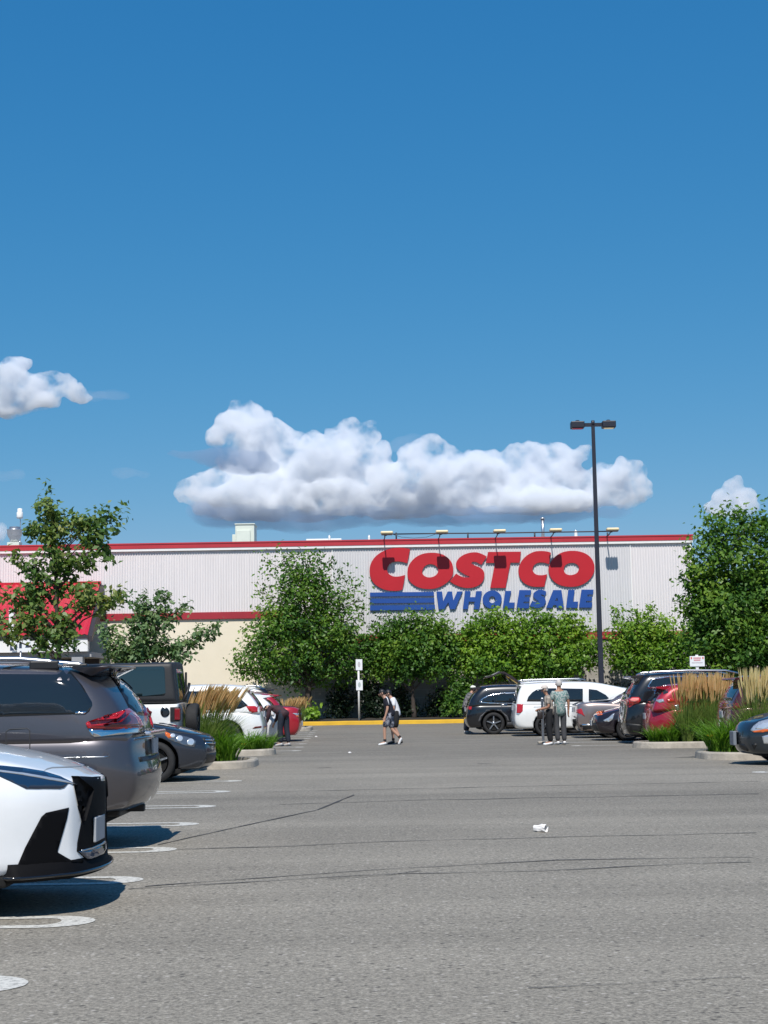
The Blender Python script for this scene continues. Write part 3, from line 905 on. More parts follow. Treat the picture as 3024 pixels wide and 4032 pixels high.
for q in (-0.86, 0.7):
    bm = bmesh.new(); bar(bm, q, q + 0.16, 0.72, 0.92); from_bm('red_mark', bm, M_PRED2, bd)
bm = bmesh.new()
for i in range(14): bar(bm, -0.74 + 0.105 * i, -0.74 + 0.105 * i + 0.07, 0.33, 0.40)
from_bm('grey_lettering', bm, M_PG, bd)

# litter on the asphalt
g = G(2128, 3276)
bm = bmesh.new()
rr_ = random.Random(4)
prof = [(0.030, -0.07), (0.034, -0.02), (0.040, 0.03), (0.045, 0.07), (0.041, 0.068), (0.035, 0.02), (0.028, -0.06), (0.0, -0.062)]
lathe(bm, prof, 14)
for v_ in bm.verts:
    k_ = 1 + 0.5 * mnoise.noise(v_.co * 28) + rr_.uniform(-0.1, 0.1)
    v_.co.x *= k_; v_.co.y *= k_ * 0.8; v_.co.z *= 1.0
bm.transform(Matrix.Translation((0, 0, 0.036)) @ Matrix.Rotation(R(-38), 4, 'Z') @ Matrix.Rotation(R(90), 4, 'Y'))
for v_ in bm.verts: v_.co.z = max(0.002, v_.co.z)
for f_ in bm.faces: f_.smooth = False
o = from_bm('crumpled_cup', bm, mat('white_paper', (0.82, 0.80, 0.78), 0.7), smooth=False); o.location = (g.x, g.y, 0); tag(o, 'crumpled white paper cup lying on the open asphalt', 'litter')
for px, py, lab in ((1377, 2967, 'tiny white paper scrap on the asphalt near the walking pair'), (1245, 2903, 'tiny white paper scrap beside the stall lines by the red sedan')):
    g = G(px, py); bm = bmesh.new(); bmesh.ops.create_icosphere(bm, subdivisions=1, radius=0.05)
    for v_ in bm.verts: v_.co.z = max(0.002, v_.co.z * 0.5 + 0.02); v_.co.x *= 1 + 0.4 * mnoise.noise(v_.co * 20)
    o = from_bm('paper_scrap', bm, bpy.data.materials['white_paper']); o.location = (g.x, g.y, 0); tag(o, lab, 'litter')
# ================================================================ vehicles
FR = [-1, -0.66, -0.33, 0, 0.33, 0.66, 1]

def sweep(S, W, zb, zt, xr, xf, L, cf=0.8, ef=0.7, cr=0.5, er=0.82, bow_f=0.05, bow_r=0.03, crown=0.02, nmid=16, wtab=None):
    """closed body: S = half section [(k, s)], s 0 bottom .. 1 top; xr(z), xf(z) end curves; zb, zt functions of nominal x"""
    bm = bmesh.new()
    ts = [0, 0.03, 0.08, 0.16, 0.27, 0.42, 0.62]
    us = sorted(set([t / L for t in ts] + [1 - t / L for t in ts] + [0.62 / L + (1 - 1.24 / L) * i / nmid for i in range(nmid + 1)]))
    x_r0, x_f0 = -L / 2, L / 2
    m = len(S) - 1
    k0 = S[0][0]; k1 = S[-1][0]
    rings = []
    for u in us:
        xn = x_r0 + (x_f0 - x_r0) * u
        B, T = zb(xn), zt(xn)
        df, dr = (1 - u) * L, u * L
        p = 1.0
        if df < cf: p *= 1 - (1 - ef) * (1 - df / cf) ** 2.4
        if dr < cr: p *= 1 - (1 - er) * (1 - dr / cr) ** 2.4
        if wtab: p *= smooth1(wtab, xn)
        w = W / 2 * p
        def X(z): 
            a, b = xr(z) + bow_r, xf(z) - bow_f
            return a + (b - a) * u
        ring = []
        for f in FR: ring.append((X(B), k0 * f * w, B))
        for k, s in S[1:-1]:
            z = B + s * (T - B); ring.append((X(z), k * w, z))
        for f in FR[::-1]:
            z = T + crown * (1 - f * f); ring.append((X(T), k1 * f * w, z))
        for k, s in S[1:-1][::-1]:
            z = B + s * (T - B); ring.append((X(z), -k * w, z))
        rings.append([bm.verts.new(c) for c in ring])
    n = len(rings[0])
    for a, b in zip(rings, rings[1:]):
        for i in range(n):
            bm.faces.new((a[i], a[(i + 1) % n], b[(i + 1) % n], b[i]))
    def cap(ring, sgn, bow, flip):
        rows = []
        for j in range(m + 1):
            if j == 0: row = ring[0:7]
            elif j == m: row = ring[7 + m - 1: 7 + m - 1 + 7][::-1]
            else:
                r = ring[7 + j - 1]; l = ring[7 + (m - 1) + 7 + (m - 1 - j)]
                row = [l] + [bm.verts.new(((r.co.x) + sgn * bow * (1 - f * f), r.co.y * f, r.co.z)) for f in FR[1:-1]] + [r]
            rows.append(row)
        for a, b in zip(rows, rows[1:]):
            for c in range(6):
                q = (a[c], a[c + 1], b[c + 1], b[c])
                bm.faces.new(q if not flip else q[::-1])
    cap(rings[0], -1, bow_r, True)
    cap(rings[-1], 1, bow_f, False)
    fix(bm)
    return bm

SEC_LOW = [(0.80, 0.0), (0.91, 0.015), (0.955, 0.07), (0.965, 0.18), (0.985, 0.36), (1.0, 0.58), (0.995, 0.72), (0.975, 0.86), (0.945, 0.95), (0.88, 0.99), (0.78, 1.0)]
SEC_CAB = [(0.985, 0.0), (0.985, 0.10), (0.965, 0.32), (0.93, 0.58), (0.885, 0.80), (0.845, 0.90), (0.79, 0.965), (0.70, 1.0)]
SEC_BOX = [(0.86, 0.0), (0.95, 0.02), (0.985, 0.1), (0.99, 0.3), (0.99, 0.6), (0.985, 0.85), (0.975, 0.955), (0.94, 0.99), (0.86, 1.0)]
SEC_BOXCAB = [(0.985, 0.0), (0.985, 0.1), (0.965, 0.4), (0.945, 0.7), (0.93, 0.88), (0.915, 0.95), (0.88, 0.985), (0.80, 1.0)]

def evaluated_bm(o):
    dg = bpy.context.evaluated_depsgraph_get()
    dg.update()
    ev = o.evaluated_get(dg)
    me = bpy.data.meshes.new_from_object(ev, depsgraph=dg)
    bm = bmesh.new(); bm.from_mesh(me)
    bpy.data.meshes.remove(me)
    return bm

class Car:
    pass

def patch(car, poly, proj, m, name='window', off=0.005, step=0.09, mirror=False, parent=None, skirt=0.02, smooth=0, bulge=0.0, label=None):
    """a panel cut to an outline and laid on the body surface; proj: side / rear / front / top / cam"""
    if smooth: poly = round_poly(list(poly), smooth, 200)
    b = bmesh.new()
    f = b.faces.new([b.verts.new((x, y, 0)) for x, y in poly])
    xs = [p[0] for p in poly]; ys = [p[1] for p in poly]
    bmesh.ops.triangulate(b, faces=[f])
    def cuts(lo, hi, ax):
        n = int((hi - lo) / step)
        for i in range(1, n + 1):
            c = lo + (hi - lo) * i / (n + 1)
            co = (c, 0, 0) if ax == 0 else (0, c, 0)
            no = (1, 0, 0) if ax == 0 else (0, 1, 0)
            bmesh.ops.bisect_plane(b, geom=list(b.verts) + list(b.edges) + list(b.faces), plane_co=co, plane_no=no)
    cuts(min(xs), max(xs), 0); cuts(min(ys), max(ys), 1)
    bmesh.ops.remove_doubles(b, verts=b.verts, dist=1e-6)
    inv = car.root.matrix_world.inverted() if proj == 'cam' else None
    ok_any = False
    cen = Vector((0, 0, 0))
    for v in b.verts:
        a, c = v.co.x, v.co.y
        if proj == 'side': o, d = Vector((a, 6, c)), Vector((0, -1, 0))
        elif proj == 'rear': o, d = Vector((-8, a, c)), Vector((1, 0, 0))
        elif proj == 'front': o, d = Vector((8, a, c)), Vector((-1, 0, 0))
        elif proj == 'top': o, d = Vector((a, c, 5)), Vector((0, 0, -1))
        else:
            o = inv @ CO; d = (inv.to_3x3() @ ray(a, c)).normalized()
        hit, nrm, _, _ = car.bvh.ray_cast(o, d)
        if hit is None:
            t = -(o.dot(d)) if proj == 'cam' else 6
            t = (Vector((0, 0, 0.8)) - o).dot(d)
            hit, nrm, _, _ = car.bvh.find_nearest(o + d * t)
            if nrm.dot(d) > 0: nrm = -nrm
        elif nrm.dot(d) > 0: nrm = -nrm
        v.co = hit + nrm * off
        cen += v.co
    cen /= max(1, len(b.verts))
    bmesh.ops.recalc_face_normals(b, faces=b.faces)
    outward = Vector((cen.x * 0.5, cen.y * 2, cen.z - 0.7))
    tot = Vector((0, 0, 0))
    for f in b.faces: tot += f.normal * f.calc_area()
    want = {'side': Vector((0, 1, 0)), 'rear': Vector((-1, 0, 0)), 'front': Vector((1, 0, 0)), 'top': Vector((0, 0, 1))}.get(proj)
    if want is None: want = -(inv.to_3x3() @ ray(*poly[0]))
    if tot.dot(want) < 0:
        bmesh.ops.reverse_faces(b, faces=b.faces)
    b.normal_update()
    for f in b.faces: f.smooth = True
    # turned-in rim
    be = [e for e in b.edges if e.is_boundary]
    nm = {v: v.normal.copy() for e in be for v in e.verts}
    r = bmesh.ops.extrude_edge_only(b, edges=be)
    nv = [g for g in r['geom'] if isinstance(g, bmesh.types.BMVert)]
    src = {tuple(round(c, 6) for c in v.co): n for v, n in nm.items()}
    for v in nv:
        n = src.get(tuple(round(c, 6) for c in v.co))
        if n: v.co -= n * (skirt + off)
    me = bpy.data.meshes.new(name)
    b.to_mesh(me)
    out = []
    o = link(name, me, m, parent or car.root); out.append(o)
    if label: o['label'] = label
    if mirror:
        b.transform(Matrix.Diagonal((1, -1, 1, 1)))
        bmesh.ops.reverse_faces(b, faces=b.faces)
        me2 = bpy.data.meshes.new(name); b.to_mesh(me2)
        out.append(link(name, me2, m, parent or car.root))
    b.free()
    return out

def strip(car, pts, w, proj, m, name='seam', **kw):
    """a thin line panel along a polyline"""
    L_, R_ = [], []
    for i, p in enumerate(pts):
        a = Vector(pts[max(0, i - 1)]); b = Vector(pts[min(len(pts) - 1, i + 1)])
        d = (b - a).normalized(); n = Vector((-d.y, d.x)) * w / 2
        L_.append((p[0] + n.x, p[1] + n.y)); R_.append((p[0] - n.x, p[1] - n.y))
    return patch(car, L_ + R_[::-1], proj, m, name, skirt=0.004, **kw)

def wheel_meshes(r, w, spokes, rimmat, style=0):
    Rx = Matrix.Rotation(math.pi / 2, 4, 'X')     # axis along y, outer face towards -y ... mirrored by rotation
    bm = bmesh.new()
    rr = r * 0.70
    lathe(bm, [(rr, -w/2 + 0.012), (rr + 0.012, -w/2), (r * 0.93, -w/2), (r * 0.985, -w/2 + 0.025), (r, -w/2 + 0.06), (r, w/2 - 0.06), (r * 0.985, w/2 - 0.025), (r * 0.93, w/2), (rr + 0.012, w/2), (rr, w/2 - 0.012), (rr * 0.97, 0), (rr, -w/2 + 0.012)], 40, Rx)
    tyre = bpy.data.meshes.new('wheel'); fix(bm); bm.to_mesh(tyre); bm.free()
    tyre.materials.append(M_RUBBER)
    bm = bmesh.new()
    # barrel + disc + spokes on the -y side
    lathe(bm, [(rr * 0.995, -w/2 + 0.008), (rr * 0.93, -w/2 + 0.012), (rr * 0.90, -w/2 + 0.035), (rr * 0.9, w/2 - 0.02)], 40, Rx, 0)
    lathe(bm, [(rr * 0.9, w/2 - 0.06), (0, w/2 - 0.06)], 24, Rx, 1)
    lathe(bm, [(rr * 0.55, w/2 - 0.09), (rr * 0.55, 0.0), (0.0, 0.0)], 24, Rx, 1)
    # (in this lathe frame +h maps to -y)
    bm2 = bmesh.new()
    h0, h1 = w/2 - 0.065, w/2 - 0.018
    for k in range(spokes):
        t = 2 * math.pi * k / spokes + math.pi / 2
        M2 = Rx @ Matrix.Rotation(t, 4, 'Z')
        a, b_ = 0.12 * rr / 0.22, 0.20 * rr / 0.22
        wid = (2.1 / spokes) * rr * 0.34
        if style == 1:
            for sg in (-1, 1):
                prism(bm2, [(0.1 * rr, sg * wid * 0.3 - wid*0.16), (0.95 * rr, sg * wid * 1.0 - wid * 0.22), (0.95 * rr, sg * wid * 1.0 + wid * 0.22), (0.1 * rr, sg * wid * 0.3 + wid*0.16)], lambda p, q, d: M2 @ Vector((p, q, d)), h0, h1)
        else:
            prism(bm2, [(0.1 * rr, -wid * 0.6), (0.95 * rr, -wid * 0.42), (0.95 * rr, wid * 0.42), (0.1 * rr, wid * 0.6)], lambda p, q, d: M2 @ Vector((p, q, d)), h0, h1)
    lathe(bm2, [(rr * 0.24, h0), (rr * 0.24, h1 + 0.004), (rr * 0.17, h1 + 0.012), (0, h1 + 0.012)], 20, Rx)
    fix(bm2); merge(bm, bm2)
    rim = bpy.data.meshes.new('rim'); bm.to_mesh(rim); bm.free()
    rim.materials.append(rimmat); rim.materials.append(M_WHEELWELL)
    return tyre, rim

def make_car(name, label, cat, X, Y, face, L, W, H, zb=0.2, zt=None, xr=None, xf=None, cab=None, wb=None, wr=0.34, paintm=None,
             low=None, cabm=None, group=None, yaw=0.0, spokes=5, rimmat=None, wstyle=0, sec=SEC_LOW, csec=SEC_CAB, wheels=(1, 1), lowtrim=True, rocker=None):
    """face +1: nose towards +X; -1: nose towards -X. X, Y = ground centre"""
    car = Car()
    root = empty(name, (X, Y, 0), (0 if face > 0 else math.pi) + yaw)
    tag(root, label, cat, group or 'vehicles parked in the lot')
    bpy.context.view_layer.update()
    car.root, car.L, car.W, car.H, car.face = root, L, W, H, face
    near = -1 if face > 0 else 1          # local y of the side that faces the photographer
    car.near = near
    k = dict(cf=0.8, ef=0.68, cr=0.5, er=0.84, bow_f=0.06, bow_r=0.04)
    if low: k.update(low)
    fzb = (lambda x: lerp1(zb, x)) if isinstance(zb, list) else (lambda x: zb)
    b = sweep(sec, W, fzb, lambda x: smooth1(zt, x), lambda z: -L/2 + smooth1(xr, z), lambda z: L/2 + smooth1(xf, z), L, **k)
    tmp = from_bm('tmp', b, [paintm, M_WHEELWELL], smooth=True)
    sub = tmp.modifiers.new('s', 'SUBSURF'); sub.levels = 1; sub.render_levels = 1
    cutters = []
    xf_w, xr_w = wb
    for x in (xf_w, xr_w):
        for sy in (-1, 1):
            bm = bmesh.new()
            lathe(bm, [(0, 0), (wr * 1.17, 0), (wr * 1.17, 0.42), (0, 0.42)], 36, Matrix.Translation((x, sy * (W/2 + 0.12), wr * 1.03)) @ Matrix.Rotation(math.pi / 2 * sy, 4, 'X'))
            bmesh.ops.remove_doubles(bm, verts=bm.verts, dist=1e-5); fix(bm)
            for f in bm.faces: f.material_index = 1
            c = from_bm('tmpc', bm, [paintm, M_WHEELWELL]); cutters.append(c)
            md = tmp.modifiers.new('b', 'BOOLEAN'); md.operation = 'DIFFERENCE'; md.solver = 'EXACT'; md.object = c
    bb = evaluated_bm(tmp)
    for o in cutters + [tmp]:
        me = o.data; bpy.data.objects.remove(o); bpy.data.meshes.remove(me)
    if cab:
        kk = dict(cf=0.5, ef=0.82, cr=0.35, er=0.88, bow_f=0.05, bow_r=0.04, crown=0.03)
        kk.update(cab.get('k', {}))
        cl = cab['len']
        cb = sweep(csec, cab['w'], lambda x: cab['z0'], lambda x: smooth1(cab['roof'], x), lambda z: smooth1(cab['xr'], z), lambda z: smooth1(cab['xf'], z), cl, **kk)
        t2 = from_bm('tmp', cb, [paintm], smooth=True)
        sub = t2.modifiers.new('s', 'SUBSURF'); sub.levels = 1; sub.render_levels = 1
        cb2 = evaluated_bm(t2); me = t2.data; bpy.data.objects.remove(t2); bpy.data.meshes.remove(me)
        if cabm:
            for f in cb2.faces: f.material_index = 2
        merge(bb, cb2)
    for f in bb.faces: f.smooth = True
    bb.normal_update()
    car.bvh = BVHTree.FromBMesh(bb)
    car.body = from_bm('body', bb, [paintm, M_WHEELWELL] + ([cabm] if cabm else []), root, True)
    # dark underbody so that no daylight shows between the wheels
    if lowtrim:
        z_ = fzb(0)
        bm = bmesh.new(); rbox(bm, -L/2 + 0.45, L/2 - 0.5, -W/2 * 0.86, W/2 * 0.86, z_ - 0.06, z_ + 0.02, 0.02)
        from_bm('underbody', bm, M_WHEELWELL, root)
    ty, rim = wheel_meshes(wr, 0.23, spokes, rimmat or M_ALLOY, wstyle)
    for x, on in ((xf_w, wheels[0]), (xr_w, wheels[1])):
        if not on: continue
        for sy in (-1, 1):
            o = bpy.data.objects.new('wheel', ty); COL.objects.link(o); o.parent = root
            o.location = (x, sy * (W/2 - 0.135), wr)
            if sy > 0: o.rotation_euler = (0, 0, math.pi)
            r_ = bpy.data.objects.new('rim', rim); COL.objects.link(r_); r_.parent = o
    for o in (car.body,):
        o.data.update()
    return car

def plate(car, end, z, w=0.3, h=0.15, y=0.0, m=None):
    """licence plate standing just proud of the bumper"""
    d = 1 if end == 'front' else -1
    hit, nrm, _, _ = car.bvh.ray_cast(Vector((8 * d, y, z)), Vector((-d, 0, 0)))
    x = hit.x if hit else d * car.L / 2
    bm = bmesh.new()
    xa, xb = sorted((x + d * 0.004, x + d * 0.03))
    rbox(bm, xa, xb, y - w/2, y + w/2, z - h/2, z + h/2, 0.006)
    return from_bm('licence_plate', bm, m or M_PLATE, car.root)

def mirrors(car, x, z, m, s=1.0):
    for sy in (-1, 1):
        bm = bmesh.new()
        rbox(bm, -0.07 * s, 0.09 * s, 0.06, 0.26 * s, -0.07 * s, 0.08 * s, 0.035)
        tube(bm, [(0.02, -0.05, -0.05), (0.02, 0.1, -0.02)], 0.03, 6)
        bm.transform(Matrix.Translation((x, sy * (car.W/2 - 0.08), z)) @ Matrix.Diagonal((1, sy, 1, 1)))
        fix(bm); from_bm('wing_mirror', bm, m, car.root, True)

def rails(car, pts, m, r=0.02, y=None):
    for sy in (-1, 1):
        bm = bmesh.new()
        tube(bm, [(x, sy * y, z) for x, z in pts], r, 8, squash=1.0)
        from_bm('roof_rail', bm, m, car.root, True)

def handles(car, xs, z, m):
    for x in xs:
        for sy in (-1, 1):
            hit, n, _, _ = car.bvh.ray_cast(Vector((x, sy * 5, z)), Vector((0, -sy, 0)))
            bm = bmesh.new(); rbox(bm, x - 0.11, x + 0.11, hit.y - 0.01, hit.y + 0.025, z - 0.017, z + 0.017, 0.01) if sy > 0 else rbox(bm, x - 0.11, x + 0.11, hit.y - 0.025, hit.y + 0.01, z - 0.017, z + 0.017, 0.01)
            from_bm('door_handle', bm, m, car.root, True)

M_GLINT = mat('lamp_glint_reflector', (0.92, 0.92, 0.90), 0.25, metal=0.7, coat=1.0)  # lamp reflector with the sun's glint put in as a bright colour
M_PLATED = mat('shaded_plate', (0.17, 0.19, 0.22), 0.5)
M_VOID = mat('deep_black_mesh', (0.003, 0.003, 0.004), 0.7, spec=0.12)
M_REDD = mat('dull_red_lens', (0.22, 0.008, 0.012), 0.2, coat=0.6)
# ---- shape presets -------------------------------------------------------
def suv(name, label, X, Y, face, paintm, L=4.55, W=1.86, H=1.68, cat='suv', cabm=None, wins=None, spoiler=True, **kw):
    hb = H * 0.62
    sc = H / 1.68
    zt = [(-L/2, 1.0*sc), (-L/2+0.4, 1.03*sc), (0.4, 1.02*sc), (L/2-1.25, 1.03*sc), (L/2-0.6, 0.96*sc), (L/2-0.15, 0.83*sc), (L/2, 0.74*sc)]
    xr = [(0.2, 0.16), (0.35, 0.05), (0.6, 0.0), (0.8, 0.05), (1.05, 0.09)]
    xf = [(0.2, -0.14), (0.38, -0.02), (0.6, 0.0), (0.8, -0.03), (0.95, -0.12), (1.1, -0.2)]
    z0 = 0.93 * sc
    cab = dict(z0=z0, w=W * 0.965, len=L * 0.7, roof=[(-L*0.35, H-0.05), (-L*0.2, H-0.01), (0.0, H), (L*0.2, H-0.02), (L*0.35, H-0.06)],
               xr=[(z0, -L/2+0.07), (z0+0.2, -L/2+0.13), (z0+0.45, -L/2+0.30), (H-0.1, -L/2+0.50), (H, -L/2+0.52)],
               xf=[(z0, L/2-1.02), (z0+0.15, L/2-1.22), (H-0.15, L/2-1.92), (H, L/2-2.05)])
    wr = kw.pop('wr', 0.355)
    car = make_car(name, label, cat, X, Y, face, L, W, H, zb=0.23, zt=zt, xr=xr, xf=xf, cab=cab, wb=(L/2-0.92, -L/2+0.96), wr=wr, paintm=paintm, cabm=cabm, **kw)
    zl, zh = z0 + 0.13, H - 0.17
    if wins is None:
        wins = [[(-L/2+0.42, zl+0.10), (-L/2+0.62, zl+0.02), (-L/2+1.08, zl), (-L/2+1.08, zh), (-L/2+0.78, zh-0.04)],
                [(-L/2+1.13, zl), (-L/2+2.03, zl-0.01), (-L/2+2.03, zh+0.02), (-L/2+1.13, zh)],
                [(-L/2+2.10, zl-0.01), (L/2-1.33, zl-0.02), (L/2-1.62, zl+0.22), (L/2-1.98, zh+0.02), (-L/2+2.10, zh+0.02)]]
    for w in wins: patch(car, w, 'side', M_GLASS, 'window', mirror=True)
    patch(car, [(-0.62, z0+0.2), (0.62, z0+0.2), (0.52, H-0.2), (-0.52, H-0.2)], 'rear', M_GLASS, 'rear_window')
    patch(car, [(-0.70, z0+0.17), (0.70, z0+0.17), (0.6, H-0.12), (-0.6, H-0.12)], 'front', M_GLASS, 'windscreen')
    if spoiler:
        bm = bmesh.new()
        prism(bm, [(-L/2+0.60, H-0.045), (-L/2+0.24, H-0.075), (-L/2+0.22, H-0.115), (-L/2+0.52, H-0.17)], lambda a, b, d: Vector((a, d, b)), -W*0.36, W*0.36)
        fix(bm); bmesh.ops.bevel(bm, geom=list(bm.edges), offset=0.015, segments=2, affect='EDGES')
        from_bm('spoiler', bm, cabm or paintm, car.root)
    return car

def trim_lower(car, zlo=0.2, zhi=0.36, m=None):
    L = car.L
    patch(car, [(-L/2+1.42, zlo), (L/2-1.38, zlo), (L/2-1.38, zhi), (-L/2+1.42, zhi)], 'side', m or M_BLACK, 'rocker_trim', mirror=True, off=0.008)

def rear_set(car, tail_side, z_plate=0.85, bumper=None, tailm=None):
    patch(car, tail_side, 'side', tailm or M_TAIL, 'tail_light', mirror=True, off=0.008, step=0.05)
    plate(car, 'rear', z_plate)
    if bumper:
        patch(car, bumper, 'rear', M_BLACK, 'bumper_trim', off=0.007)
def front_set(car, head_side, m=None, z_plate=0.5, grille=None):
    patch(car, head_side, 'side', m or M_LENS, 'headlight', mirror=True, off=0.008, step=0.05)
    if grille: patch(car, grille, 'front', M_MESHBLACK, 'grille', off=0.007)
    plate(car, 'front', z_plate)

P_WHITE = paint('white_pearl_paint', (0.80, 0.81, 0.82))
P_WHITE2 = paint('white_paint', (0.80, 0.80, 0.78))
P_BLACK = paint('black_paint', (0.008, 0.009, 0.012), 0.2, 0.3)
P_GREY = paint('grey_metallic_paint', (0.098, 0.092, 0.102), 0.70, 0.38)
P_SLATE = paint('dark_slate_paint', (0.028, 0.034, 0.048), 0.45, 0.32)
P_TAN = paint('rose_grey_metallic_paint', (0.33, 0.27, 0.25), 0.7, 0.33)
P_RED = paint('red_paint', (0.42, 0.012, 0.025), 0.2, 0.35)
P_RED2 = paint('crimson_paint', (0.36, 0.010, 0.03), 0.25, 0.35)
P_MAROON = paint('maroon_paint', (0.075, 0.008, 0.018), 0.3, 0.35)
P_TEAL = paint('dark_teal_paint', (0.025, 0.035, 0.045), 0.5, 0.3)
P_CHAR = paint('charcoal_paint', (0.022, 0.016, 0.022), 0.4, 0.3)
M_SEAM = mat('panel_gap', (0.03, 0.03, 0.032), 0.7)
M_SEAM2 = mat('panel_gap_on_white', (0.22, 0.24, 0.26), 0.6)

# ================================================================ 1. white sporty crossover, nose to the aisle (nearest car)
L, W = 4.66, 1.87
car = make_car('parked_crossover', 'white sporty crossover with big black grille, nose out, closest car on the left', 'crossover',
    -1.99 - L/2, 10.05 + W/2, 1, L, W, 1.66, zb=[(-2.33, 0.27), (1.2, 0.26), (1.9, 0.262), (2.33, 0.30)],
    zt=[(-2.33, 1.02), (-1.9, 1.06), (0.4, 1.08), (1.0, 1.13), (1.55, 1.125), (2.0, 1.035), (2.2, 0.96), (2.33, 0.885)],
    xr=[(0.2, 0.16), (0.4, 0.04), (0.65, 0.0), (1.05, 0.08)],
    xf=[(0.2, -0.05), (0.27, 0.0), (0.385, -0.018), (0.69, -0.022), (0.86, -0.03), (0.93, -0.075), (1.0, -0.16), (1.1, -0.3)],
    cab=dict(z0=0.98, w=W * 0.95, len=3.2, roof=[(-1.6, 1.6), (-0.6, 1.65), (0.2, 1.66), (1.6, 1.6)],
             xr=[(0.98, -2.25), (1.2, -2.1), (1.66, -1.7)], xf=[(0.98, 1.3), (1.2, 1.0), (1.5, 0.45), (1.66, 0.15)]),
    wb=(L/2 - 1.03, -L/2 + 1.04), wr=0.365, paintm=P_WHITE, low=dict(cf=0.85, ef=0.60, bow_f=0.10), spokes=5, rimmat=M_ALLOYD, wstyle=1)
nx = car
pc = lambda poly, m, name, **kw: patch(nx, poly, 'cam', m, name, step=22, mirror=True, **kw)
pc([(-60,3004),(0,3016),(90,3025),(169,3038),(235,3058),(301,3090),(268,3085),(250,3103),(235,3106),(102,3106),(84,3097),(0,3058),(-60,3030)], M_LENSD, 'headlight', off=0.006)
pc([(-60,3022),(0,3034),(90,3046),(235,3070),(300,3090),(230,3078),(90,3053),(0,3041),(-60,3030)], M_LENS, 'light_bar', off=0.010)
patch(nx, [(280,3058),(362,3061),(412,3058),(430,3056),(432,3150),(432,3320),(432,3350),(404,3361),(356,3385),(341,3385),(302,3352),(304,3319),(319,3240),(345,3150),(353,3112),(345,3100)], 'cam', M_VOID, 'grille', step=20, off=0.006)
patch(nx, [(0.22, 0.32), (0.50, 0.40), (0.56, 0.70), (0.68, 0.86), (0.22, 0.88)], 'front', M_VOID, 'grille', off=0.006)
pc([(270,3180),(181,3200),(163,3216),(99,3337),(60,3428),(115,3433),(211,3434),(301,3428),(345,3412),(335,3402),(319,3396),(286,3391),(226,3356),(227,3346),(262,3225)], M_VOID, 'air_intake', off=0.006)
strip(nx, [(170,3040),(186,3028),(205,3023),(286,3020),(325,3016),(354,3008)], 4, 'cam', M_SEAM2, 'bonnet_seam', step=20, off=0.003)
strip(nx, [(318,3350),(360,3340),(400,3322),(410,3314)], 6, 'cam', M_SATIN, 'grille_bar', step=20, off=0.012)
patch(nx, [(305,3352),(330,3350),(398,3330),(412,3345),(404,3361),(356,3383),(341,3383)], 'cam', M_LENSD, 'lower_grille', step=16, off=0.010)
# lower valance and splitter following the bumper outline
outl = []
for k in range(41):
    a = R(-84 + 168 * k / 40)
    d = Vector((math.cos(a), math.sin(a), 0))
    hit, _, _, _ = nx.bvh.ray_cast(Vector((1.35, 0, 0.37)), d)
    if hit: outl.append((hit, d))
bm = bmesh.new()
rows = []
for hit, d in outl:
    rows.append([bm.verts.new((hit.x + d.x * o, hit.y + d.y * o, z)) for o, z in ((-0.05, 0.36), (0.004, 0.355), (0.010, 0.30), (0.034, 0.275), (0.036, 0.255), (0.0, 0.235), (-0.25, 0.23))])
for a, b in zip(rows, rows[1:]):
    for q in range(6): bm.faces.new((a[q], b[q], b[q + 1], a[q + 1]))
fix(bm)
for f_ in bm.faces: f_.smooth = True
from_bm('front_lip', bm, M_VOID, nx.root)
bm = bmesh.new()
tube(bm, [(hit.x + d.x * 0.040, hit.y + d.y * 0.040, 0.268) for hit, d in outl], 0.012, 6); from_bm('lip_edge', bm, M_GLOSSBLACK, nx.root, True)
bm = bmesh.new(); rbox(bm, 2.29, 2.312, -0.27, 0.06, 0.44, 0.61, 0.008); from_bm('licence_plate', bm, M_PLATE, nx.root)
for w in ([(-1.95, 1.16), (-1.2, 1.12), (-1.2, 1.5), (-1.6, 1.46)], [(-1.15, 1.12), (-0.25, 1.11), (-0.25, 1.52), (-1.15, 1.5)], [(-0.19, 1.11), (0.9, 1.12), (0.35, 1.48), (-0.19, 1.52)]):
    patch(nx, w, 'side', M_GLASS, 'window', mirror=True)
patch(nx, [(-0.68, 1.14), (0.68, 1.14), (0.58, 1.53), (-0.58, 1.53)], 'front', M_GLASS, 'windscreen')
mirrors(nx, 0.85, 1.12, P_WHITE)

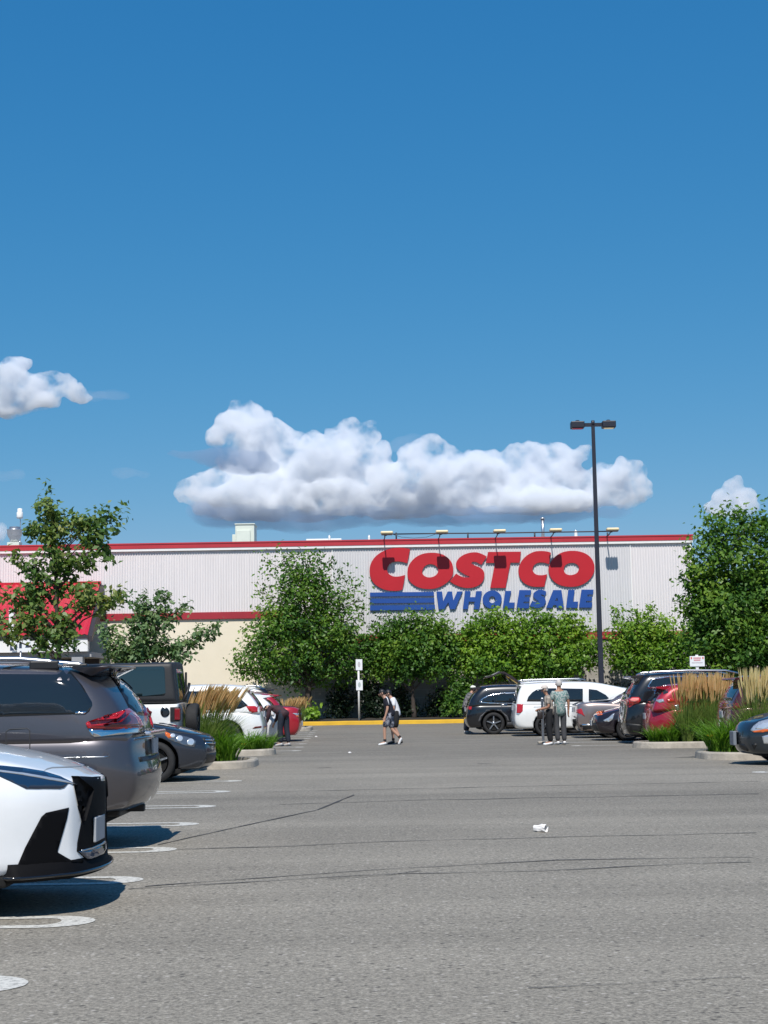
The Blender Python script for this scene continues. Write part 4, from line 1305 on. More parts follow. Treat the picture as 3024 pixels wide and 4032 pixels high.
# ================================================================ 2. grey minivan, tail to the aisle
L, W = 5.08, 1.98
car = make_car('parked_minivan', 'grey metallic minivan with red tail light and roof spoiler, behind the white crossover', 'minivan',
    -2.265 - L/2, 14.4 + W/2, -1, L, W, 1.72, zb=[(-2.54, 0.37), (-2.0, 0.33), (2.0, 0.24), (2.54, 0.26)],
    zt=[(-2.54, 1.05), (-2.2, 1.09), (0.5, 1.07), (1.4, 1.1), (2.0, 1.0), (2.4, 0.86), (2.54, 0.78)],
    xr=[(0.27, 0.22), (0.36, 0.14), (0.46, 0.05), (0.64, 0.0), (0.80, 0.015), (0.86, 0.05), (1.0, 0.06), (1.1, 0.07)],
    xf=[(0.24, -0.14), (0.4, -0.02), (0.65, 0.0), (0.85, -0.1), (1.05, -0.25)],
    cab=dict(z0=0.97, w=W * 0.985, len=3.9, roof=[(-1.95, 1.70), (-0.8, 1.735), (0.2, 1.74), (1.95, 1.62)],
             xr=[(0.97, -2.475), (1.2, -2.435), (1.4, -2.33), (1.55, -2.2), (1.66, -2.05), (1.72, -1.98)],
             xf=[(0.97, 1.75), (1.15, 1.5), (1.5, 0.85), (1.72, 0.45)], k=dict(cr=0.5, er=0.80, bow_r=0.10)),
    wb=(L/2 - 0.98, -L/2 + 1.06), wr=0.35, paintm=P_GREY, low=dict(cr=0.50, er=0.80, bow_r=0.09))
mv = car
pv = lambda poly, m, name, **kw: patch(mv, poly, 'cam', m, name, **dict(dict(step=18, mirror=True), **kw))
pv([(-420,2640),(0,2630),(259,2633),(277,2645),(325,2702),(362,2765),(363,2777),(352,2800),(335,2813),(283,2812),(0,2821),(-420,2832)], M_GLASS, 'window', step=30)
pv([(297,2803),(341,2801),(333,2811),(296,2812)], M_CHROME, 'window_trim', off=0.011)
pv([(338,2848),(347,2841),(456,2834),(474,2821),(488,2796),(505,2790),(527,2806),(548,2830),(562,2856),(556,2872),(345,2868)], M_TAIL, 'tail_light', off=0.012)
pv([(340,2858),(400,2856),(470,2848),(500,2812),(512,2806),(530,2826),(548,2852),(545,2862),(420,2864)], M_TAILD, 'tail_light_inner', off=0.015)
pv([(348,2871),(553,2867),(556,2884),(400,2899),(372,2902),(358,2894)], M_CHROME, 'tail_trim', off=0.012)
pv([(452,2673),(478,2657),(503,2667),(530,2700),(556,2738),(572,2772),(566,2818),(531,2812),(503,2772),(474,2716)], M_GLASS, 'rear_window', off=0.008, mirror=False)
pv([(405,2640),(434,2664),(460,2698),(486,2743),(507,2785),(522,2806),(534,2813),(508,2768),(480,2711),(457,2671),(440,2648)], M_GLOSSBLACK, 'pillar_glass_shade', off=0.006)  # black wraparound glass plus the spoiler's shadow, put in as colour
pv([(570,2776),(582,2780),(597,2806),(599,2815),(572,2818)], M_TAILD, 'hatch_light', off=0.012, mirror=False)
strip(mv, [(24,2990),(24,2882),(34,2873),(106,2868),(117,2876),(118,2990)], 4, 'cam', M_SEAM, 'fuel_door_seam', step=20, off=0.003)
strip(mv, [(180,2987),(313,2983),(428,2979)], 5, 'cam', M_SATIN, 'bumper_seam', step=20, off=0.003)
strip(mv, [(332,2604),(366,2630),(402,2660)], 5, 'cam', M_SEAM, 'roof_seam', step=20, off=0.003)
# spoiler
bm = bmesh.new()
secs = []
for k in range(15):
    f = -1 + 2 * k / 14
    y = 0.76 * f
    b = 0.10 * f * f
    secs.append([bm.verts.new(c) for c in ((-1.80 + b * 0.2, y * 0.95, 1.722), (-2.10 + b, y, 1.736), (-2.268 + b, y, 1.729), (-2.272 + b, y, 1.722), (-2.24 + b, y, 1.708), (-2.06 + b * 0.6, y, 1.635))])
for a, b in zip(secs, secs[1:]):
    for i in range(6): bm.faces.new((a[i], a[(i + 1) % 6], b[(i + 1) % 6], b[i]))
bm.faces.new(secs[0]); bm.faces.new(secs[-1][::-1]); fix(bm)
bmesh.ops.bevel(bm, geom=list(bm.edges), offset=0.008, segments=2, affect='EDGES', profile=0.5) if False else None
from_bm('spoiler', bm, P_GREY, mv.root, True)
rails(mv, [(-1.72, 1.735), (-1.6, 1.775), (-1.3, 1.805), (-0.9, 1.81), (0.3, 1.81), (0.6, 1.80), (0.8, 1.75)], M_SATIN, 0.026, 0.70)
for x in (-1.55, 0.55):
    for y in (-0.7, 0.7):
        bm = bmesh.new(); rbox(bm, x - 0.14, x + 0.14, y - 0.03, y + 0.03, 1.70, 1.785, 0.015); from_bm('rail_foot', bm, M_BLACK, mv.root)
for x in (-1.2, -0.3):
    bm = bmesh.new(); rbox(bm, x, x + 0.07, -0.68, 0.68, 1.80, 1.835, 0.01); from_bm('cross_bar', bm, M_BLACK, mv.root)
# plate recess, garnish, bumper ledge, tow hitch
patch(mv, [(-0.36, 0.87), (0.36, 0.87), (0.33, 1.05), (-0.33, 1.05)], 'rear', M_BLACK, 'plate_recess', off=0.008)
plate(mv, 'rear', 0.95)
bm = bmesh.new(); rbox(bm, -2.535, -2.47, -0.5, 0.5, 1.06, 1.10, 0.012); from_bm('hatch_garnish', bm, M_CHROME, mv.root)
bm = bmesh.new(); rbox(bm, -2.40, -1.9, -0.045, 0.045, 0.31, 0.38, 0.01); rbox(bm, -2.24, -2.1, -0.5, 0.5, 0.29, 0.36, 0.02); from_bm('tow_hitch', bm, M_BLACK, mv.root)
patch(mv, [(-0.62, 0.815), (0.62, 0.815), (0.62, 0.86), (-0.62, 0.86)], 'rear', M_BLACK, 'bumper_step', off=0.007)
mirrors(mv, 1.35, 1.15, P_GREY)
handles(mv, [-0.1, 0.5], 1.0, P_GREY)

# ================================================================ 3. dark slate sedan, nose to the aisle
def sedan(name, label, X, Y, face, paintm, L=4.85, W=1.84, H=1.45, hood=0.86, deck=1.0, cat='sedan', **kw):
    zt = [(-L/2, deck - 0.06), (-L/2+0.15, deck), (-L/2+0.8, deck + 0.02), (0.0, 0.97), (L/2-1.35, 0.98), (L/2-0.8, hood + 0.04), (L/2-0.25, hood - 0.07), (L/2, hood - 0.18)]
    xr = [(0.2, 0.16), (0.36, 0.04), (0.6, 0.0), (0.8, 0.05), (1.0, 0.04), (1.1, 0.05)]
    xf = [(0.18, -0.14), (0.32, -0.02), (0.5, 0.0), (0.68, -0.04), (0.8, -0.14), (0.95, -0.3)]
    z0 = 0.90
    cab = dict(z0=z0, w=W * 0.94, len=L * 0.62, roof=[(-L*0.31, H - 0.12), (-L*0.12, H-0.01), (0.02, H), (L*0.14, H-0.02), (L*0.31, H - 0.12)],
               xr=[(z0, -L/2+0.55), (1.05, -L/2+0.92), (H-0.12, -L/2+1.62), (H, -L/2+1.8)],
               xf=[(z0, L/2-1.15), (1.05, L/2-1.42), (H-0.1, L/2-2.2), (H, L/2-2.4)])
    wr = kw.pop('wr', 0.33)
    low = dict(cf=0.85, ef=0.64, bow_f=0.09); low.update(kw.pop('low', {}))
    car = make_car(name, label, cat, X, Y, face, L, W, H, zb=0.2, zt=zt, xr=xr, xf=xf, cab=cab, wb=(L/2-0.93, -L/2+1.08), wr=wr, paintm=paintm, low=low, **kw)
    zl, zh = 1.0, H - 0.13
    for w in ([(-L/2+1.30, zl+0.04), (-L/2+1.5, zl), (-L/2+1.62, zl), (-L/2+1.62, zl+0.24)],
              [(-L/2+1.67, zl), (-L/2+2.35, zl-0.01), (-L/2+2.35, zh), (-L/2+1.98, zh-0.03), (-L/2+1.67, zl+0.27)],
              [(-L/2+2.42, zl-0.01), (L/2-1.55, zl-0.01), (L/2-2.2, zh-0.02), (-L/2+2.42, zh)]):
        patch(car, w, 'side', M_GLASS, 'window', mirror=True)
    patch(car, [(-0.62, 1.06), (0.62, 1.06), (0.5, H-0.1), (-0.5, H-0.1)], 'rear', M_GLASS, 'rear_window')
    patch(car, [(-0.68, 1.03), (0.68, 1.03), (0.55, H-0.1), (-0.55, H-0.1)], 'front', M_GLASS, 'windscreen')
    mirrors(car, L/2 - 1.6, 1.04, paintm, 0.9)
    return car
L, W = 4.9, 1.85
sx = P(848, 2960, 26.9).x
sd = sedan('parked_sedan', 'dark slate blue sedan, nose out, in front of the lifted off-roader', sx - L/2, 26.0 + W/2, 1, P_SLATE, L=L, W=W, hood=0.95, deck=1.04, H=1.47, wr=0.345)
ps = lambda poly, m, name, **kw: patch(sd, poly, 'cam', m, name, **dict(dict(step=14, mirror=True), **kw))
ps([(652,2898),(672,2885),(700,2893),(740,2903),(772,2918),(766,2942),(735,2938),(690,2922),(664,2912)], mat('headlight_housing', (0.16, 0.18, 0.21), 0.15, metal=0.6, coat=1.0), 'headlight', off=0.008)
for cx_, cy_, rr_ in ((680, 2897, 9), (707, 2908, 12), (750, 2922, 14)):
    ps([(cx_ + rr_ * math.cos(t), cy_ + rr_ * 0.95 * math.sin(t)) for t in [k * math.pi / 7 for k in range(14)]], M_GLINT, 'glint_lamp', off=0.014, step=6)  # round lamps, their sun glint carried by the bright colour
ps([(648,2880),(668,2888),(678,2904),(664,2908),(652,2896)], M_AMBER, 'indicator', off=0.009)
ps([(796,2904),(842,2905),(846,2936),(826,2936),(806,2922)], M_BLACK, 'grille', off=0.008)
for yy in (2913, 2925): strip(sd, [(808, yy), (844, yy + 3)], 4, 'cam', M_CHROME, 'grille_bar', off=0.016, step=12, mirror=True)
patch(sd, [(-0.62, 0.30), (0.62, 0.30), (0.55, 0.46), (-0.55, 0.46)], 'front', M_BLACK, 'lower_grille', off=0.007)
strip(sd, [(640,2873),(700,2884),(760,2890),(842,2896)], 3, 'cam', M_SEAM, 'bonnet_seam', step=14, mirror=True, off=0.004)
bm = bmesh.new()
tube(bm, [(L/2 - 0.95, -W/2 + 0.1, 0.17), (L/2 - 0.6, -W/2 + 0.16, 0.165)], 0.02, 6); from_bm('splash_guard', bm, M_BLACK, sd.root)

# ================================================================ 4. white and black lifted off-roader
L, W, H = 4.5, 1.9, 2.07
jx = P(722, 2750, 29.6).x
jp = make_car('parked_offroader', 'boxy white off-roader with black hard top and spare wheel, behind the slate sedan', 'off-roader',
    jx - L/2, 28.7 + W/2, -1, L, W * 0.9, H, zb=0.55, zt=[(-L/2, 1.30), (0.6, 1.30), (0.9, 1.28), (L/2 - 0.1, 1.2), (L/2, 1.15)],
    xr=[(0.5, 0.06), (0.8, 0.0), (1.3, 0.0)], xf=[(0.5, -0.05), (0.9, 0.0), (1.2, -0.03)],
    cab=dict(z0=1.306, w=W * 0.885, len=2.9, roof=[(-1.45, H), (1.45, H - 0.02)], xr=[(1.306, -L/2 + 0.01), (H, -L/2 + 0.10)], xf=[(1.306, 0.85), (H, 0.5)], k=dict(cr=0.12, er=0.95, cf=0.2, ef=0.94, bow_r=0.01, crown=0.02)),
    wb=(L/2 - 0.75, -L/2 + 0.95), wr=0.42, paintm=P_WHITE2, cabm=mat('black_hard_top', (0.02, 0.02, 0.022), 0.55, var=0.1, bump=0.1, bscale=80), sec=SEC_BOX, csec=SEC_BOXCAB,
    low=dict(cr=0.12, er=0.95, cf=0.25, ef=0.9, bow_r=0.0, bow_f=0.02), rimmat=M_ALLOYD)
pj = lambda poly, m, name, **kw: patch(jp, poly, 'cam', m, name, **dict(dict(step=16, mirror=True), **kw))
pj([(440,2628),(500,2626),(640,2624),(648,2630),(652,2730),(645,2738),(560,2741),(440,2744)], M_GLASS_L, 'window', off=0.006)
pj([(638,2786),(646,2784),(660,2788),(668,2800),(668,2810),(660,2820),(650,2824),(638,2820),(632,2808),(632,2798)], M_GLOSSBLACK, 'fuel_cap', off=0.012, smooth=1)
for sy in (-1, 1):
    bm = bmesh.new(); rbox(bm, -L/2 - 0.03, -L/2 + 0.14, sy * 0.80 - 0.10, sy * 0.80 + 0.075, 0.97, 1.24, 0.015)
    from_bm('tail_light_housing', bm, M_BLACK, jp.root)
for sy in (-1, 1):
    bm = bmesh.new()
    rbox(bm, -L/2 - 0.045, -L/2 + 0.055, sy * 0.81 - 0.08, sy * 0.81 + 0.08, 1.0, 1.21, 0.01)
    from_bm('tail_light', bm, M_REDD, jp.root)
bm = bmesh.new(); rbox(bm, -L/2 - 0.15, -L/2 + 0.1, -0.85, 0.85, 0.55, 0.75, 0.03); from_bm('rear_bumper', bm, M_BLACK, jp.root)
for sy in (-1, 1):
    for x in (L/2 - 0.75, -L/2 + 0.95):
        bm = bmesh.new()
        pts = [(x + 0.62 * math.cos(t), sy * (W/2 - 0.06), 0.42 + 0.60 * math.sin(t)) for t in [R(12) + R(156) * k / 12 for k in range(13)]]
        tube(bm, pts, 0.10, 6, squash=0.5)
        from_bm('fender_flare', bm, M_BLACK, jp.root)
ty, rim = wheel_meshes(0.31, 0.22, 5, M_ALLOYD)
o = bpy.data.objects.new('spare_wheel', ty); COL.objects.link(o); o.parent = jp.root; o.location = (-L/2 - 0.17, -0.05, 0.99); o.rotation_euler = (0, 0, -math.pi / 2)
r_ = bpy.data.objects.new('rim', rim); COL.objects.link(r_); r_.parent = o
patch(jp, [(-0.5, 1.36), (0.5, 1.36), (0.48, 1.95), (-0.48, 1.95)], 'rear', M_GLASS_L, 'rear_window', off=0.006)
patch(jp, [(-0.62, 1.38), (0.62, 1.38), (0.6, 1.95), (-0.6, 1.95)], 'front', M_GLASS_L, 'windscreen', off=0.006)
for w in ([(-0.75, 1.38), (0.0, 1.38), (0.0, 1.93), (-0.75, 1.93)],): patch(jp, w, 'side', M_GLASS_L, 'window', mirror=True)
bm = bmesh.new(); rbox(bm, -L/2 - 0.012, -L/2 + 0.02, -0.42, -0.30, 1.35, 1.9, 0.01); from_bm('hatch_hinge', bm, M_BLACK, jp.root)
bm = bmesh.new(); tube(bm, [(-L/2 - 0.03, 0.3, 1.36), (-L/2 - 0.10, 0.18, 1.52), (-L/2 - 0.12, 0.1, 1.68)], 0.03, 6); from_bm('rear_wiper', bm, M_BLACK, jp.root)

# ================================================================ 5. row beyond the left island
def X_rear(px, Y, W): return P(px, 2800, Y + W * 0.5).x
L, W = 4.75, 1.9
wq = suv('parked_suv', 'white crossover with red tail light partly hidden by feather grass', X_rear(1062, 40.6, W) - L/2, 40.6, -1, P_WHITE2, L=L, W=W, H=1.72, wr=0.375, low=dict(cr=0.55, er=0.80))
pq = lambda poly, m, name, c=wq, **kw: patch(c, poly, 'cam', m, name, **dict(dict(step=12, mirror=True), **kw))
pq([(969,2780),(1000,2780),(1034,2783),(1036,2800),(1000,2806),(986,2808)], M_TAIL, 'tail_light', off=0.008)
pq([(994,2868),(1004,2861),(1052,2856),(1052,2862),(1000,2869)], M_TAILD, 'rear_reflector', off=0.008)
trim_lower(wq); plate(wq, 'rear', 0.95)
L, W = 4.45, 1.8
wh = suv('parked_hatchback', 'white compact hatchback squeezed between the white crossover and the red sedan', X_rear(1112, 45.2, W) - L/2, 45.2, -1, P_WHITE, L=L, W=W, H=1.50, cat='hatchback', wr=0.33, low=dict(cr=0.5, er=0.8))
pq([(1084,2806),(1098,2806),(1103,2812),(1102,2822),(1092,2820)], M_TAIL, 'tail_light', c=wh, off=0.009, step=6)
plate(wh, 'rear', 0.8)
L, W = 4.8, 1.83
rs = sedan('parked_sedan', 'bright red sedan, tail out, by the end of the yellow kerb', X_rear(1196, 48.6, W) - L/2, 48.6, -1, P_RED, L=L, W=W, H=1.46, deck=1.06)
pq([(1152,2808),(1178,2808),(1180,2816),(1168,2818)], M_LENS, 'tail_light', c=rs, off=0.009, step=6)
pq([(1166,2817),(1178,2816),(1176,2824),(1168,2824)], M_AMBER, 'indicator', c=rs, off=0.009, step=6)
plate(rs, 'rear', 0.55)
L, W = 4.7, 1.88
ds = suv('parked_suv', 'black suv with silver roof rails showing its roof above the red sedan', P(1118, 2800, 54).x - L/2, 53.6, -1, P_BLACK, L=L, W=W, H=1.73)
rails(ds, [(-1.6, 1.70), (-1.45, 1.76), (0.4, 1.78), (0.7, 1.72)], M_SATIN, 0.03, 0.68)
rear_set(ds, [(-L/2+0.02, 0.95), (-L/2+0.35, 0.98), (-L/2+0.3, 1.08), (-L/2+0.05, 1.08)]); trim_lower(ds)
# red car half hidden behind the open row
L, W = 4.4, 1.8
rh = suv('parked_hatchback', 'crimson hatchback whose sloping tail shows just behind the white hatchback', X_rear(1140, 51.2, W) - L/2, 51.0, -1, P_RED2, L=L, W=W, H=1.52, cat='hatchback', wr=0.33)
rear_set(rh, [(-L/2+0.02, 0.85), (-L/2+0.3, 0.88), (-L/2+0.28, 0.98), (-L/2+0.05, 0.98)])

# ================================================================ 6. right hand row
L, W = 4.6, 1.87
bs = suv('parked_suv', 'black suv with chrome arched window trim and five spoke wheel, by the yellow kerb', X_rear(1826, 52.3, W) + L/2, 52.3 + W/2, 1, P_BLACK, L=L, W=W, H=1.66, wr=0.37,
    wins=[], spokes=5, wstyle=0, low=dict(cr=0.5, er=0.82))
pb = lambda poly, m, name, c=bs, **kw: patch(c, poly, 'cam', m, name, **dict(dict(step=10, mirror=True), **kw))
pb([(1896,2764),(1906,2756),(1918,2748),(1945,2740),(1945,2764)], M_GLASS, 'window')
pb([(1949,2764),(1949,2739),(1975,2735),(2040,2733),(2040,2766)], M_GLASS, 'window')
pb([(2046,2766),(2046,2733),(2100,2734),(2150,2766)], M_GLASS, 'window')
strip(bs, [(1888,2764),(1900,2752),(1918,2742),(1945,2734),(1990,2729),(2070,2728)], 4.5, 'cam', M_CHROME, 'window_trim', step=10, mirror=True, off=0.010)
strip(bs, [(1888,2764),(1920,2768),(1960,2770),(2150,2771)], 3.5, 'cam', M_CHROME, 'window_trim', step=10, mirror=True, off=0.010)
pb([(1835,2788),(1842,2781),(1858,2782),(1856,2794),(1840,2795)], M_TAIL, 'tail_light', off=0.008, step=6)
plate(bs, 'rear', 0.85)
L_s, W_s = bs.L, bs.W
patch(bs, [(-L/2+0.42, 0.42), (-L/2+0.5, 0.62), (-L/2+0.72, 0.80), (-L/2+1.2, 0.80), (-L/2+1.42, 0.62), (-L/2+1.5, 0.42), (-L/2+1.44, 0.42), (-L/2+1.36, 0.6), (-L/2+1.18, 0.74), (-L/2+0.74, 0.74), (-L/2+0.56, 0.6), (-L/2+0.48, 0.42)], 'side', mat('grey_cladding', (0.08, 0.08, 0.085), 0.6), 'arch_trim', mirror=True, off=0.012)
trim_lower(bs, 0.24, 0.40, bpy.data.materials['grey_cladding'])
handles(bs, [-L/2 + 1.32], 0.98, M_CHROME)
strip(bs, [(-L/2+1.1, 0.35), (-L/2+1.25, 0.9), (-L/2+1.22, 1.0)], 0.012, 'side', M_SEAM, 'door_seam', mirror=True, off=0.004)

L, W = 5.1, 1.95
wm = make_car('parked_minivan', 'white minivan with upright red tail light, tail out beside the black suv', 'minivan', X_rear(2012, 49.3, W) + L/2, 49.3 + W/2, 1, L, W, 1.72,
    zb=0.24, zt=[(-2.55, 1.02), (-2.2, 1.05), (0.6, 1.04), (1.5, 1.08), (2.1, 0.98), (2.55, 0.78)], xr=[(0.24, 0.14), (0.4, 0.02), (0.6, 0.0), (0.75, 0.04), (1.1, 0.06)], xf=[(0.24, -0.14), (0.4, -0.02), (0.65, 0.0), (0.85, -0.1), (1.05, -0.25)],
    cab=dict(z0=0.94, w=W * 0.97, len=4.0, roof=[(-2.0, 1.655), (-1.4, 1.685), (-0.5, 1.70), (0.5, 1.70), (1.2, 1.655), (2.0, 1.48)], xr=[(0.94, -2.49), (1.25, -2.43), (1.45, -2.36), (1.58, -2.29), (1.68, -2.18)], xf=[(0.94, 2.2), (1.15, 1.9), (1.45, 1.25), (1.68, 0.8)], k=dict(cr=0.3, er=0.91)),
    wb=(L/2 - 0.98, -L/2 + 1.02), wr=0.34, paintm=P_WHITE2, low=dict(cr=0.35, er=0.88), rimmat=M_ALLOYD)
pw = lambda poly, m, name, **kw: patch(wm, poly, 'cam', m, name, **dict(dict(step=12, mirror=True), **kw))
pw([(2074,2762),(2080,2744),(2096,2726),(2112,2716),(2160,2710),(2190,2710),(2190,2763)], M_GLASS, 'window')
pw([(2196,2763),(2196,2710),(2295,2712),(2295,2763)], M_GLASS, 'window')
pw([(2318,2763),(2318,2713),(2350,2717),(2385,2736),(2408,2760)], M_GLASS, 'window')
pw([(2036,2772),(2060,2773),(2058,2800),(2050,2808),(2034,2808)], M_TAIL, 'tail_light', off=0.008, step=6)
pw([(2034,2809),(2050,2809),(2042,2816),(2034,2814)], M_LENS, 'reverse_light', off=0.008, step=6)
patch(wm, [(-0.72, 1.06), (0.72, 1.06), (0.6, 1.58), (-0.6, 1.58)], 'rear', M_GLASS, 'rear_window', off=0.006)
patch(wm, [(-0.72, 1.12), (0.72, 1.12), (0.6, 1.6), (-0.6, 1.6)], 'front', M_GLASS, 'windscreen', off=0.006)
plate(wm, 'rear', 0.9, m=M_PLATE); handles(wm, [-0.3, 0.3], 0.98, P_WHITE2)
strip(wm, [(-0.95, 0.4), (-0.95, 1.0)], 0.014, 'side', M_SEAM2, 'door_seam', mirror=True, off=0.004)
strip(wm, [(-1.9, 0.93), (0.2, 0.93)], 0.025, 'side', M_SEAM2, 'door_track', mirror=True, off=0.004)
bm = bmesh.new(); prism(bm, [(-1.95, 1.66), (-2.3, 1.64), (-2.32, 1.60), (-2.1, 1.56)], lambda a, b, d: Vector((a, d, b)), -0.68, 0.68); fix(bm); from_bm('spoiler', bm, P_WHITE2, wm.root)

L, W = 4.75, 1.9
hs_ = suv('parked_suv', 'white suv with roof rails and raised dark tailgate, behind the black suv', P(1985, 2700, 57).x + L/2, 57.0, 1, P_WHITE, L=L, W=W, H=1.80, spoiler=False)
rails(hs_, [(-1.9, 1.78), (-1.7, 1.84), (0.3, 1.86), (0.55, 1.8)], M_SATIN, 0.025, 0.68)
rear_set(hs_, [(-L/2+0.02, 0.95), (-L/2+0.3, 0.98), (-L/2+0.28, 1.1), (-L/2+0.05, 1.1)])
# raised tailgate
hx, hz = -L/2 + 0.55, 1.76
bm = bmesh.new()
sect = [(0.0, 0.0), (-0.32, 0.25), (-0.62, 0.42), (-0.78, 0.42), (-1.05, 0.30), (-1.32, 0.24)]
th = 0.06
rows = []
for k in range(9):
    f = -1 + 2 * k / 8
    rows.append(([bm.verts.new((hx + a * (1 - 0.04 * f * f), 0.70 * f, hz + b - 0.02 * f * f)) for a, b in sect], [bm.verts.new((hx + a * (1 - 0.04 * f * f), 0.70 * f, hz + b - 0.02 * f * f - th)) for a, b in sect]))
for (a, a2), (b, b2) in zip(rows, rows[1:]):
    for i in range(len(sect) - 1):
        bm.faces.new((a[i], a[i + 1], b[i + 1], b[i])); bm.faces.new((a2[i], b2[i], b2[i + 1], a2[i + 1]))
    bm.faces.new((a[-1], a2[-1], b2[-1], b[-1])); bm.faces.new((a[0], b[0], b2[0], a2[0]))
for rr in (rows[0], rows[-1]):
    for i in range(len(sect) - 1): bm.faces.new((rr[0][i], rr[1][i], rr[1][i + 1], rr[0][i + 1]))
fix(bm); tg_ = from_bm('tailgate', bm, P_CHAR, hs_.root)
for sy in (-0.6, 0.6):
    bm = bmesh.new(); tube(bm, [(hx - 0.05, sy, hz - 0.45), (hx - 0.6, sy, hz + 0.3)], 0.025, 6); from_bm('gas_strut', bm, M_BLACK, hs_.root, True)

L, W = 4.8, 1.83
ts = sedan('parked_sedan', 'rose grey sedan with dark rear window, tail out, next to the standing couple', X_rear(2252, 46.4, W) + L/2, 46.4 + W/2, 1, P_TAN, L=L, W=W, H=1.47, deck=1.06)
pt = lambda poly, m, name, c=ts, **kw: patch(c, poly, 'cam', m, name, **dict(dict(step=8, mirror=True), **kw))
pt([(2262,2796),(2290,2790),(2298,2812),(2304,2822),(2288,2812),(2268,2806)], M_TAIL, 'tail_light', off=0.009)
pt([(2290,2851),(2330,2852),(2326,2858),(2294,2857)], M_CHROME, 'bumper_trim', off=0.009)
patch(ts, [(-L/2+0.1, 0.22), (-L/2+0.66, 0.22), (-L/2+0.66, 0.36), (-L/2+0.05, 0.42)], 'side', M_BLACK, 'bumper_lower', mirror=True)
patch(ts, [(-0.8, 0.25), (0.8, 0.25), (0.75, 0.62), (-0.75, 0.62)], 'rear', M_GLOSSBLACK, 'bumper_insert', off=0.006)
plate(ts, 'rear', 0.85)
pt([(2190,2770),(2240,2762),(2290,2748),(2330,2735),(2380,2728),(2420,2730),(2395,2736),(2350,2755),(2310,2776),(2270,2786)], M_GLASS, 'rear_glass', off=0.007, mirror=False) if False else None

L, W = 4.55, 1.8
dn = sedan('parked_sedan', 'charcoal car, nose out, wedged between the rose grey sedan and the black wagon', P(2330, 2850, 44.4).x + L/2, 43.6 + W/2, -1, P_CHAR, L=L, W=W, H=1.44, hood=0.92, wr=0.33)
pt([(2376,2836),(2396,2826),(2412,2812),(2420,2808),(2412,2834),(2398,2842),(2382,2842)], M_LENS, 'headlight', c=dn, off=0.009)
pt([(2346,2800),(2368,2794),(2372,2814),(2352,2818)], M_AMBER, 'indicator', c=dn, off=0.009)
plate(dn, 'front', 0.5)
patch(dn, [(-0.55, 0.28), (0.55, 0.28), (0.5, 0.5), (-0.5, 0.5)], 'front', M_BLACK, 'lower_grille')

L, W, H = 4.72, 1.86, 1.86
rg = suv('parked_wagon', 'black wagon with silver roof rail and lit red tail light, right hand row', X_rear(2438, 40.8, W) + L/2, 40.8 + W/2, 1, P_BLACK, L=L, W=W, H=H, wr=0.37, wins=[], low=dict(cr=0.55, er=0.78), cat='suv')
pr = lambda poly, m, name, c=rg, **kw: patch(c, poly, 'cam', m, name, **dict(dict(step=10, mirror=True), **kw))
pr([(2556,2700),(2568,2680),(2572,2676),(2640,2668),(2640,2726),(2590,2726),(2580,2720)], M_GLASS, 'window')
pr([(2648,2726),(2648,2668),(2740,2666),(2740,2728)], M_GLASS, 'window')
pr([(2748,2728),(2748,2666),(2800,2668),(2860,2700),(2880,2728)], M_GLASS, 'window')
strip(rg, [(2595,2728),(2574,2718),(2552,2702),(2560,2690),(2570,2673),(2640,2664),(2820,2663)], 5, 'cam', M_CHROME, 'window_trim', step=10, mirror=True, off=0.011)
pr([(2450,2758),(2470,2752),(2490,2745),(2516,2745),(2524,2756),(2514,2770),(2490,2778),(2478,2786),(2466,2778)], M_TAIL, 'tail_light', off=0.009)
pr([(2478,2754),(2492,2748),(2514,2748),(2516,2758),(2500,2764),(2484,2762)], bpy.data.materials.get('bright_lens') or mat('bright_lens', (0.85, 0.25, 0.22), 0.1, coat=1.0), 'lamp_cluster', off=0.013)
pr([(2450,2700),(2485,2684),(2512,2682),(2500,2715),(2488,2735),(2447,2740)], M_GLASS, 'rear_window', off=0.006, mirror=False)
rails(rg, [(-1.75, H - 0.04), (-1.6, H + 0.02), (-0.6, H + 0.05), (0.4, H + 0.03), (0.75, H - 0.05)], M_SATIN, 0.028, 0.70)
plate(rg, 'rear', 0.9); trim_lower(rg, 0.24, 0.42)
patch(rg, [(-L/2+0.02, 0.24), (-L/2+0.42, 0.24), (-L/2+0.45, 0.5), (-L/2, 0.56)], 'side', M_BLACK, 'bumper_lower', mirror=True)

L, W = 4.3, 1.8
rd = suv('parked_hatchback', 'shiny red hatchback behind the tall feather grass on the right island', P(2534, 2820, 39.9).x + L/2, 39.0 + W/2, 1, P_RED2, L=L, W=W, H=1.56, cat='hatchback', wins=[], wr=0.33, low=dict(cr=0.75, er=0.62), spoiler=True)
pr([(2584,2733),(2596,2714),(2612,2702),(2626,2697),(2632,2728),(2612,2734)], M_GLASS_L, 'rear_window', c=rd, off=0.007, mirror=False)
pr([(2622,2754),(2640,2750),(2656,2752),(2656,2764),(2630,2766)], M_TAIL, 'tail_light', c=rd, off=0.009)
pr([(2578,2756),(2612,2752),(2616,2764),(2596,2768)], M_LENS, 'reverse_light', c=rd, off=0.009, mirror=False)
pr([(2655,2776),(2672,2774),(2676,2796),(2664,2800)], M_LENS, 'side_reflector', c=rd, off=0.009)
patch(rd, [(-1.2, 1.08), (-0.1, 1.07), (-0.1, 1.4), (-1.0, 1.38)], 'side', M_GLASS, 'window', mirror=True)
patch(rd, [(-0.03, 1.07), (0.85, 1.07), (0.35, 1.36), (-0.03, 1.4)], 'side', M_GLASS, 'window', mirror=True)
plate(rd, 'rear', 0.75)

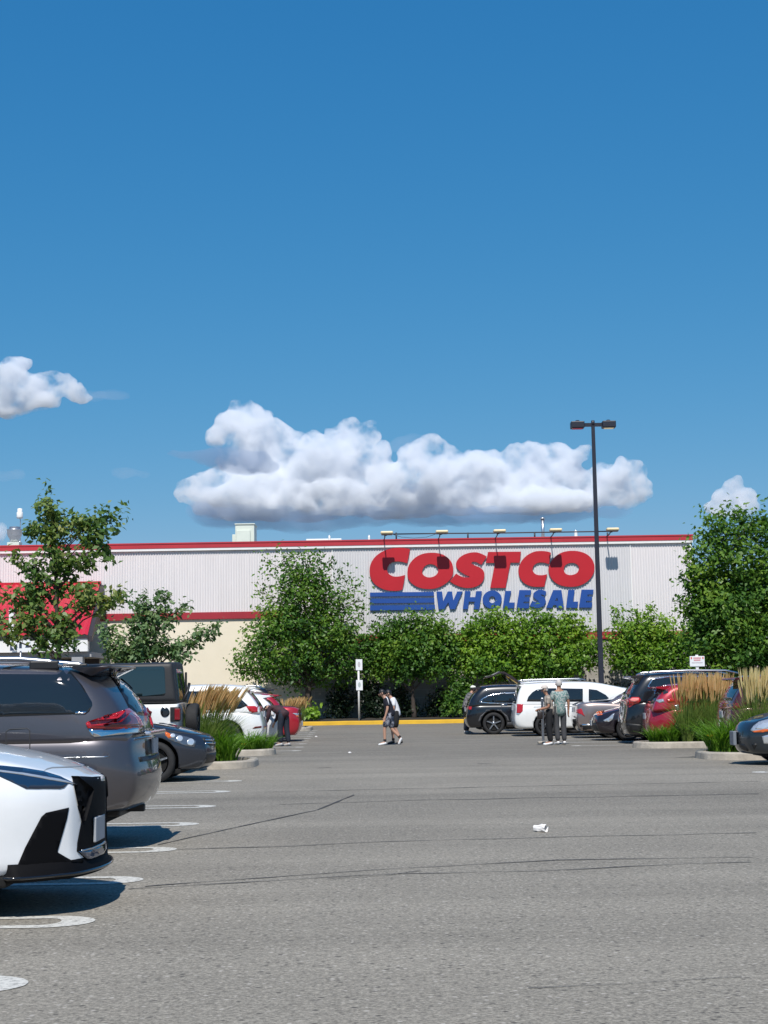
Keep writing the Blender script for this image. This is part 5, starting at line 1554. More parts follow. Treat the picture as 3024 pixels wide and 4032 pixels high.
L, W, H = 4.7, 1.88, 1.72
mr = suv('parked_suv', 'dark maroon suv seen through the gap between the two tall grasses on the right', P(2832, 2800, 34.4).x + L/2, 33.5 + W/2, 1, P_MAROON, L=L, W=W, H=H, low=dict(cr=0.5, er=0.82))
rear_set(mr, [(-L/2+0.02, 0.95), (-L/2+0.3, 0.98), (-L/2+0.26, 1.1), (-L/2+0.05, 1.1)], tailm=M_TAILD); trim_lower(mr)

L, W = 4.7, 1.82
tl = sedan('parked_sedan', 'dark teal sedan with bright headlight at the right edge, nose out', P(2893, 2900, 29.2).x + L/2, 28.3 + W/2, -1, P_TEAL, L=L, W=W, H=1.46, hood=0.98, low=dict(cf=0.9, ef=0.58, bow_f=0.12))
pl_ = lambda poly, m, name, **kw: patch(tl, poly, 'cam', m, name, **dict(dict(step=12, mirror=True), **kw))
pl_([(2955,2876),(2968,2858),(2990,2842),(3024,2832),(3060,2830),(3060,2866),(3010,2880),(2965,2882)], M_LENS, 'headlight', off=0.009)
pl_([(2975,2870),(2985,2856),(3005,2846),(3030,2842),(3036,2858),(3010,2872)], M_GLINT, 'glint_lamp', off=0.014, step=8)  # bright inner lens added for the sun's glint on the headlight
pl_([(2962,2880),(3010,2872),(3050,2868),(3050,2876),(3005,2884),(2968,2884)], M_AMBER, 'indicator', off=0.012)
pl_([(2906,2892),(2914,2890),(2918,2930),(2922,2948),(2912,2940)], M_MESHBLACK, 'grille', off=0.008)
pl_([(2912,2926),(2930,2930),(2948,2955),(2946,2958),(2922,2950)], M_BLACK, 'lower_grille', off=0.009)
pl_([(2960,2928),(2982,2929),(2970,2952)], M_BLACK, 'air_intake', off=0.009)
pl_([(3000,2900),(3024,2893),(3050,2893),(3050,2932),(3008,2928)], M_LENS, 'fog_light', off=0.006)
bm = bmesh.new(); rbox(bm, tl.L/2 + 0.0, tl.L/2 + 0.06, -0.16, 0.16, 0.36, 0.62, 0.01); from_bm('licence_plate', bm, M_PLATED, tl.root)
strip(tl, [(2936,2846),(2950,2830),(2975,2818),(3040,2806)], 3, 'cam', M_SEAM, 'bonnet_seam', step=12, mirror=True, off=0.004)
# ================================================================ plants
M_BARK = mat('bark', (0.055, 0.042, 0.034), 0.9, var=0.3, vscale=10, bump=0.6, bscale=30)
M_LEAF = leaf_mat('green_leaves', [(0.024, 0.076, 0.017), (0.055, 0.14, 0.024), (0.116, 0.232, 0.03), (0.22, 0.329, 0.043)])
M_LEAFB = leaf_mat('bright_green_leaves', [(0.034, 0.103, 0.016), (0.092, 0.207, 0.023), (0.184, 0.322, 0.029), (0.287, 0.414, 0.046)])
M_LEAFM = leaf_mat('maple_leaves', [(0.04, 0.098, 0.029), (0.086, 0.172, 0.04), (0.161, 0.241, 0.063), (0.299, 0.31, 0.092)])
M_LEAFT = leaf_mat('grey_green_leaves', [(0.046, 0.115, 0.052), (0.092, 0.178, 0.069), (0.149, 0.241, 0.098), (0.23, 0.31, 0.115)])
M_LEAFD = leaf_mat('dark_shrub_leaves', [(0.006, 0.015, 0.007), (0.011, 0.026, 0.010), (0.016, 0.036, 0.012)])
M_LIME = leaf_mat('lime_leaves', [(0.10, 0.22, 0.02), (0.19, 0.34, 0.03), (0.3, 0.45, 0.05)])

def leaf_quads(pos, dirs, size, rng, wid=0.5):
    n = len(pos)
    # blades lie roughly flat to the light: normals lean up and outwards
    nn = dirs * 0.55 + np.array([-0.05, -0.30, 0.75]) + rng.normal(size=(n, 3)) * 0.62
    nn /= np.linalg.norm(nn, axis=1, keepdims=True)
    d = dirs + rng.normal(size=(n, 3)) * 0.3
    d = d - nn * (d * nn).sum(1, keepdims=True)
    d /= np.linalg.norm(d, axis=1, keepdims=True) + 1e-9
    p = np.cross(d, nn); u = nn
    L = size[:, None] * rng.uniform(0.7, 1.3, (n, 1)); w = L * wid
    fold = L * 0.10
    v = np.stack([pos - d * L * 0.5, pos + p * w * 0.5 + u * fold - d * L * 0.05, pos + d * L * 0.5, pos - p * w * 0.5 + u * fold - d * L * 0.05], axis=1)
    return v.reshape(-1, 3), np.arange(n * 4).reshape(-1, 4)

def foliage(name, root, clumps, leaf, per, spread, m, rng, droop=0.25, wid=0.55):
    """clumps: array of (centre, outward) in root space"""
    C = np.array([c for c, o in clumps]); O = np.array([o for c, o in clumps])
    k = len(C)
    n = k * per
    idx = np.repeat(np.arange(k), per)
    t = rng.uniform(-0.3, 1.0, (n, 1))
    pos = C[idx] + O[idx] * t * spread * 1.6 + rng.normal(size=(n, 3)) * spread * 0.55
    dirs = O[idx] * 0.7 + rng.normal(size=(n, 3)) * 0.7 + np.array([0, 0, -droop])
    v, f = leaf_quads(pos, dirs, np.full(n, leaf), rng, wid)
    return from_np(name, v, f, m, root)

def tree(name, label, Y, base_px, lobes, m, leaf=0.17, per=16, dens=1.0, spread=0.22, trunk_r=0.12, cat='tree', group=None, seed=1, depth=0.9, inner=0.25, trunk_to=None, limbs=True):
    rng = np.random.default_rng(seed)
    gb = P(base_px[0], base_px[1], Y)
    root = empty(name, (gb.x, Y, 0.0)); tag(root, label, cat, group)
    s = Y / F
    clumps, limbs_l = [], []
    base = np.array([gb.x, Y, 0.0])
    for lb in lobes:
        px, py, rx, ry = lb[:4]
        c = np.array(P(px, py, Y)) - base
        c[1] += rng.uniform(-0.35, 0.35) * rx * s
        a, bz = rx * s * 0.87, ry * s * 0.87
        dep = (a * 0.6 + bz * 0.4) * depth
        nc = max(3, int(dens * 14 * (a * bz + a * dep + bz * dep) / (spread * spread * 4.2)))
        u = rng.normal(size=(nc, 3)); u /= np.linalg.norm(u, axis=1, keepdims=True)
        r = inner + (1 - inner) * rng.uniform(0, 1, (nc, 1)) ** 0.6
        off = u * r * np.array([a, dep, bz])
        o = off / np.array([a, dep, bz]) ** 1.0
        o = o / np.linalg.norm(o, axis=1, keepdims=True)
        o[:, 2] += 0.25
        for i in range(nc): clumps.append((c + off[i], o[i]))
        limbs_l.append((c, [c + off[i] for i in rng.choice(nc, max(1, nc // 4), replace=False)], min(a, bz)))
    foliage('crown', root, clumps, leaf, per, spread, m, rng)
    # trunk and limbs
    bm = bmesh.new()
    C = np.array([c for c, _, _ in limbs_l])
    top = np.array(P(*trunk_to, Y)) - base if trunk_to else np.array([C[:, 0].mean(), C[:, 1].mean(), C[:, 2].max() * 0.85])
    pts = []
    for i in range(9):
        t = i / 8
        w = 0.06 * math.sin(3.0 * t + seed) * t
        pts.append((top[0] * t ** 1.3 + w, top[1] * t + w * 0.5, top[2] * t))
    tube(bm, pts, [trunk_r * (1.25 - 0.3 * min(1, i / 1.5) if i < 2 else (1 - 0.85 * i / 8)) for i in range(9)], 9)
    if limbs:
        for c, ends, sz in limbs_l:
            zt_ = max(0.25 * top[2], min(0.92 * top[2], c[2] - 0.55 * abs(c[0] - top[0] * (c[2] / max(0.1, top[2]))) - 0.3))
            t = zt_ / top[2]
            st = Vector((top[0] * t ** 1.3, top[1] * t, zt_))
            en = Vector(c)
            mid = st.lerp(en, 0.5) + Vector((0, 0, 0.12 * (en - st).length))
            r0 = trunk_r * max(0.18, 0.5 * (1 - 0.75 * t))
            tube(bm, [st, st.lerp(mid, 0.5) + Vector((0, 0, .03)), mid, en], [r0, r0 * 0.8, r0 * 0.6, r0 * 0.35], 6)
            for e in ends:
                e = Vector(e); m2 = en.lerp(e, 0.5) + Vector((0, 0, 0.03))
                tube(bm, [en, m2, e], [r0 * 0.3, r0 * 0.2, 0.006], 4, cap=False)
    from_bm('trunk', bm, M_BARK, root, True)
    return root

# --- left: two young trees in the parking rows
tree('maple_tree', 'tall ragged young maple rising over the roofline in front of the red canopy', 45, (240, 2950),
     [(190,1975,20,45),(196,2030,42,45),(212,2085,52,48),(150,2098,34,26),(118,2078,12,22),(300,2075,46,34),(352,2062,36,34),(410,2050,46,26),(455,2030,18,22),
      (390,2115,40,40),(412,2175,34,42),(330,2130,30,36),(205,2145,52,48),(225,2200,46,40),(330,2190,44,34),(110,2220,44,22),(70,2208,20,14),(150,2258,42,32),(255,2250,40,40),(310,2225,40,26),
      (60,2345,40,24),(150,2330,80,34),(250,2310,50,30),(330,2340,44,40),(372,2370,55,42),(440,2355,34,20),(465,2335,16,12),(420,2395,36,22),(100,2400,60,40),(70,2470,42,46),(150,2450,56,44),(210,2500,60,42),(255,2460,40,30),(240,2545,46,34),(170,2540,50,30),
      (-10,2330,26,32),(-6,2450,24,40),(6,2500,22,34),(300,2420,24,26)],
     M_LEAFM, leaf=0.20, per=15, dens=0.54, spread=0.19, trunk_r=0.11, seed=3, trunk_to=(215, 2020), group='young trees in the parking rows')
tree('young_tree', 'low spreading young tree with a long right branch, against the cream wall', 52, (600, 2930),
     [(530,2372,16,26),(545,2420,30,30),(596,2400,46,44),(652,2352,18,28),(640,2390,22,26),(600,2460,60,44),(545,2480,46,40),(676,2436,26,20),(700,2410,14,12),(716,2392,18,14),(424,2478,32,22),(400,2500,18,16),
      (450,2550,54,40),(520,2550,60,40),(590,2540,60,44),(560,2590,80,30),(650,2560,54,34),(700,2545,40,26),(745,2535,42,22),(790,2510,36,18),(830,2485,26,15),(850,2470,12,9),(700,2590,50,22),(470,2600,60,24)],
     M_LEAFT, leaf=0.18, per=13, dens=0.55, spread=0.17, trunk_r=0.09, seed=5, trunk_to=(600, 2400), group='young trees in the parking rows')

# --- trees in the bed along the wall
G_ = 'trees in the bed along the warehouse wall'
YT = 74.6
tree('shade_tree', 'largest of the wall trees, broad cone shaped, left of the sign', YT, (1216, 2850),
     [(1190,2245,52,44),(1150,2285,70,44),(1240,2280,70,46),(1190,2330,120,56),(1120,2375,90,52),(1280,2360,100,60),(1200,2410,130,64),(1090,2440,80,56),(1320,2430,80,60),(1140,2490,130,66),(1270,2490,140,70),(1040,2530,90,56),(1370,2500,56,60),
      (1010,2590,86,56),(1130,2580,140,70),(1290,2580,150,76),(1390,2570,44,80),(970,2640,56,40),(1050,2650,80,44),(1180,2650,120,54),(1300,2655,110,46),(1390,2650,50,50),
      (1112,2205,10,34),(1155,2190,12,22),(1225,2185,24,18),(1250,2200,10,22),(1312,2198,16,30),(1060,2215,24,12),(1052,2262,26,14),(1345,2275,36,12),(1400,2310,34,10),(1420,2365,24,14),(1022,2330,22,20),(1430,2420,16,16),(980,2470,18,14)],
     M_LEAF, leaf=0.20, per=15, dens=0.62, spread=0.30, trunk_r=0.17, seed=21, group=G_)
def wall_tree(label, base, lobes, m, seed, **kw):
    return tree('hedge_tree', label, YT + 0.3, base, lobes, m, leaf=0.20, per=15, dens=0.8, spread=0.26, trunk_r=0.12, seed=seed, group=G_, **kw)
wall_tree('dense dark green wall tree below the blue stripes, right of the white sign post', (1632, 2850),
     [(1500,2625,80,44),(1600,2635,100,40),(1700,2625,90,44),(1560,2560,90,60),(1680,2560,90,60),(1450,2560,40,50),(1770,2610,50,44),(1545,2477,76,40),(1630,2465,70,40),(1710,2479,76,40),(1500,2535,64,52),(1590,2535,90,58),(1700,2535,90,58),(1770,2535,46,52),(1520,2600,80,56),(1630,2600,110,60),(1730,2591,70,50),(1460,2600,36,44),(1480,2635,40,35.2),(1580,2451,10,28),(1690,2442,10,24),(1480,2472,16,22),(1760,2479,26,18)], M_LEAF, 23)
wall_tree('round wall tree with yellow green top under the first blue letters', (1930, 2850),
     [(1860,2615,70,40),(1950,2615,90,40),(1830,2560,40,60),(1870,2486,50,40),(1930,2459,60,42),(1990,2464,50,40),(1850,2538,60,56),(1940,2530,90,66),(2010,2530,60,60),(1880,2600,80,60),(1980,2600,90,60),(1920,2645,90,36.8),(1830,2591,30,40),(1990,2655,60,32.0),(1945,2417,8,24),(1985,2420,14,20),(1880,2446,10,20)], M_LEAFB, 25)
wall_tree('bushy yellow green wall tree under the last blue letters, left of the lamp post', (2190, 2850),
     [(2090,2620,80,40),(2220,2620,90,40),(2070,2472,56,40),(2140,2456,60,40),(2210,2464,60,40),(2270,2481,46,36),(2060,2540,56,60),(2150,2532,100,66),(2250,2540,80,62),(2310,2540,44,50),(2090,2610,80,60),(2200,2610,110,60),(2290,2600,56,46),(2130,2655,110,36.8),(2340,2549,26,40),(2110,2420,14,24),(2050,2430,10,18),(2260,2438,28,10),(2300,2451,14,20)], M_LEAFB, 27)
wall_tree('light green wall tree right of the lamp post with a leaning twig on top', (2484, 2850),
     [(2460,2492,60,40),(2530,2464,60,38),(2600,2483,60,36),(2440,2534,50,56),(2530,2524,90,60),(2630,2524,80,52),(2700,2514,50,44),(2470,2600,70,56),(2570,2600,100,56),(2670,2590,80,54),(2740,2572,36,60),(2410,2590,30,44),(2560,2630,80,32.0),(2680,2625,60,32.0),(2520,2426,8,26),(2560,2398,26,10),(2430,2436,12,20),(2415,2412,16,8)], M_LEAFB, 29)
tree('corner_tree', 'big tall leafy tree at the right corner, taller than the building', 62, (2990, 2880),
     [(2842,2020,16,36),(2840,2070,42,40),(2780,2040,12,26),(2800,2100,24,26),(2950,2060,60,44),(3005,2030,22,40),(2920,2050,18,26),(2830,2140,66,50),(2750,2130,26,30),(2730,2180,20,36),(2930,2130,90,56),(3020,2120,50,70),(2780,2200,66,56),(2890,2220,100,66),(3000,2230,80,80),(2770,2290,56,56),(2850,2310,100,66),(2970,2330,110,76),(2730,2290,20,30),(2700,2262,22,8),(2760,2370,66,50),(2860,2410,120,70),(2980,2430,110,80),(2700,2390,18,18),(2770,2460,70,54),(2870,2500,120,66),(3000,2530,100,80),(2800,2560,90,60),(2910,2590,110,56),(3040,2640,60,60),(3070,2250,60,120),(3080,2450,60,120),(2790,2640,60,40),(2890,2660,80,40),(2770,2290,56,56),(2850,2310,100,66),(2970,2330,110,76),(2730,2290,20,30),(2760,2370,66,50),(2860,2410,120,70),(2980,2430,110,80),(2700,2390,18,18),(2770,2460,70,54),(2870,2500,120,66),(3000,2530,100,80),(2800,2560,90,60),(2910,2590,110,56),(3040,2640,60,60),(3080,2450,60,120),(2790,2640,60,40),(2890,2660,80,40)],
     M_LEAF, leaf=0.21, per=15, dens=0.72, spread=0.28, trunk_r=0.17, seed=31, group='large trees by the warehouse')

# --- shrubs under the trees
G2 = 'shrubs in the mulch bed'
def shrub(label, Y, lobes, m, seed, leaf=0.14, per=18, name='shrub', **kw):
    return tree(name, label, Y, (lobes[0][0], 2850), lobes, m, leaf=leaf, per=per, dens=0.9, spread=0.2, trunk_r=0.03, seed=seed, cat='shrub', group=G2, inner=0.5, trunk_to=(lobes[0][0], lobes[0][1]), limbs=False)
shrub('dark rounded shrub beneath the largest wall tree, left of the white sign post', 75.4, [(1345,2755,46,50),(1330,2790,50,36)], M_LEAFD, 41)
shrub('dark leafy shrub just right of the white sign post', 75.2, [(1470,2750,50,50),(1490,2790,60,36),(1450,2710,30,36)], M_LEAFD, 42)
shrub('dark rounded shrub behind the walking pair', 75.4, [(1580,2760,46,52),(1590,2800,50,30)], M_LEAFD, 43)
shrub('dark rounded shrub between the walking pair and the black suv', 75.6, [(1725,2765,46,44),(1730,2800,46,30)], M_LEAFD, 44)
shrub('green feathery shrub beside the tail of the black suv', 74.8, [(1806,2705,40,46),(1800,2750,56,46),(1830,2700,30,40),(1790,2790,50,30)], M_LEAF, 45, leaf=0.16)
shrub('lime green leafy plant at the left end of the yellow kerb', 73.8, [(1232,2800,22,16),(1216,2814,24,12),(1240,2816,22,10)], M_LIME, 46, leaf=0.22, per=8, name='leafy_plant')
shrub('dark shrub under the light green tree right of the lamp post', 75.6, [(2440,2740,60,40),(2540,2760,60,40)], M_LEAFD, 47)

# --- ornamental grasses and day lilies
M_BLADE = leaf_mat('grass_blades', [(0.088, 0.16, 0.033), (0.154, 0.242, 0.05), (0.231, 0.308, 0.077), (0.352, 0.374, 0.132)], trans=0.35)
M_LILY = leaf_mat('lily_blades', [(0.07, 0.17, 0.018), (0.13, 0.27, 0.025), (0.22, 0.38, 0.04)], trans=0.4)
M_PLUME = leaf_mat('tan_plumes', [(0.52, 0.27, 0.11), (0.64, 0.40, 0.18), (0.78, 0.60, 0.36)], trans=0.35, rough=0.8)
M_PLUMEP = leaf_mat('pale_plumes', [(0.58, 0.42, 0.18), (0.70, 0.55, 0.28), (0.80, 0.70, 0.45)], trans=0.35, rough=0.8)
M_PETAL = mat('yellow_petals', (0.75, 0.42, 0.01), 0.5)

def strips(base, heading, length, lean, curve, width, segs, rng, taper=True, w0=0.6):
    """curved tapering ribbons; arrays of N"""
    n = len(base)
    t = np.linspace(0, 1, segs + 1)
    hx, hy = np.cos(heading), np.sin(heading)
    V = np.zeros((n, segs + 1, 2, 3))
    px = np.stack([-hy, hx, np.zeros(n)], 1)
    rot = rng.uniform(0, math.pi, n)
    side = px * np.cos(rot)[:, None] + np.stack([hx, hy, np.zeros(n)], 1) * np.sin(rot)[:, None]
    for i, tt in enumerate(t):
        out = lean * tt + curve * tt ** 2.2
        up = tt * (1 - 0.42 * np.clip(curve, 0, 1.4) * tt ** 1.6)
        p = base + np.stack([hx * out * length, hy * out * length, up * length], 1)
        w = width * ((w0 + (1 - w0) * min(1, tt * 4)) * (1 - tt ** 2.5) + 0.06) if taper else width
        V[:, i, 0] = p + side * (w / 2)[:, None]
        V[:, i, 1] = p - side * (w / 2)[:, None]
    verts = V.reshape(-1, 3)
    q = []
    for i in range(segs):
        b = np.arange(n)[:, None] * (segs + 1) * 2 + i * 2
        q.append(np.concatenate([b, b + 1, b + 3, b + 2], 1))
    return verts, np.concatenate(q), V[:, -1].mean(axis=1), V[:, -2].mean(axis=1)

def feather_grass(label, px, py, Y, hpx, wpx, wind, seed, plume=M_PLUME, nb=400, npl=95, group='feather grasses on the islands', z0=0.12):
    rng = np.random.default_rng(seed)
    s = Y / F
    g = P(px, py, Y)
    root = empty('feather_grass', (g.x, Y, z0)); tag(root, label, 'ornamental grass', group)
    h, w = hpx * s, wpx * s
    a = rng.uniform(0, 2 * math.pi, nb); r = np.sqrt(rng.uniform(0, 1, nb)) * w * 0.22
    base = np.stack([np.cos(a) * r, np.sin(a) * r, np.zeros(nb)], 1)
    L = h * rng.uniform(0.42, 0.78, nb)
    hd = a + rng.normal(size=nb) * 0.5
    v, f, _, _ = strips(base, hd, L, rng.uniform(0.02, 0.22, nb), rng.uniform(0.05, 0.55, nb), np.full(nb, 0.013), 5, rng)
    v[:, 0] += wind * 0.35 * (v[:, 2] / h) ** 2 * h
    from_np('blades', v, f, M_BLADE, root, True)
    a = rng.uniform(0, 2 * math.pi, npl); r = np.sqrt(rng.uniform(0, 1, npl)) * w * 0.2
    base = np.stack([np.cos(a) * r, np.sin(a) * r, np.zeros(npl)], 1)
    L = h * (0.70 + 0.30 * rng.uniform(0, 1, npl) ** 0.6)
    lean = np.abs(rng.normal(size=npl)) * 0.32 * w / h + rng.uniform(0, 0.04, npl)
    bend = lambda v: v + np.stack([wind * (np.clip(v[:, 2], 0, None) / h) ** 2.2 * h, np.zeros(len(v)), -abs(wind) * 0.25 * (np.clip(v[:, 2], 0, None) / h) ** 3 * h], 1)
    v1, f1, tip, pre = strips(base, a, L, lean, lean * 0.0, np.full(npl, 0.006), 6, rng, taper=False)
    o = from_np('stems', bend(v1), f1, M_BLADE, root, True)
    # plumes: three crossed, ragged ribbons around the last part of each stem
    VV, FF = [], []
    off = 0
    for k in range(5):
        pl = L * rng.uniform(0.20, 0.27, npl)
        st = base + np.stack([np.cos(a) * lean, np.sin(a) * lean, np.ones(npl)], 1) * (L - pl * 0.9)[:, None]
        st = st + rng.normal(size=st.shape) * 0.008
        v2, f2, _, _ = strips(st, a, pl, lean + rng.normal(size=npl) * 0.03, lean * 0, rng.uniform(0.012, 0.028, npl), 4, rng, w0=0.3)
        VV.append(bend(v2)); FF.append(f2 + off); off += len(v2)
    from_np('plumes', np.concatenate(VV), np.concatenate(FF), plume, root, True)
    return root

def day_lily(label, px, py, Y, hpx, wpx, seed, flowers=(), nb=190, z0=0.10, m=None, group='day lilies along the island kerbs'):
    rng = np.random.default_rng(seed)
    s = Y / F
    g = P(px, py, Y)
    root = empty('day_lily', (g.x, Y, z0)); tag(root, label, 'lily plant', group)
    h, w = hpx * s, wpx * s
    a = rng.uniform(0, 2 * math.pi, nb); r = np.sqrt(rng.uniform(0, 1, nb)) * w * 0.3
    base = np.stack([np.cos(a) * r, np.sin(a) * r * 0.8, np.zeros(nb)], 1)
    L = h * rng.uniform(0.7, 1.25, nb)
    v, f, _, _ = strips(base, a + rng.normal(size=nb) * 0.7, L, rng.uniform(0.05, 0.3, nb), rng.uniform(0.2, 0.9, nb), rng.uniform(0.018, 0.03, nb), 6, rng)
    from_np('leaves', v, f, m or M_LILY, root, True)
    for fx, fy in flowers:
        c = P(fx, fy, Y - 0.25) - Vector((g.x, Y, z0))
        bm = bmesh.new()
        for k in range(6):
            t = 2 * math.pi * k / 6
            M_ = Matrix.Translation(c) @ Matrix.Rotation(t, 4, 'Z') @ Matrix.Rotation(R(-35), 4, 'Y')
            vs = [bm.verts.new(M_ @ Vector(q)) for q in ((0, 0, 0), (0.035, 0.022, 0.005), (0.085, 0.012, 0.0), (0.10, 0, -0.006), (0.085, -0.012, 0.0), (0.035, -0.022, 0.005))]
            bm.faces.new(vs)
        fl = from_bm('flower', bm, M_PETAL, root)
        bm = bmesh.new(); tube(bm, [(c.x, c.y + 0.1, 0), c], 0.006, 5); from_bm('flower_stem', bm, M_BLADE, root)
    return root
feather_grass('wind bent feather grass with tan plumes, leftmost on the near left island', 762, 3010, 32.0, 305, 100, 0.26, 51)
feather_grass('wind bent feather grass with tan plumes, middle one on the near left island', 806, 3008, 31.7, 312, 100, 0.24, 52)
feather_grass('wind bent feather grass with tan plumes, nearest the white crossover tail', 852, 3006, 32.2, 296, 100, 0.24, 53)
day_lily('bright green lily clump by the nose of the slate sedan', 892, 3000, 31.6, 120, 130, 55, [])
day_lily('bright green lily clump behind the slate sedan bumper, in front of the feather grass', 858, 3000, 31.8, 150, 120, 56, [])
day_lily('low lily clump with one yellow bloom on the far left island kerb', 985, 2950, 37.7, 80, 120, 57, [(958, 2936)])
day_lily('low lily clump at the tip of the far left island below the white crossover', 1036, 2950, 37.8, 70, 110, 58, [])
feather_grass('small tan feather grass clump behind the red sedan', 1140, 2850, 62.6, 120, 60, 0.15, 61, nb=200, npl=110)
feather_grass('small tan feather grass clump between the red sedan and the big tree trunk', 1175, 2850, 63.2, 122, 60, 0.12, 62, nb=200, npl=110)
for i, (px, lab) in enumerate(((2708, 'upright feather grass in front of the red hatchback'), (2752, 'upright feather grass under the notice sign'), (2800, 'upright feather grass third from the left on the right island'), (2842, 'upright feather grass beside the gap with the maroon suv'))):
    feather_grass(lab, px, 2930, 38.1 + 0.25 * (i % 2), 268, 92, 0.03, 65 + i, nb=380, npl=85)
for i, (px, lab) in enumerate(((2985, 'pale feather grass above the teal sedan, left one at the right edge'), (3040, 'pale feather grass above the teal sedan, at the very right edge'))):
    feather_grass(lab, px, 2985, 32.3, 325, 110, 0.03, 71 + i, plume=M_PLUMEP, nb=380, npl=85)
day_lily('small lily tuft at the left tip of the right island beside the black wagon', 2585, 2920, 38.4, 70, 90, 75)
day_lily('spiky lily clump at the kerb below the red hatchback', 2640, 2920, 38.3, 80, 120, 76)
day_lily('lily clump at the kerb between the red hatchback and the yellow bloom', 2705, 2920, 38.3, 90, 130, 77)
day_lily('lily clump with yellow blooms at the right end of the long kerb', 2770, 2920, 38.3, 110, 130, 78, [(2815, 2853)])
day_lily('large bright lily clump with a yellow bloom on the near right island tip', 2835, 2970, 32.1, 130, 150, 79, [(2797, 2904)], nb=260)
day_lily('large bright lily clump beside the bumper of the teal sedan', 2892, 2972, 32.2, 150, 150, 80, nb=260)
day_lily('lily clump behind the hood of the teal sedan', 2950, 2972, 32.3, 150, 140, 81, nb=220)
# ================================================================ people
M_SKIN = mat('skin', (0.46, 0.26, 0.18), 0.55, var=0.05, vscale=8)
M_SKIN2 = mat('tanned_skin', (0.34, 0.17, 0.105), 0.55, var=0.05, vscale=8)
M_EYE = mat('eye', (0.02, 0.015, 0.012), 0.2)
M_LIP = mat('lips', (0.32, 0.11, 0.09), 0.5)

def skin_mesh(name, V, E, Rr, mats, parent, root=0, sub=1):
    """V name->co, E pairs, Rr name->radius or (rx, ry)"""
    keys = list(V)
    me = bpy.data.meshes.new(name)
    me.from_pydata([V[k] for k in keys], [(keys.index(a), keys.index(b)) for a, b in E], [])
    o = bpy.data.objects.new(name, me); COL.objects.link(o)
    md = o.modifiers.new('k', 'SKIN'); md.use_smooth_shade = True; md.branch_smoothing = 0.3
    sv = me.skin_vertices[0].data
    for i, k in enumerate(keys):
        r = Rr[k]; sv[i].radius = (r, r) if not isinstance(r, tuple) else r
        sv[i].use_root = (i == root)
    s = o.modifiers.new('s', 'SUBSURF'); s.levels = sub; s.render_levels = sub
    b = evaluated_bm(o)
    bpy.data.objects.remove(o); bpy.data.meshes.remove(me)
    return from_bm(name, b, mats, parent, True)

BASE = dict(pelvis=(0, 0, 0.95), spine=(0.0, 0, 1.13), chest=(0.0, 0, 1.32), neck=(0.0, 0, 1.45), headb=(0.025, 0, 1.53), headm=(0.03, 0, 1.60), headt=(0.02, 0, 1.665),
            shL=(0, 0.185, 1.385), elL=(-0.02, 0.23, 1.11), wrL=(0.04, 0.235, 0.87), shR=(0, -0.185, 1.385), elR=(-0.02, -0.23, 1.11), wrR=(0.04, -0.235, 0.87),
            hipL=(0, 0.095, 0.90), knL=(0.02, 0.10, 0.50), anL=(-0.02, 0.10, 0.085), toeL=(0.14, 0.115, 0.035),
            hipR=(0, -0.095, 0.90), knR=(0.02, -0.10, 0.50), anR=(-0.02, -0.10, 0.085), toeR=(0.14, -0.115, 0.035))
RAD = dict(pelvis=0.125, spine=0.115, chest=0.13, neck=0.055, headb=0.062, headm=0.088, headt=0.062, sh=0.062, el=0.043, wr=0.03, hip=0.088, kn=0.058, an=0.04, toe=0.035)
def rad(k): return RAD.get(k, RAD.get(k[:-1], 0.05))
EDG = [('pelvis','spine'),('spine','chest'),('chest','neck'),('neck','headb'),('headb','headm'),('headm','headt')]
for s_ in 'LR': EDG += [('chest','sh'+s_),('sh'+s_,'el'+s_),('el'+s_,'wr'+s_),('pelvis','hip'+s_),('hip'+s_,'kn'+s_),('kn'+s_,'an'+s_),('an'+s_,'toe'+s_)]

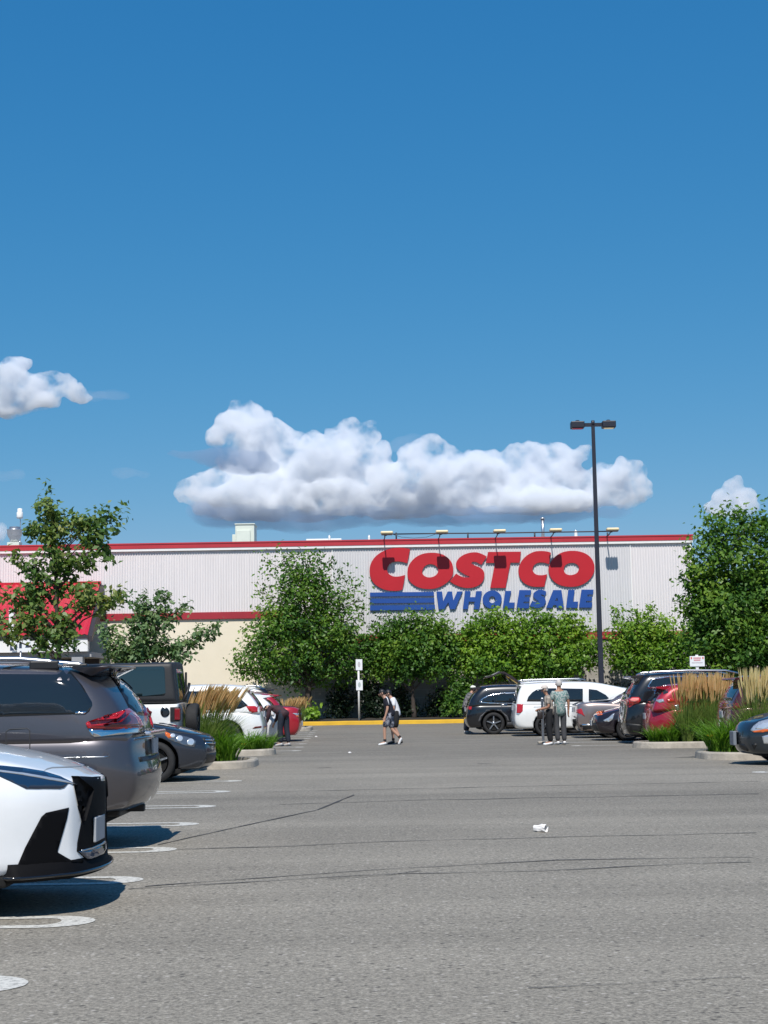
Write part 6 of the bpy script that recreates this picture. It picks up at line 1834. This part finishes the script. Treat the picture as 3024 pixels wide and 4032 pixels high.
def person(label, px, py, Y, yaw, scale, pose, top, bottom, skin, hair, shoe, sleeve='short', legs='long', hat=None, build=1.0, cat='person', face=True, top_len=0.0):
    g = P(px, py, Y)
    root = empty('person', (g.x, Y, 0), yaw); root.scale = (scale,) * 3
    tag(root, label, cat, 'people in the parking lot')
    J = {k: Vector(v) for k, v in {**BASE, **pose}.items()}
    V, E, RR = {k: tuple(J[k]) for k in J}, list(EDG), {k: rad(k) * (build if k in ('pelvis', 'spine', 'chest') else 1) for k in J}
    for s in 'LR':
        wr, el = J['wr' + s], J['el' + s]
        d = (wr - el).normalized()
        sg = 1 if s == 'L' else -1
        side = Vector((1, 0, 0)) - d * d.x
        side.normalize()
        pal = wr + d * 0.055
        V['pal' + s] = tuple(pal); RR['pal' + s] = 0.030; E.append(('wr' + s, 'pal' + s))
        inw = d.cross(side) * (1 if s == 'R' else -1)
        for i, (o, l) in enumerate(((0.028, 0.062), (0.010, 0.072), (-0.010, 0.068), (-0.027, 0.054))):
            a = pal + d * 0.036 + side * o; b = a + d * l * 0.55 + inw * 0.008; c = b + d * l * 0.4 + inw * 0.022
            for nm, co, r in (('a', a, 0.010), ('b', b, 0.009), ('c', c, 0.007)):
                V[f'f{i}{nm}{s}'] = tuple(co); RR[f'f{i}{nm}{s}'] = r
            E += [('pal' + s, f'f{i}a{s}'), (f'f{i}a{s}', f'f{i}b{s}'), (f'f{i}b{s}', f'f{i}c{s}')]
        a = pal + side * 0.035 - d * 0.005; b = a + side * 0.018 + d * 0.03 + inw * 0.012
        V['ta' + s] = tuple(a); V['tb' + s] = tuple(b); RR['ta' + s] = 0.012; RR['tb' + s] = 0.009
        E += [('pal' + s, 'ta' + s), ('ta' + s, 'tb' + s)]
    body = skin_mesh('body', V, E, RR, skin, root)
    # clothes
    tk = ['pelvis', 'spine', 'chest', 'neckc'] + [x + s for s in 'LR' for x in ('sh', 'slv')]
    T = {'pelvis': J['pelvis'] - (J['spine'] - J['pelvis']) * (0.75 + top_len), 'spine': J['spine'], 'chest': J['chest'], 'neckc': J['chest'].lerp(J['neck'], 0.95), 'hem': J['pelvis'].lerp(J['spine'], 0.1)}
    te = [('pelvis', 'hem'), ('hem', 'spine'), ('spine', 'chest'), ('chest', 'neckc')]
    tr = {'pelvis': 0.178 * build, 'hem': 0.168 * build, 'spine': 0.16 * build, 'chest': 0.168 * build, 'neckc': 0.082}
    for s in 'LR':
        T['sh' + s] = J['sh' + s]; tr['sh' + s] = 0.08
        T['el' + s] = J['sh' + s].lerp(J['el' + s], 0.8 if sleeve == 'short' else 1.0); tr['el' + s] = 0.068
        te += [('chest', 'sh' + s), ('sh' + s, 'el' + s)]
        if sleeve == 'long':
            T['wr' + s] = J['el' + s].lerp(J['wr' + s], 0.95); tr['wr' + s] = 0.045; te.append(('el' + s, 'wr' + s))
    skin_mesh('shirt', {k: tuple(v) for k, v in T.items()}, te, tr, top, root)
    B = {'pelvis': J['pelvis'], 'waist': J['pelvis'].lerp(J['spine'], 0.85)}; be = [('waist', 'pelvis')]; br = {'pelvis': 0.150 * build, 'waist': 0.142 * build}
    for s in 'LR':
        B['hip' + s] = J['hip' + s]; br['hip' + s] = 0.112; be.append(('pelvis', 'hip' + s))
        B['kn' + s] = J['kn' + s] if legs == 'long' else J['hip' + s].lerp(J['kn' + s], 1.0); br['kn' + s] = 0.088 if legs == 'long' else 0.105; be.append(('hip' + s, 'kn' + s))
        if legs == 'long':
            B['an' + s] = J['an' + s] + Vector((0, 0, 0.0)); br['an' + s] = 0.072; be.append(('kn' + s, 'an' + s))
    skin_mesh('trousers' if legs == 'long' else 'shorts', {k: tuple(v) for k, v in B.items()}, be, br, bottom, root)
    for s in 'LR':
        an, toe = J['an' + s], J['toe' + s]
        d = (toe - an).normalized()
        heel = an - d * 0.05 - Vector((0, 0, 0.03))
        sh = skin_mesh('shoe', {'h': tuple(heel), 'm': tuple(an.lerp(toe, 0.45) - Vector((0, 0, 0.022))), 't': tuple(toe + d * 0.06)}, [('h', 'm'), ('m', 't')], {'h': (0.045, 0.045), 'm': (0.05, 0.042), 't': (0.042, 0.03)}, shoe, root)
        if legs != 'long':
            skin_mesh('sock', {'a': tuple(an), 'b': tuple(an.lerp(J['kn' + s], 0.3))}, [('a', 'b')], {'a': 0.047, 'b': 0.05}, mat_sock, root)
    # head: hair, face, hat
    hb, ht_ = J['headb'], J['headt']; up = (ht_ - hb).normalized(); fw = Vector((1, 0, 0)) - up * up.x
    fw.normalize(); lf = up.cross(fw)
    hc = J['headm']
    Mh = Matrix((fw, lf, up)).transposed().to_4x4(); Mh.translation = hc
    bm = bmesh.new()
    bmesh.ops.create_uvsphere(bm, u_segments=18, v_segments=12, radius=1.0)
    dl = [v for v in bm.verts if (v.co.x > 0.35 and v.co.z < 0.25) or v.co.z < -0.55]
    bmesh.ops.delete(bm, geom=dl, context='VERTS')
    for v in bm.verts: v.co = Vector((v.co.x * 0.099 - 0.010, v.co.y * 0.088, v.co.z * 0.112 + 0.022)) * (1 + 0.05 * mnoise.noise(v.co * 4))
    bm.transform(Mh); from_bm('hair', bm, hair, root, True)
    if face:
        for sg in (-1, 1):
            bm = bmesh.new(); bmesh.ops.create_icosphere(bm, subdivisions=1, radius=0.011); bm.transform(Mh @ Matrix.Translation((0.083, sg * 0.032, 0.012))); from_bm('eye', bm, M_EYE, root, True)
            bm = bmesh.new(); bmesh.ops.create_icosphere(bm, subdivisions=2, radius=1); bm.transform(Mh @ Matrix.Translation((-0.01, sg * 0.088, 0.0)) @ Matrix.Diagonal((0.02, 0.011, 0.032, 1))); from_bm('ear', bm, skin, root, True)
        bm = bmesh.new(); bmesh.ops.create_icosphere(bm, subdivisions=2, radius=1); bm.transform(Mh @ Matrix.Translation((0.095, 0, -0.016)) @ Matrix.Diagonal((0.018, 0.013, 0.024, 1))); from_bm('nose', bm, skin, root, True)
        bm = bmesh.new(); bmesh.ops.create_icosphere(bm, subdivisions=2, radius=1); bm.transform(Mh @ Matrix.Translation((0.08, 0, -0.055)) @ Matrix.Diagonal((0.01, 0.024, 0.008, 1))); from_bm('mouth', bm, M_LIP, root, True)
    if hat:
        bm = bmesh.new()
        lathe(bm, [(0.0, 0.115), (0.06, 0.108), (0.095, 0.07), (0.105, 0.03), (0.104, 0.02)] + ([(0.17, 0.012), (0.168, 0.006)] if hat[1] == 'brim' else []), 20)
        if hat[1] == 'cap':
            prism(bm, [(0.07, -0.075), (0.15, -0.06), (0.185, 0), (0.15, 0.06), (0.07, 0.075)], lambda a, b, d: Vector((a, b, d)), 0.02, 0.028)
        bm.transform(Mh @ Matrix.Translation((-0.004, 0, 0.025)) @ Matrix.Diagonal((1.04, 0.95, 1, 1))); fix(bm)
        from_bm('hat', bm, hat[0], root, True)
    return root, J
mat_sock = mat('black_sock', (0.012, 0.012, 0.014), 0.8)
def check_cloth(name, c1, c2, scale, c3=None):
    m, nt, b, out = new_mat(name)
    tc = nt.nodes.new('ShaderNodeTexCoord'); n = nt.nodes.new('ShaderNodeTexNoise'); n.inputs['Scale'].default_value = scale; n.inputs['Detail'].default_value = 2
    cr = nt.nodes.new('ShaderNodeValToRGB'); e = cr.color_ramp.elements
    e[0].position = 0.44; e[0].color = (*c1, 1); e[1].position = 0.56; e[1].color = (*c2, 1)
    nt.links.new(tc.outputs['Object'], n.inputs['Vector']); nt.links.new(n.outputs['Fac'], cr.inputs['Fac']); nt.links.new(cr.outputs[0], b.inputs['Base Color'])
    b.inputs['Roughness'].default_value = 0.85
    return m
C_NAVY = mat('navy_tee', (0.010, 0.011, 0.022), 0.85, var=0.2, vscale=8)
C_SHORTS = check_cloth('grey_patterned_shorts', (0.07, 0.07, 0.09), (0.30, 0.31, 0.36), 14)
C_WHITE = mat('white_tee', (0.72, 0.72, 0.74), 0.85, var=0.08, vscale=8)
C_BLACK = mat('black_cloth', (0.008, 0.008, 0.010), 0.85, var=0.2, vscale=8)
C_TEAL = check_cloth('teal_patterned_shirt', (0.10, 0.20, 0.19), (0.34, 0.37, 0.35), 26)
C_GREY = mat('grey_trousers', (0.05, 0.052, 0.058), 0.85, var=0.15, vscale=8)
C_BEIGE = check_cloth('beige_blouse', (0.42, 0.36, 0.30), (0.22, 0.19, 0.16), 10)
C_PLAID = check_cloth('grey_plaid_shirt', (0.06, 0.06, 0.065), (0.2, 0.19, 0.19), 16)
C_MAROON = mat('dark_maroon_jacket', (0.045, 0.018, 0.024), 0.8, var=0.3, vscale=8)
C_JEAN = mat('dark_jeans', (0.012, 0.017, 0.03), 0.85, var=0.3, vscale=8)
H_DARK = mat('dark_hair', (0.010, 0.008, 0.007), 0.5)
H_GREY = mat('grey_hair', (0.50, 0.47, 0.44), 0.6)
S_WHITE = mat('white_shoe', (0.74, 0.75, 0.76), 0.6)
S_GREY = mat('grey_shoe', (0.5, 0.5, 0.5), 0.6)
S_BLACK = mat('black_shoe', (0.015, 0.015, 0.016), 0.5)
C_CAP = mat('pale_cap', (0.56, 0.50, 0.45), 0.8)
C_HATW = mat('white_hat', (0.7, 0.7, 0.62), 0.8)
PI = math.pi
# striding youth, facing left
walk = dict(pelvis=(0, 0, 0.93), spine=(0.02, 0, 1.10), chest=(0.06, 0, 1.28), neck=(0.13, 0, 1.40), headb=(0.19, 0, 1.46), headm=(0.215, 0, 1.525), headt=(0.225, 0, 1.59),
            shL=(0.06, 0.18, 1.34), elL=(0.06, 0.22, 1.07), wrL=(0.13, 0.22, 0.84), shR=(0.06, -0.18, 1.34), elR=(-0.02, -0.22, 1.08), wrR=(0.05, -0.22, 0.85),
            hipL=(0.02, 0.09, 0.88), knL=(0.16, 0.09, 0.50), anL=(0.15, 0.09, 0.085), toeL=(0.30, 0.10, 0.035),
            hipR=(-0.02, -0.09, 0.88), knR=(-0.05, -0.09, 0.47), anR=(-0.32, -0.09, 0.20), toeR=(-0.27, -0.09, 0.06))
walkn = {k: ((v[0], -v[1], v[2]) if k[-1] not in 'LR' else v) for k, v in walk.items()}
# nearest side of someone facing left (yaw = pi) is local +y, so the forward leg is L
p1, J1 = person('youth in navy tee and grey patterned shorts striding left with head bowed', 1536, 2932, 43.3, PI, 0.94, walk, C_NAVY, C_SHORTS, M_SKIN, H_DARK, S_WHITE, legs='short')
bm = bmesh.new(); tube(bm, [J1['shL'] + Vector((0.03, 0.01, 0.085)), J1['shL'] + Vector((-0.01, 0.085, 0.02)), J1['shL'].lerp(J1['elL'], 0.55) + Vector((-0.05, 0.07, 0))], 0.016, 6, squash=0.5); from_bm('sleeve_stripe', bm, C_WHITE, p1, True)
walk2 = dict(walk); 
walk2.update(hipL=(-0.02, 0.09, 0.88), knL=(0.02, 0.09, 0.47), anL=(-0.16, 0.09, 0.09), toeL=(-0.03, 0.09, 0.035), hipR=(0.02, -0.09, 0.88), knR=(0.12, -0.09, 0.49), anR=(0.08, -0.09, 0.085), toeR=(0.22, -0.09, 0.035))
p2, J2 = person('youth in white tee and black shorts walking left close behind the navy tee', 1560, 2930, 44.1, PI, 0.93, walk2, C_WHITE, C_BLACK, M_SKIN, H_DARK, S_BLACK, legs='short')
# elderly couple
wom = dict(chest=(0.03, 0, 1.30), neck=(0.06, 0, 1.42), headb=(0.10, 0, 1.50), headm=(0.115, 0, 1.57), headt=(0.11, 0, 1.635), elL=(0.03, 0.23, 1.08), wrL=(0.24, 0.15, 1.02), elR=(0.03, -0.23, 1.08), wrR=(0.24, -0.15, 1.02), shL=(0.03, 0.17, 1.36), shR=(0.03, -0.17, 1.36))
p3, J3 = person('elderly woman in pale cap, beige blouse and black trousers holding a dark handbag', 2166, 2931, 41.3, PI, 0.93, wom, C_BEIGE, C_BLACK, M_SKIN2, H_GREY, S_WHITE, hat=(C_CAP, 'cap'), build=1.02)
bm = bmesh.new(); rbox(bm, 0.20, 0.34, -0.10, 0.14, 0.74, 0.96, 0.03); tube(bm, [(0.27, -0.06, 0.95), (0.26, -0.05, 1.02), (0.25, 0.06, 1.02), (0.27, 0.10, 0.95)], 0.010, 6)
hb_ = from_bm('handbag', bm, mat('dark_brown_leather', (0.02, 0.013, 0.012), 0.5), None, True)
hb_.matrix_world = Matrix.Translation(p3.location) @ Matrix.Rotation(PI, 4, 'Z') @ Matrix.Scale(0.93, 4); tag(hb_, 'dark brown handbag held by the elderly woman', 'handbag')
man = dict(headb=(0.02, 0.0, 1.53), elL=(-0.01, 0.24, 1.10), wrL=(0.10, 0.22, 0.92), elR=(-0.02, -0.25, 1.11), wrR=(0.02, -0.25, 0.87), anL=(-0.02, 0.08, 0.085), toeL=(0.13, 0.10, 0.035))
p4, J4 = person('elderly man with grey hair in teal patterned shirt, seen from behind', 2208, 2931, 41.5, PI / 2 + 0.25, 1.0, man, C_TEAL, C_GREY, M_SKIN2, H_GREY, S_WHITE, build=1.08, top_len=0.55)
# shopper in a white hat at the tail of the black suv
ld = dict(spine=(0.04, 0, 1.12), chest=(0.12, 0, 1.29), neck=(0.19, 0, 1.40), headb=(0.24, 0, 1.46), headm=(0.265, 0, 1.525), headt=(0.275, 0, 1.59), shL=(0.12, 0.18, 1.34), shR=(0.12, -0.18, 1.34), elL=(0.20, 0.22, 1.10), wrL=(0.38, 0.18, 1.02), elR=(0.20, -0.22, 1.10), wrR=(0.38, -0.18, 1.02))
person('shopper in white hat and grey plaid shirt at the open tail of the black suv', 1838, 2880, 54.3, 0.3, 1.0, ld, C_PLAID, C_JEAN, M_SKIN, H_DARK, S_GREY, hat=(C_HATW, 'cap'))
# stooping shopper on the left
bend = dict(pelvis=(0, 0, 0.92), spine=(0.16, 0, 1.03), chest=(0.34, 0, 1.10), neck=(0.46, 0, 1.10), headb=(0.54, 0, 1.09), headm=(0.60, 0, 1.085), headt=(0.655, 0, 1.085), shL=(0.38, 0.18, 1.12), shR=(0.38, -0.18, 1.12),
            elL=(0.40, 0.22, 0.86), wrL=(0.50, 0.18, 0.66), elR=(0.40, -0.22, 0.86), wrR=(0.50, -0.18, 0.66), knL=(0.06, 0.10, 0.50), knR=(-0.02, -0.10, 0.49), anL=(0.02, 0.10, 0.085), anR=(-0.10, -0.10, 0.085), toeL=(0.18, 0.11, 0.035), toeR=(0.05, -0.11, 0.035))
person('stooping shopper in dark maroon jacket and jeans between the white cars and the red sedan', 1118, 2916, 43.9, PI * 0.8, 0.98, bend, C_MAROON, C_JEAN, M_SKIN, H_DARK, S_GREY, sleeve='long')
# silver post by the couple
g0 = P(2139, 2914, 42.6); t0 = P(2137, 2748, 42.6)
ps_ = empty('metal_post', (g0.x, 42.6, 0)); tag(ps_, 'slim silver metal post on a pale foot in front of the elderly woman', 'post')
bm = bmesh.new(); rbox(bm, -0.035, 0.035, -0.03, 0.03, 0.06, t0.z, 0.01); from_bm('upright', bm, M_SATIN, ps_)
bm = bmesh.new(); rbox(bm, -0.15, 0.12, -0.15, 0.15, 0, 0.06, 0.02); from_bm('foot', bm, M_CONC, ps_)
# ================================================================ cumulus clouds, far beyond the building
def cloud_mat(name, base, dens, aniso=0.0, het=None):
    m = bpy.data.materials.new(name); m.use_nodes = True
    nt = m.node_tree; nt.nodes.clear()
    out = nt.nodes.new('ShaderNodeOutputMaterial'); v = nt.nodes.new('ShaderNodeVolumePrincipled')
    v.inputs['Color'].default_value = (*base, 1); v.inputs['Density'].default_value = dens; v.inputs['Anisotropy'].default_value = aniso
    nt.links.new(v.outputs[0], out.inputs['Volume'])
    if het:
        tc = nt.nodes.new('ShaderNodeTexCoord'); n = nt.nodes.new('ShaderNodeTexNoise')
        n.inputs['Scale'].default_value = 1.0 / het; n.inputs['Detail'].default_value = 5; n.inputs['Roughness'].default_value = 0.65
        r = nt.nodes.new('ShaderNodeMapRange'); r.inputs['From Min'].default_value = 0.40; r.inputs['From Max'].default_value = 0.60
        r.inputs['To Min'].default_value = 0.0; r.inputs['To Max'].default_value = dens
        nt.links.new(tc.outputs['Object'], n.inputs['Vector']); nt.links.new(n.outputs['Fac'], r.inputs['Value']); nt.links.new(r.outputs[0], v.inputs['Density'])
    return m
M_CLOUD = cloud_mat('cloud_white', (0.945, 0.96, 0.982), 0.15, het=34.0)
M_CLOUD_ADDED = cloud_mat('cloud_even_added', (0.97, 0.98, 0.99), 0.06)
M_WISP = cloud_mat('cloud_wisp', (0.78, 0.82, 0.90), 0.006)
M_SCUD_SHADE = cloud_mat('cloud_scud_shade', (0.44, 0.55, 0.72), 0.045)  # low blue-grey albedo stands in for cloud in shadow

def cloud(label_seed, D, lobes, base_py=None, voxel=4.0, amp=1.0, m=M_CLOUD, depth=0.7):
    rnd = random.Random(label_seed)
    s = D / F
    bm = bmesh.new()
    for px, py, rx, ry in lobes:
        c = P(px, py, D + rnd.uniform(-0.5, 0.5) * rx * s)
        a, bz = rx * s, ry * s
        M_ = Matrix.Translation(c) @ Matrix.Diagonal((a, (a * 0.5 + bz * 0.5) * depth * 1.3, bz, 1))
        bmesh.ops.create_icosphere(bm, subdivisions=3, radius=1.0, matrix=M_)
    me = bpy.data.meshes.new('tmp'); bm.to_mesh(me); bm.free()
    o = bpy.data.objects.new('tmp', me); COL.objects.link(o)
    md = o.modifiers.new('r', 'REMESH'); md.mode = 'VOXEL'; md.voxel_size = voxel
    b = evaluated_bm(o); bpy.data.objects.remove(o); bpy.data.meshes.remove(me)
    b.normal_update()
    co = [v.co.copy() for v in b.verts]; no = [v.normal.copy() for v in b.verts]
    u = 1.0 / s            # metres -> photo pixels
    for v, c, n in zip(b.verts, co, no):
        p = c * u
        q = p + Vector((0, 0, label_seed * 91.0))
        d = 0
        for sc_, am in ((85.0, 22.0), (38.0, 15.0), (17.0, 8.0), (8.0, 3.4)):
            k = 1 - abs(mnoise.noise(q / sc_)) * 2.0     # billows
            d += am * (k - 0.45)
        v.co = c + n * d * s * amp
    if base_py is not None:
        zb_ = P(CX, base_py, D).z
        for v in b.verts:
            lim = zb_ + 10 * s * mnoise.noise(v.co * u / 60.0)
            if v.co.z < lim: v.co.z = lim - (lim - v.co.z) * 0.22
    # weld the folds left by the displacement into one clean closed skin
    t_ = from_bm('tmp', b); md = t_.modifiers.new('r', 'REMESH'); md.mode = 'VOXEL'; md.voxel_size = voxel
    b = evaluated_bm(t_); me = t_.data; bpy.data.objects.remove(t_); bpy.data.meshes.remove(me)
    o = from_bm('cloud', b, m, smooth=True)
    tag(o, kind='structure')
    return o
cloud(1, 1800, [(900,1660,50,50),(955,1625,56,44),(1010,1640,60,50),(860,1725,44,44),(940,1720,110,76),(1050,1730,100,76),(1130,1770,90,80),(1000,1800,150,80),(1180,1820,110,90),(1260,1790,110,86),(1330,1740,60,56),(1385,1700,54,54),(1440,1725,56,64),(1490,1790,40,60),(1370,1830,150,100),(1180,1880,170,90),
    (830,1930,120,66),(760,1920,60,40),(730,1950,40,30),(900,1900,110,60),(980,1940,180,70),(1120,1940,180,80),(1460,1840,80,90),(1540,1900,110,80),(1600,1790,30,30),(1650,1805,76,76),(1700,1760,50,40),(1700,1870,110,86),(1770,1810,60,50),(1820,1845,100,66),(1900,1850,100,66),(1960,1830,50,50),(1580,1870,50,60),
    (2040,1815,70,60),(2110,1785,60,46),(2160,1800,60,56),(2220,1790,50,50),(2200,1850,100,74),(2050,1900,160,84),(2290,1790,36,36),(2250,1920,130,80),(2390,1890,80,66),(2440,1850,50,46),(2490,1870,50,56),(2530,1930,36,44),(2420,1950,120,50),(2320,1960,120,50),
    (1300,1960,260,70),(1560,1970,260,66),(1850,1950,250,74),(2100,1980,240,54),(1000,2000,240,44),(1150,2040,180,36)], 2030, 2.6)
cloud(2, 1800, [(50,1460,56,50),(85,1440,30,30),(15,1500,70,66),(95,1490,40,36),(150,1510,60,40),(215,1510,60,40),(255,1505,40,30),(290,1540,60,30),(90,1570,150,40),(20,1590,100,46),(330,1565,36,14)], 1618, 2.6)
cloud(3, 1800, [(2905,1905,26,30),(2892,1925,40,36),(2860,1965,56,40),(2930,1960,50,40),(2810,2000,40,26),(2880,2010,80,30),(2960,1995,26,34)], 2060, 2.6, amp=0.8)
cloud(4, 1800, [(4,2090,24,30),(-30,2110,50,40)], 2160, 3.2, amp=0.7)
# thin wisps and a scud in front of the tower, its shade put into the colour
cloud(5, 1500, [(880,1800,130,40),(980,1820,100,52),(930,1815,110,46),(1040,1845,60,26),(780,1790,90,22),(700,1785,60,14),(1090,1830,14,20)], 1880, 3.5, amp=0.6, m=M_SCUD_SHADE, depth=0.4)
cloud(6, 1800, [(50,1868,60,20),(-10,1880,50,16)], None, 4.0, amp=0.5, m=M_WISP, depth=0.8)
cloud(7, 1800, [(500,1862,70,22),(560,1870,40,14)], None, 4.0, amp=0.5, m=M_WISP, depth=0.8)
cloud(8, 1800, [(430,1560,90,20),(360,1560,60,22)], None, 4.0, amp=0.5, m=M_WISP, depth=0.8)
cloud(9, 1800, [(1590,1740,50,18),(1560,1765,40,18),(1630,1722,36,14)], None, 4.0, amp=0.5, m=M_WISP, depth=1.2)
M_BASE_HAZE = cloud_mat('cloud_base_haze_tint', (0.45, 0.62, 0.85), 0.014)  # blue haze of the cloud underside put into the colour
cloud(10, 1800, [(1000,2035,250,44),(1200,2055,200,40),(1400,2030,200,40),(850,2010,120,34),(1750,2030,260,36),(2150,2020,240,34),(2380,2010,120,26),(1950,2030,200,30)], None, 4.0, amp=0.7, m=M_BASE_HAZE, depth=0.9)
# unseen clouds added behind the photographer for the glass and paint to reflect
for k_, (az_, el_, w_, h_) in enumerate(((-35, 18, 520, 150), (12, 18, 760, 170), (48, 22, 420, 130), (80, 14, 500, 110), (-75, 13, 500, 100))):
    rnd_ = random.Random(100 + k_)
    bm = bmesh.new()
    c0 = Vector((1700 * math.sin(R(180 + az_)), 1700 * math.cos(R(180 + az_)), 1700 * math.tan(R(el_))))
    sx_ = Vector((math.cos(R(180 + az_)), -math.sin(R(180 + az_)), 0))
    for q in range(26):
        t_ = rnd_.uniform(-1, 1)
        rr_ = h_ * rnd_.uniform(0.3, 0.6) * (1.1 - abs(t_) * 0.6)
        bmesh.ops.create_icosphere(bm, subdivisions=2, radius=rr_, matrix=Matrix.Translation(c0 + sx_ * (t_ * w_ / 2) + Vector((0, rnd_.uniform(-40, 40), rr_ * rnd_.uniform(0.2, 1.0)))))
    me_ = bpy.data.meshes.new('tmp'); bm.to_mesh(me_); bm.free()
    o_ = bpy.data.objects.new('tmp', me_); COL.objects.link(o_)
    md_ = o_.modifiers.new('r', 'REMESH'); md_.mode = 'VOXEL'; md_.voxel_size = 12
    b_ = evaluated_bm(o_); bpy.data.objects.remove(o_); bpy.data.meshes.remove(me_)
    tag(from_bm('cloud', b_, M_CLOUD_ADDED, smooth=True), kind='structure')
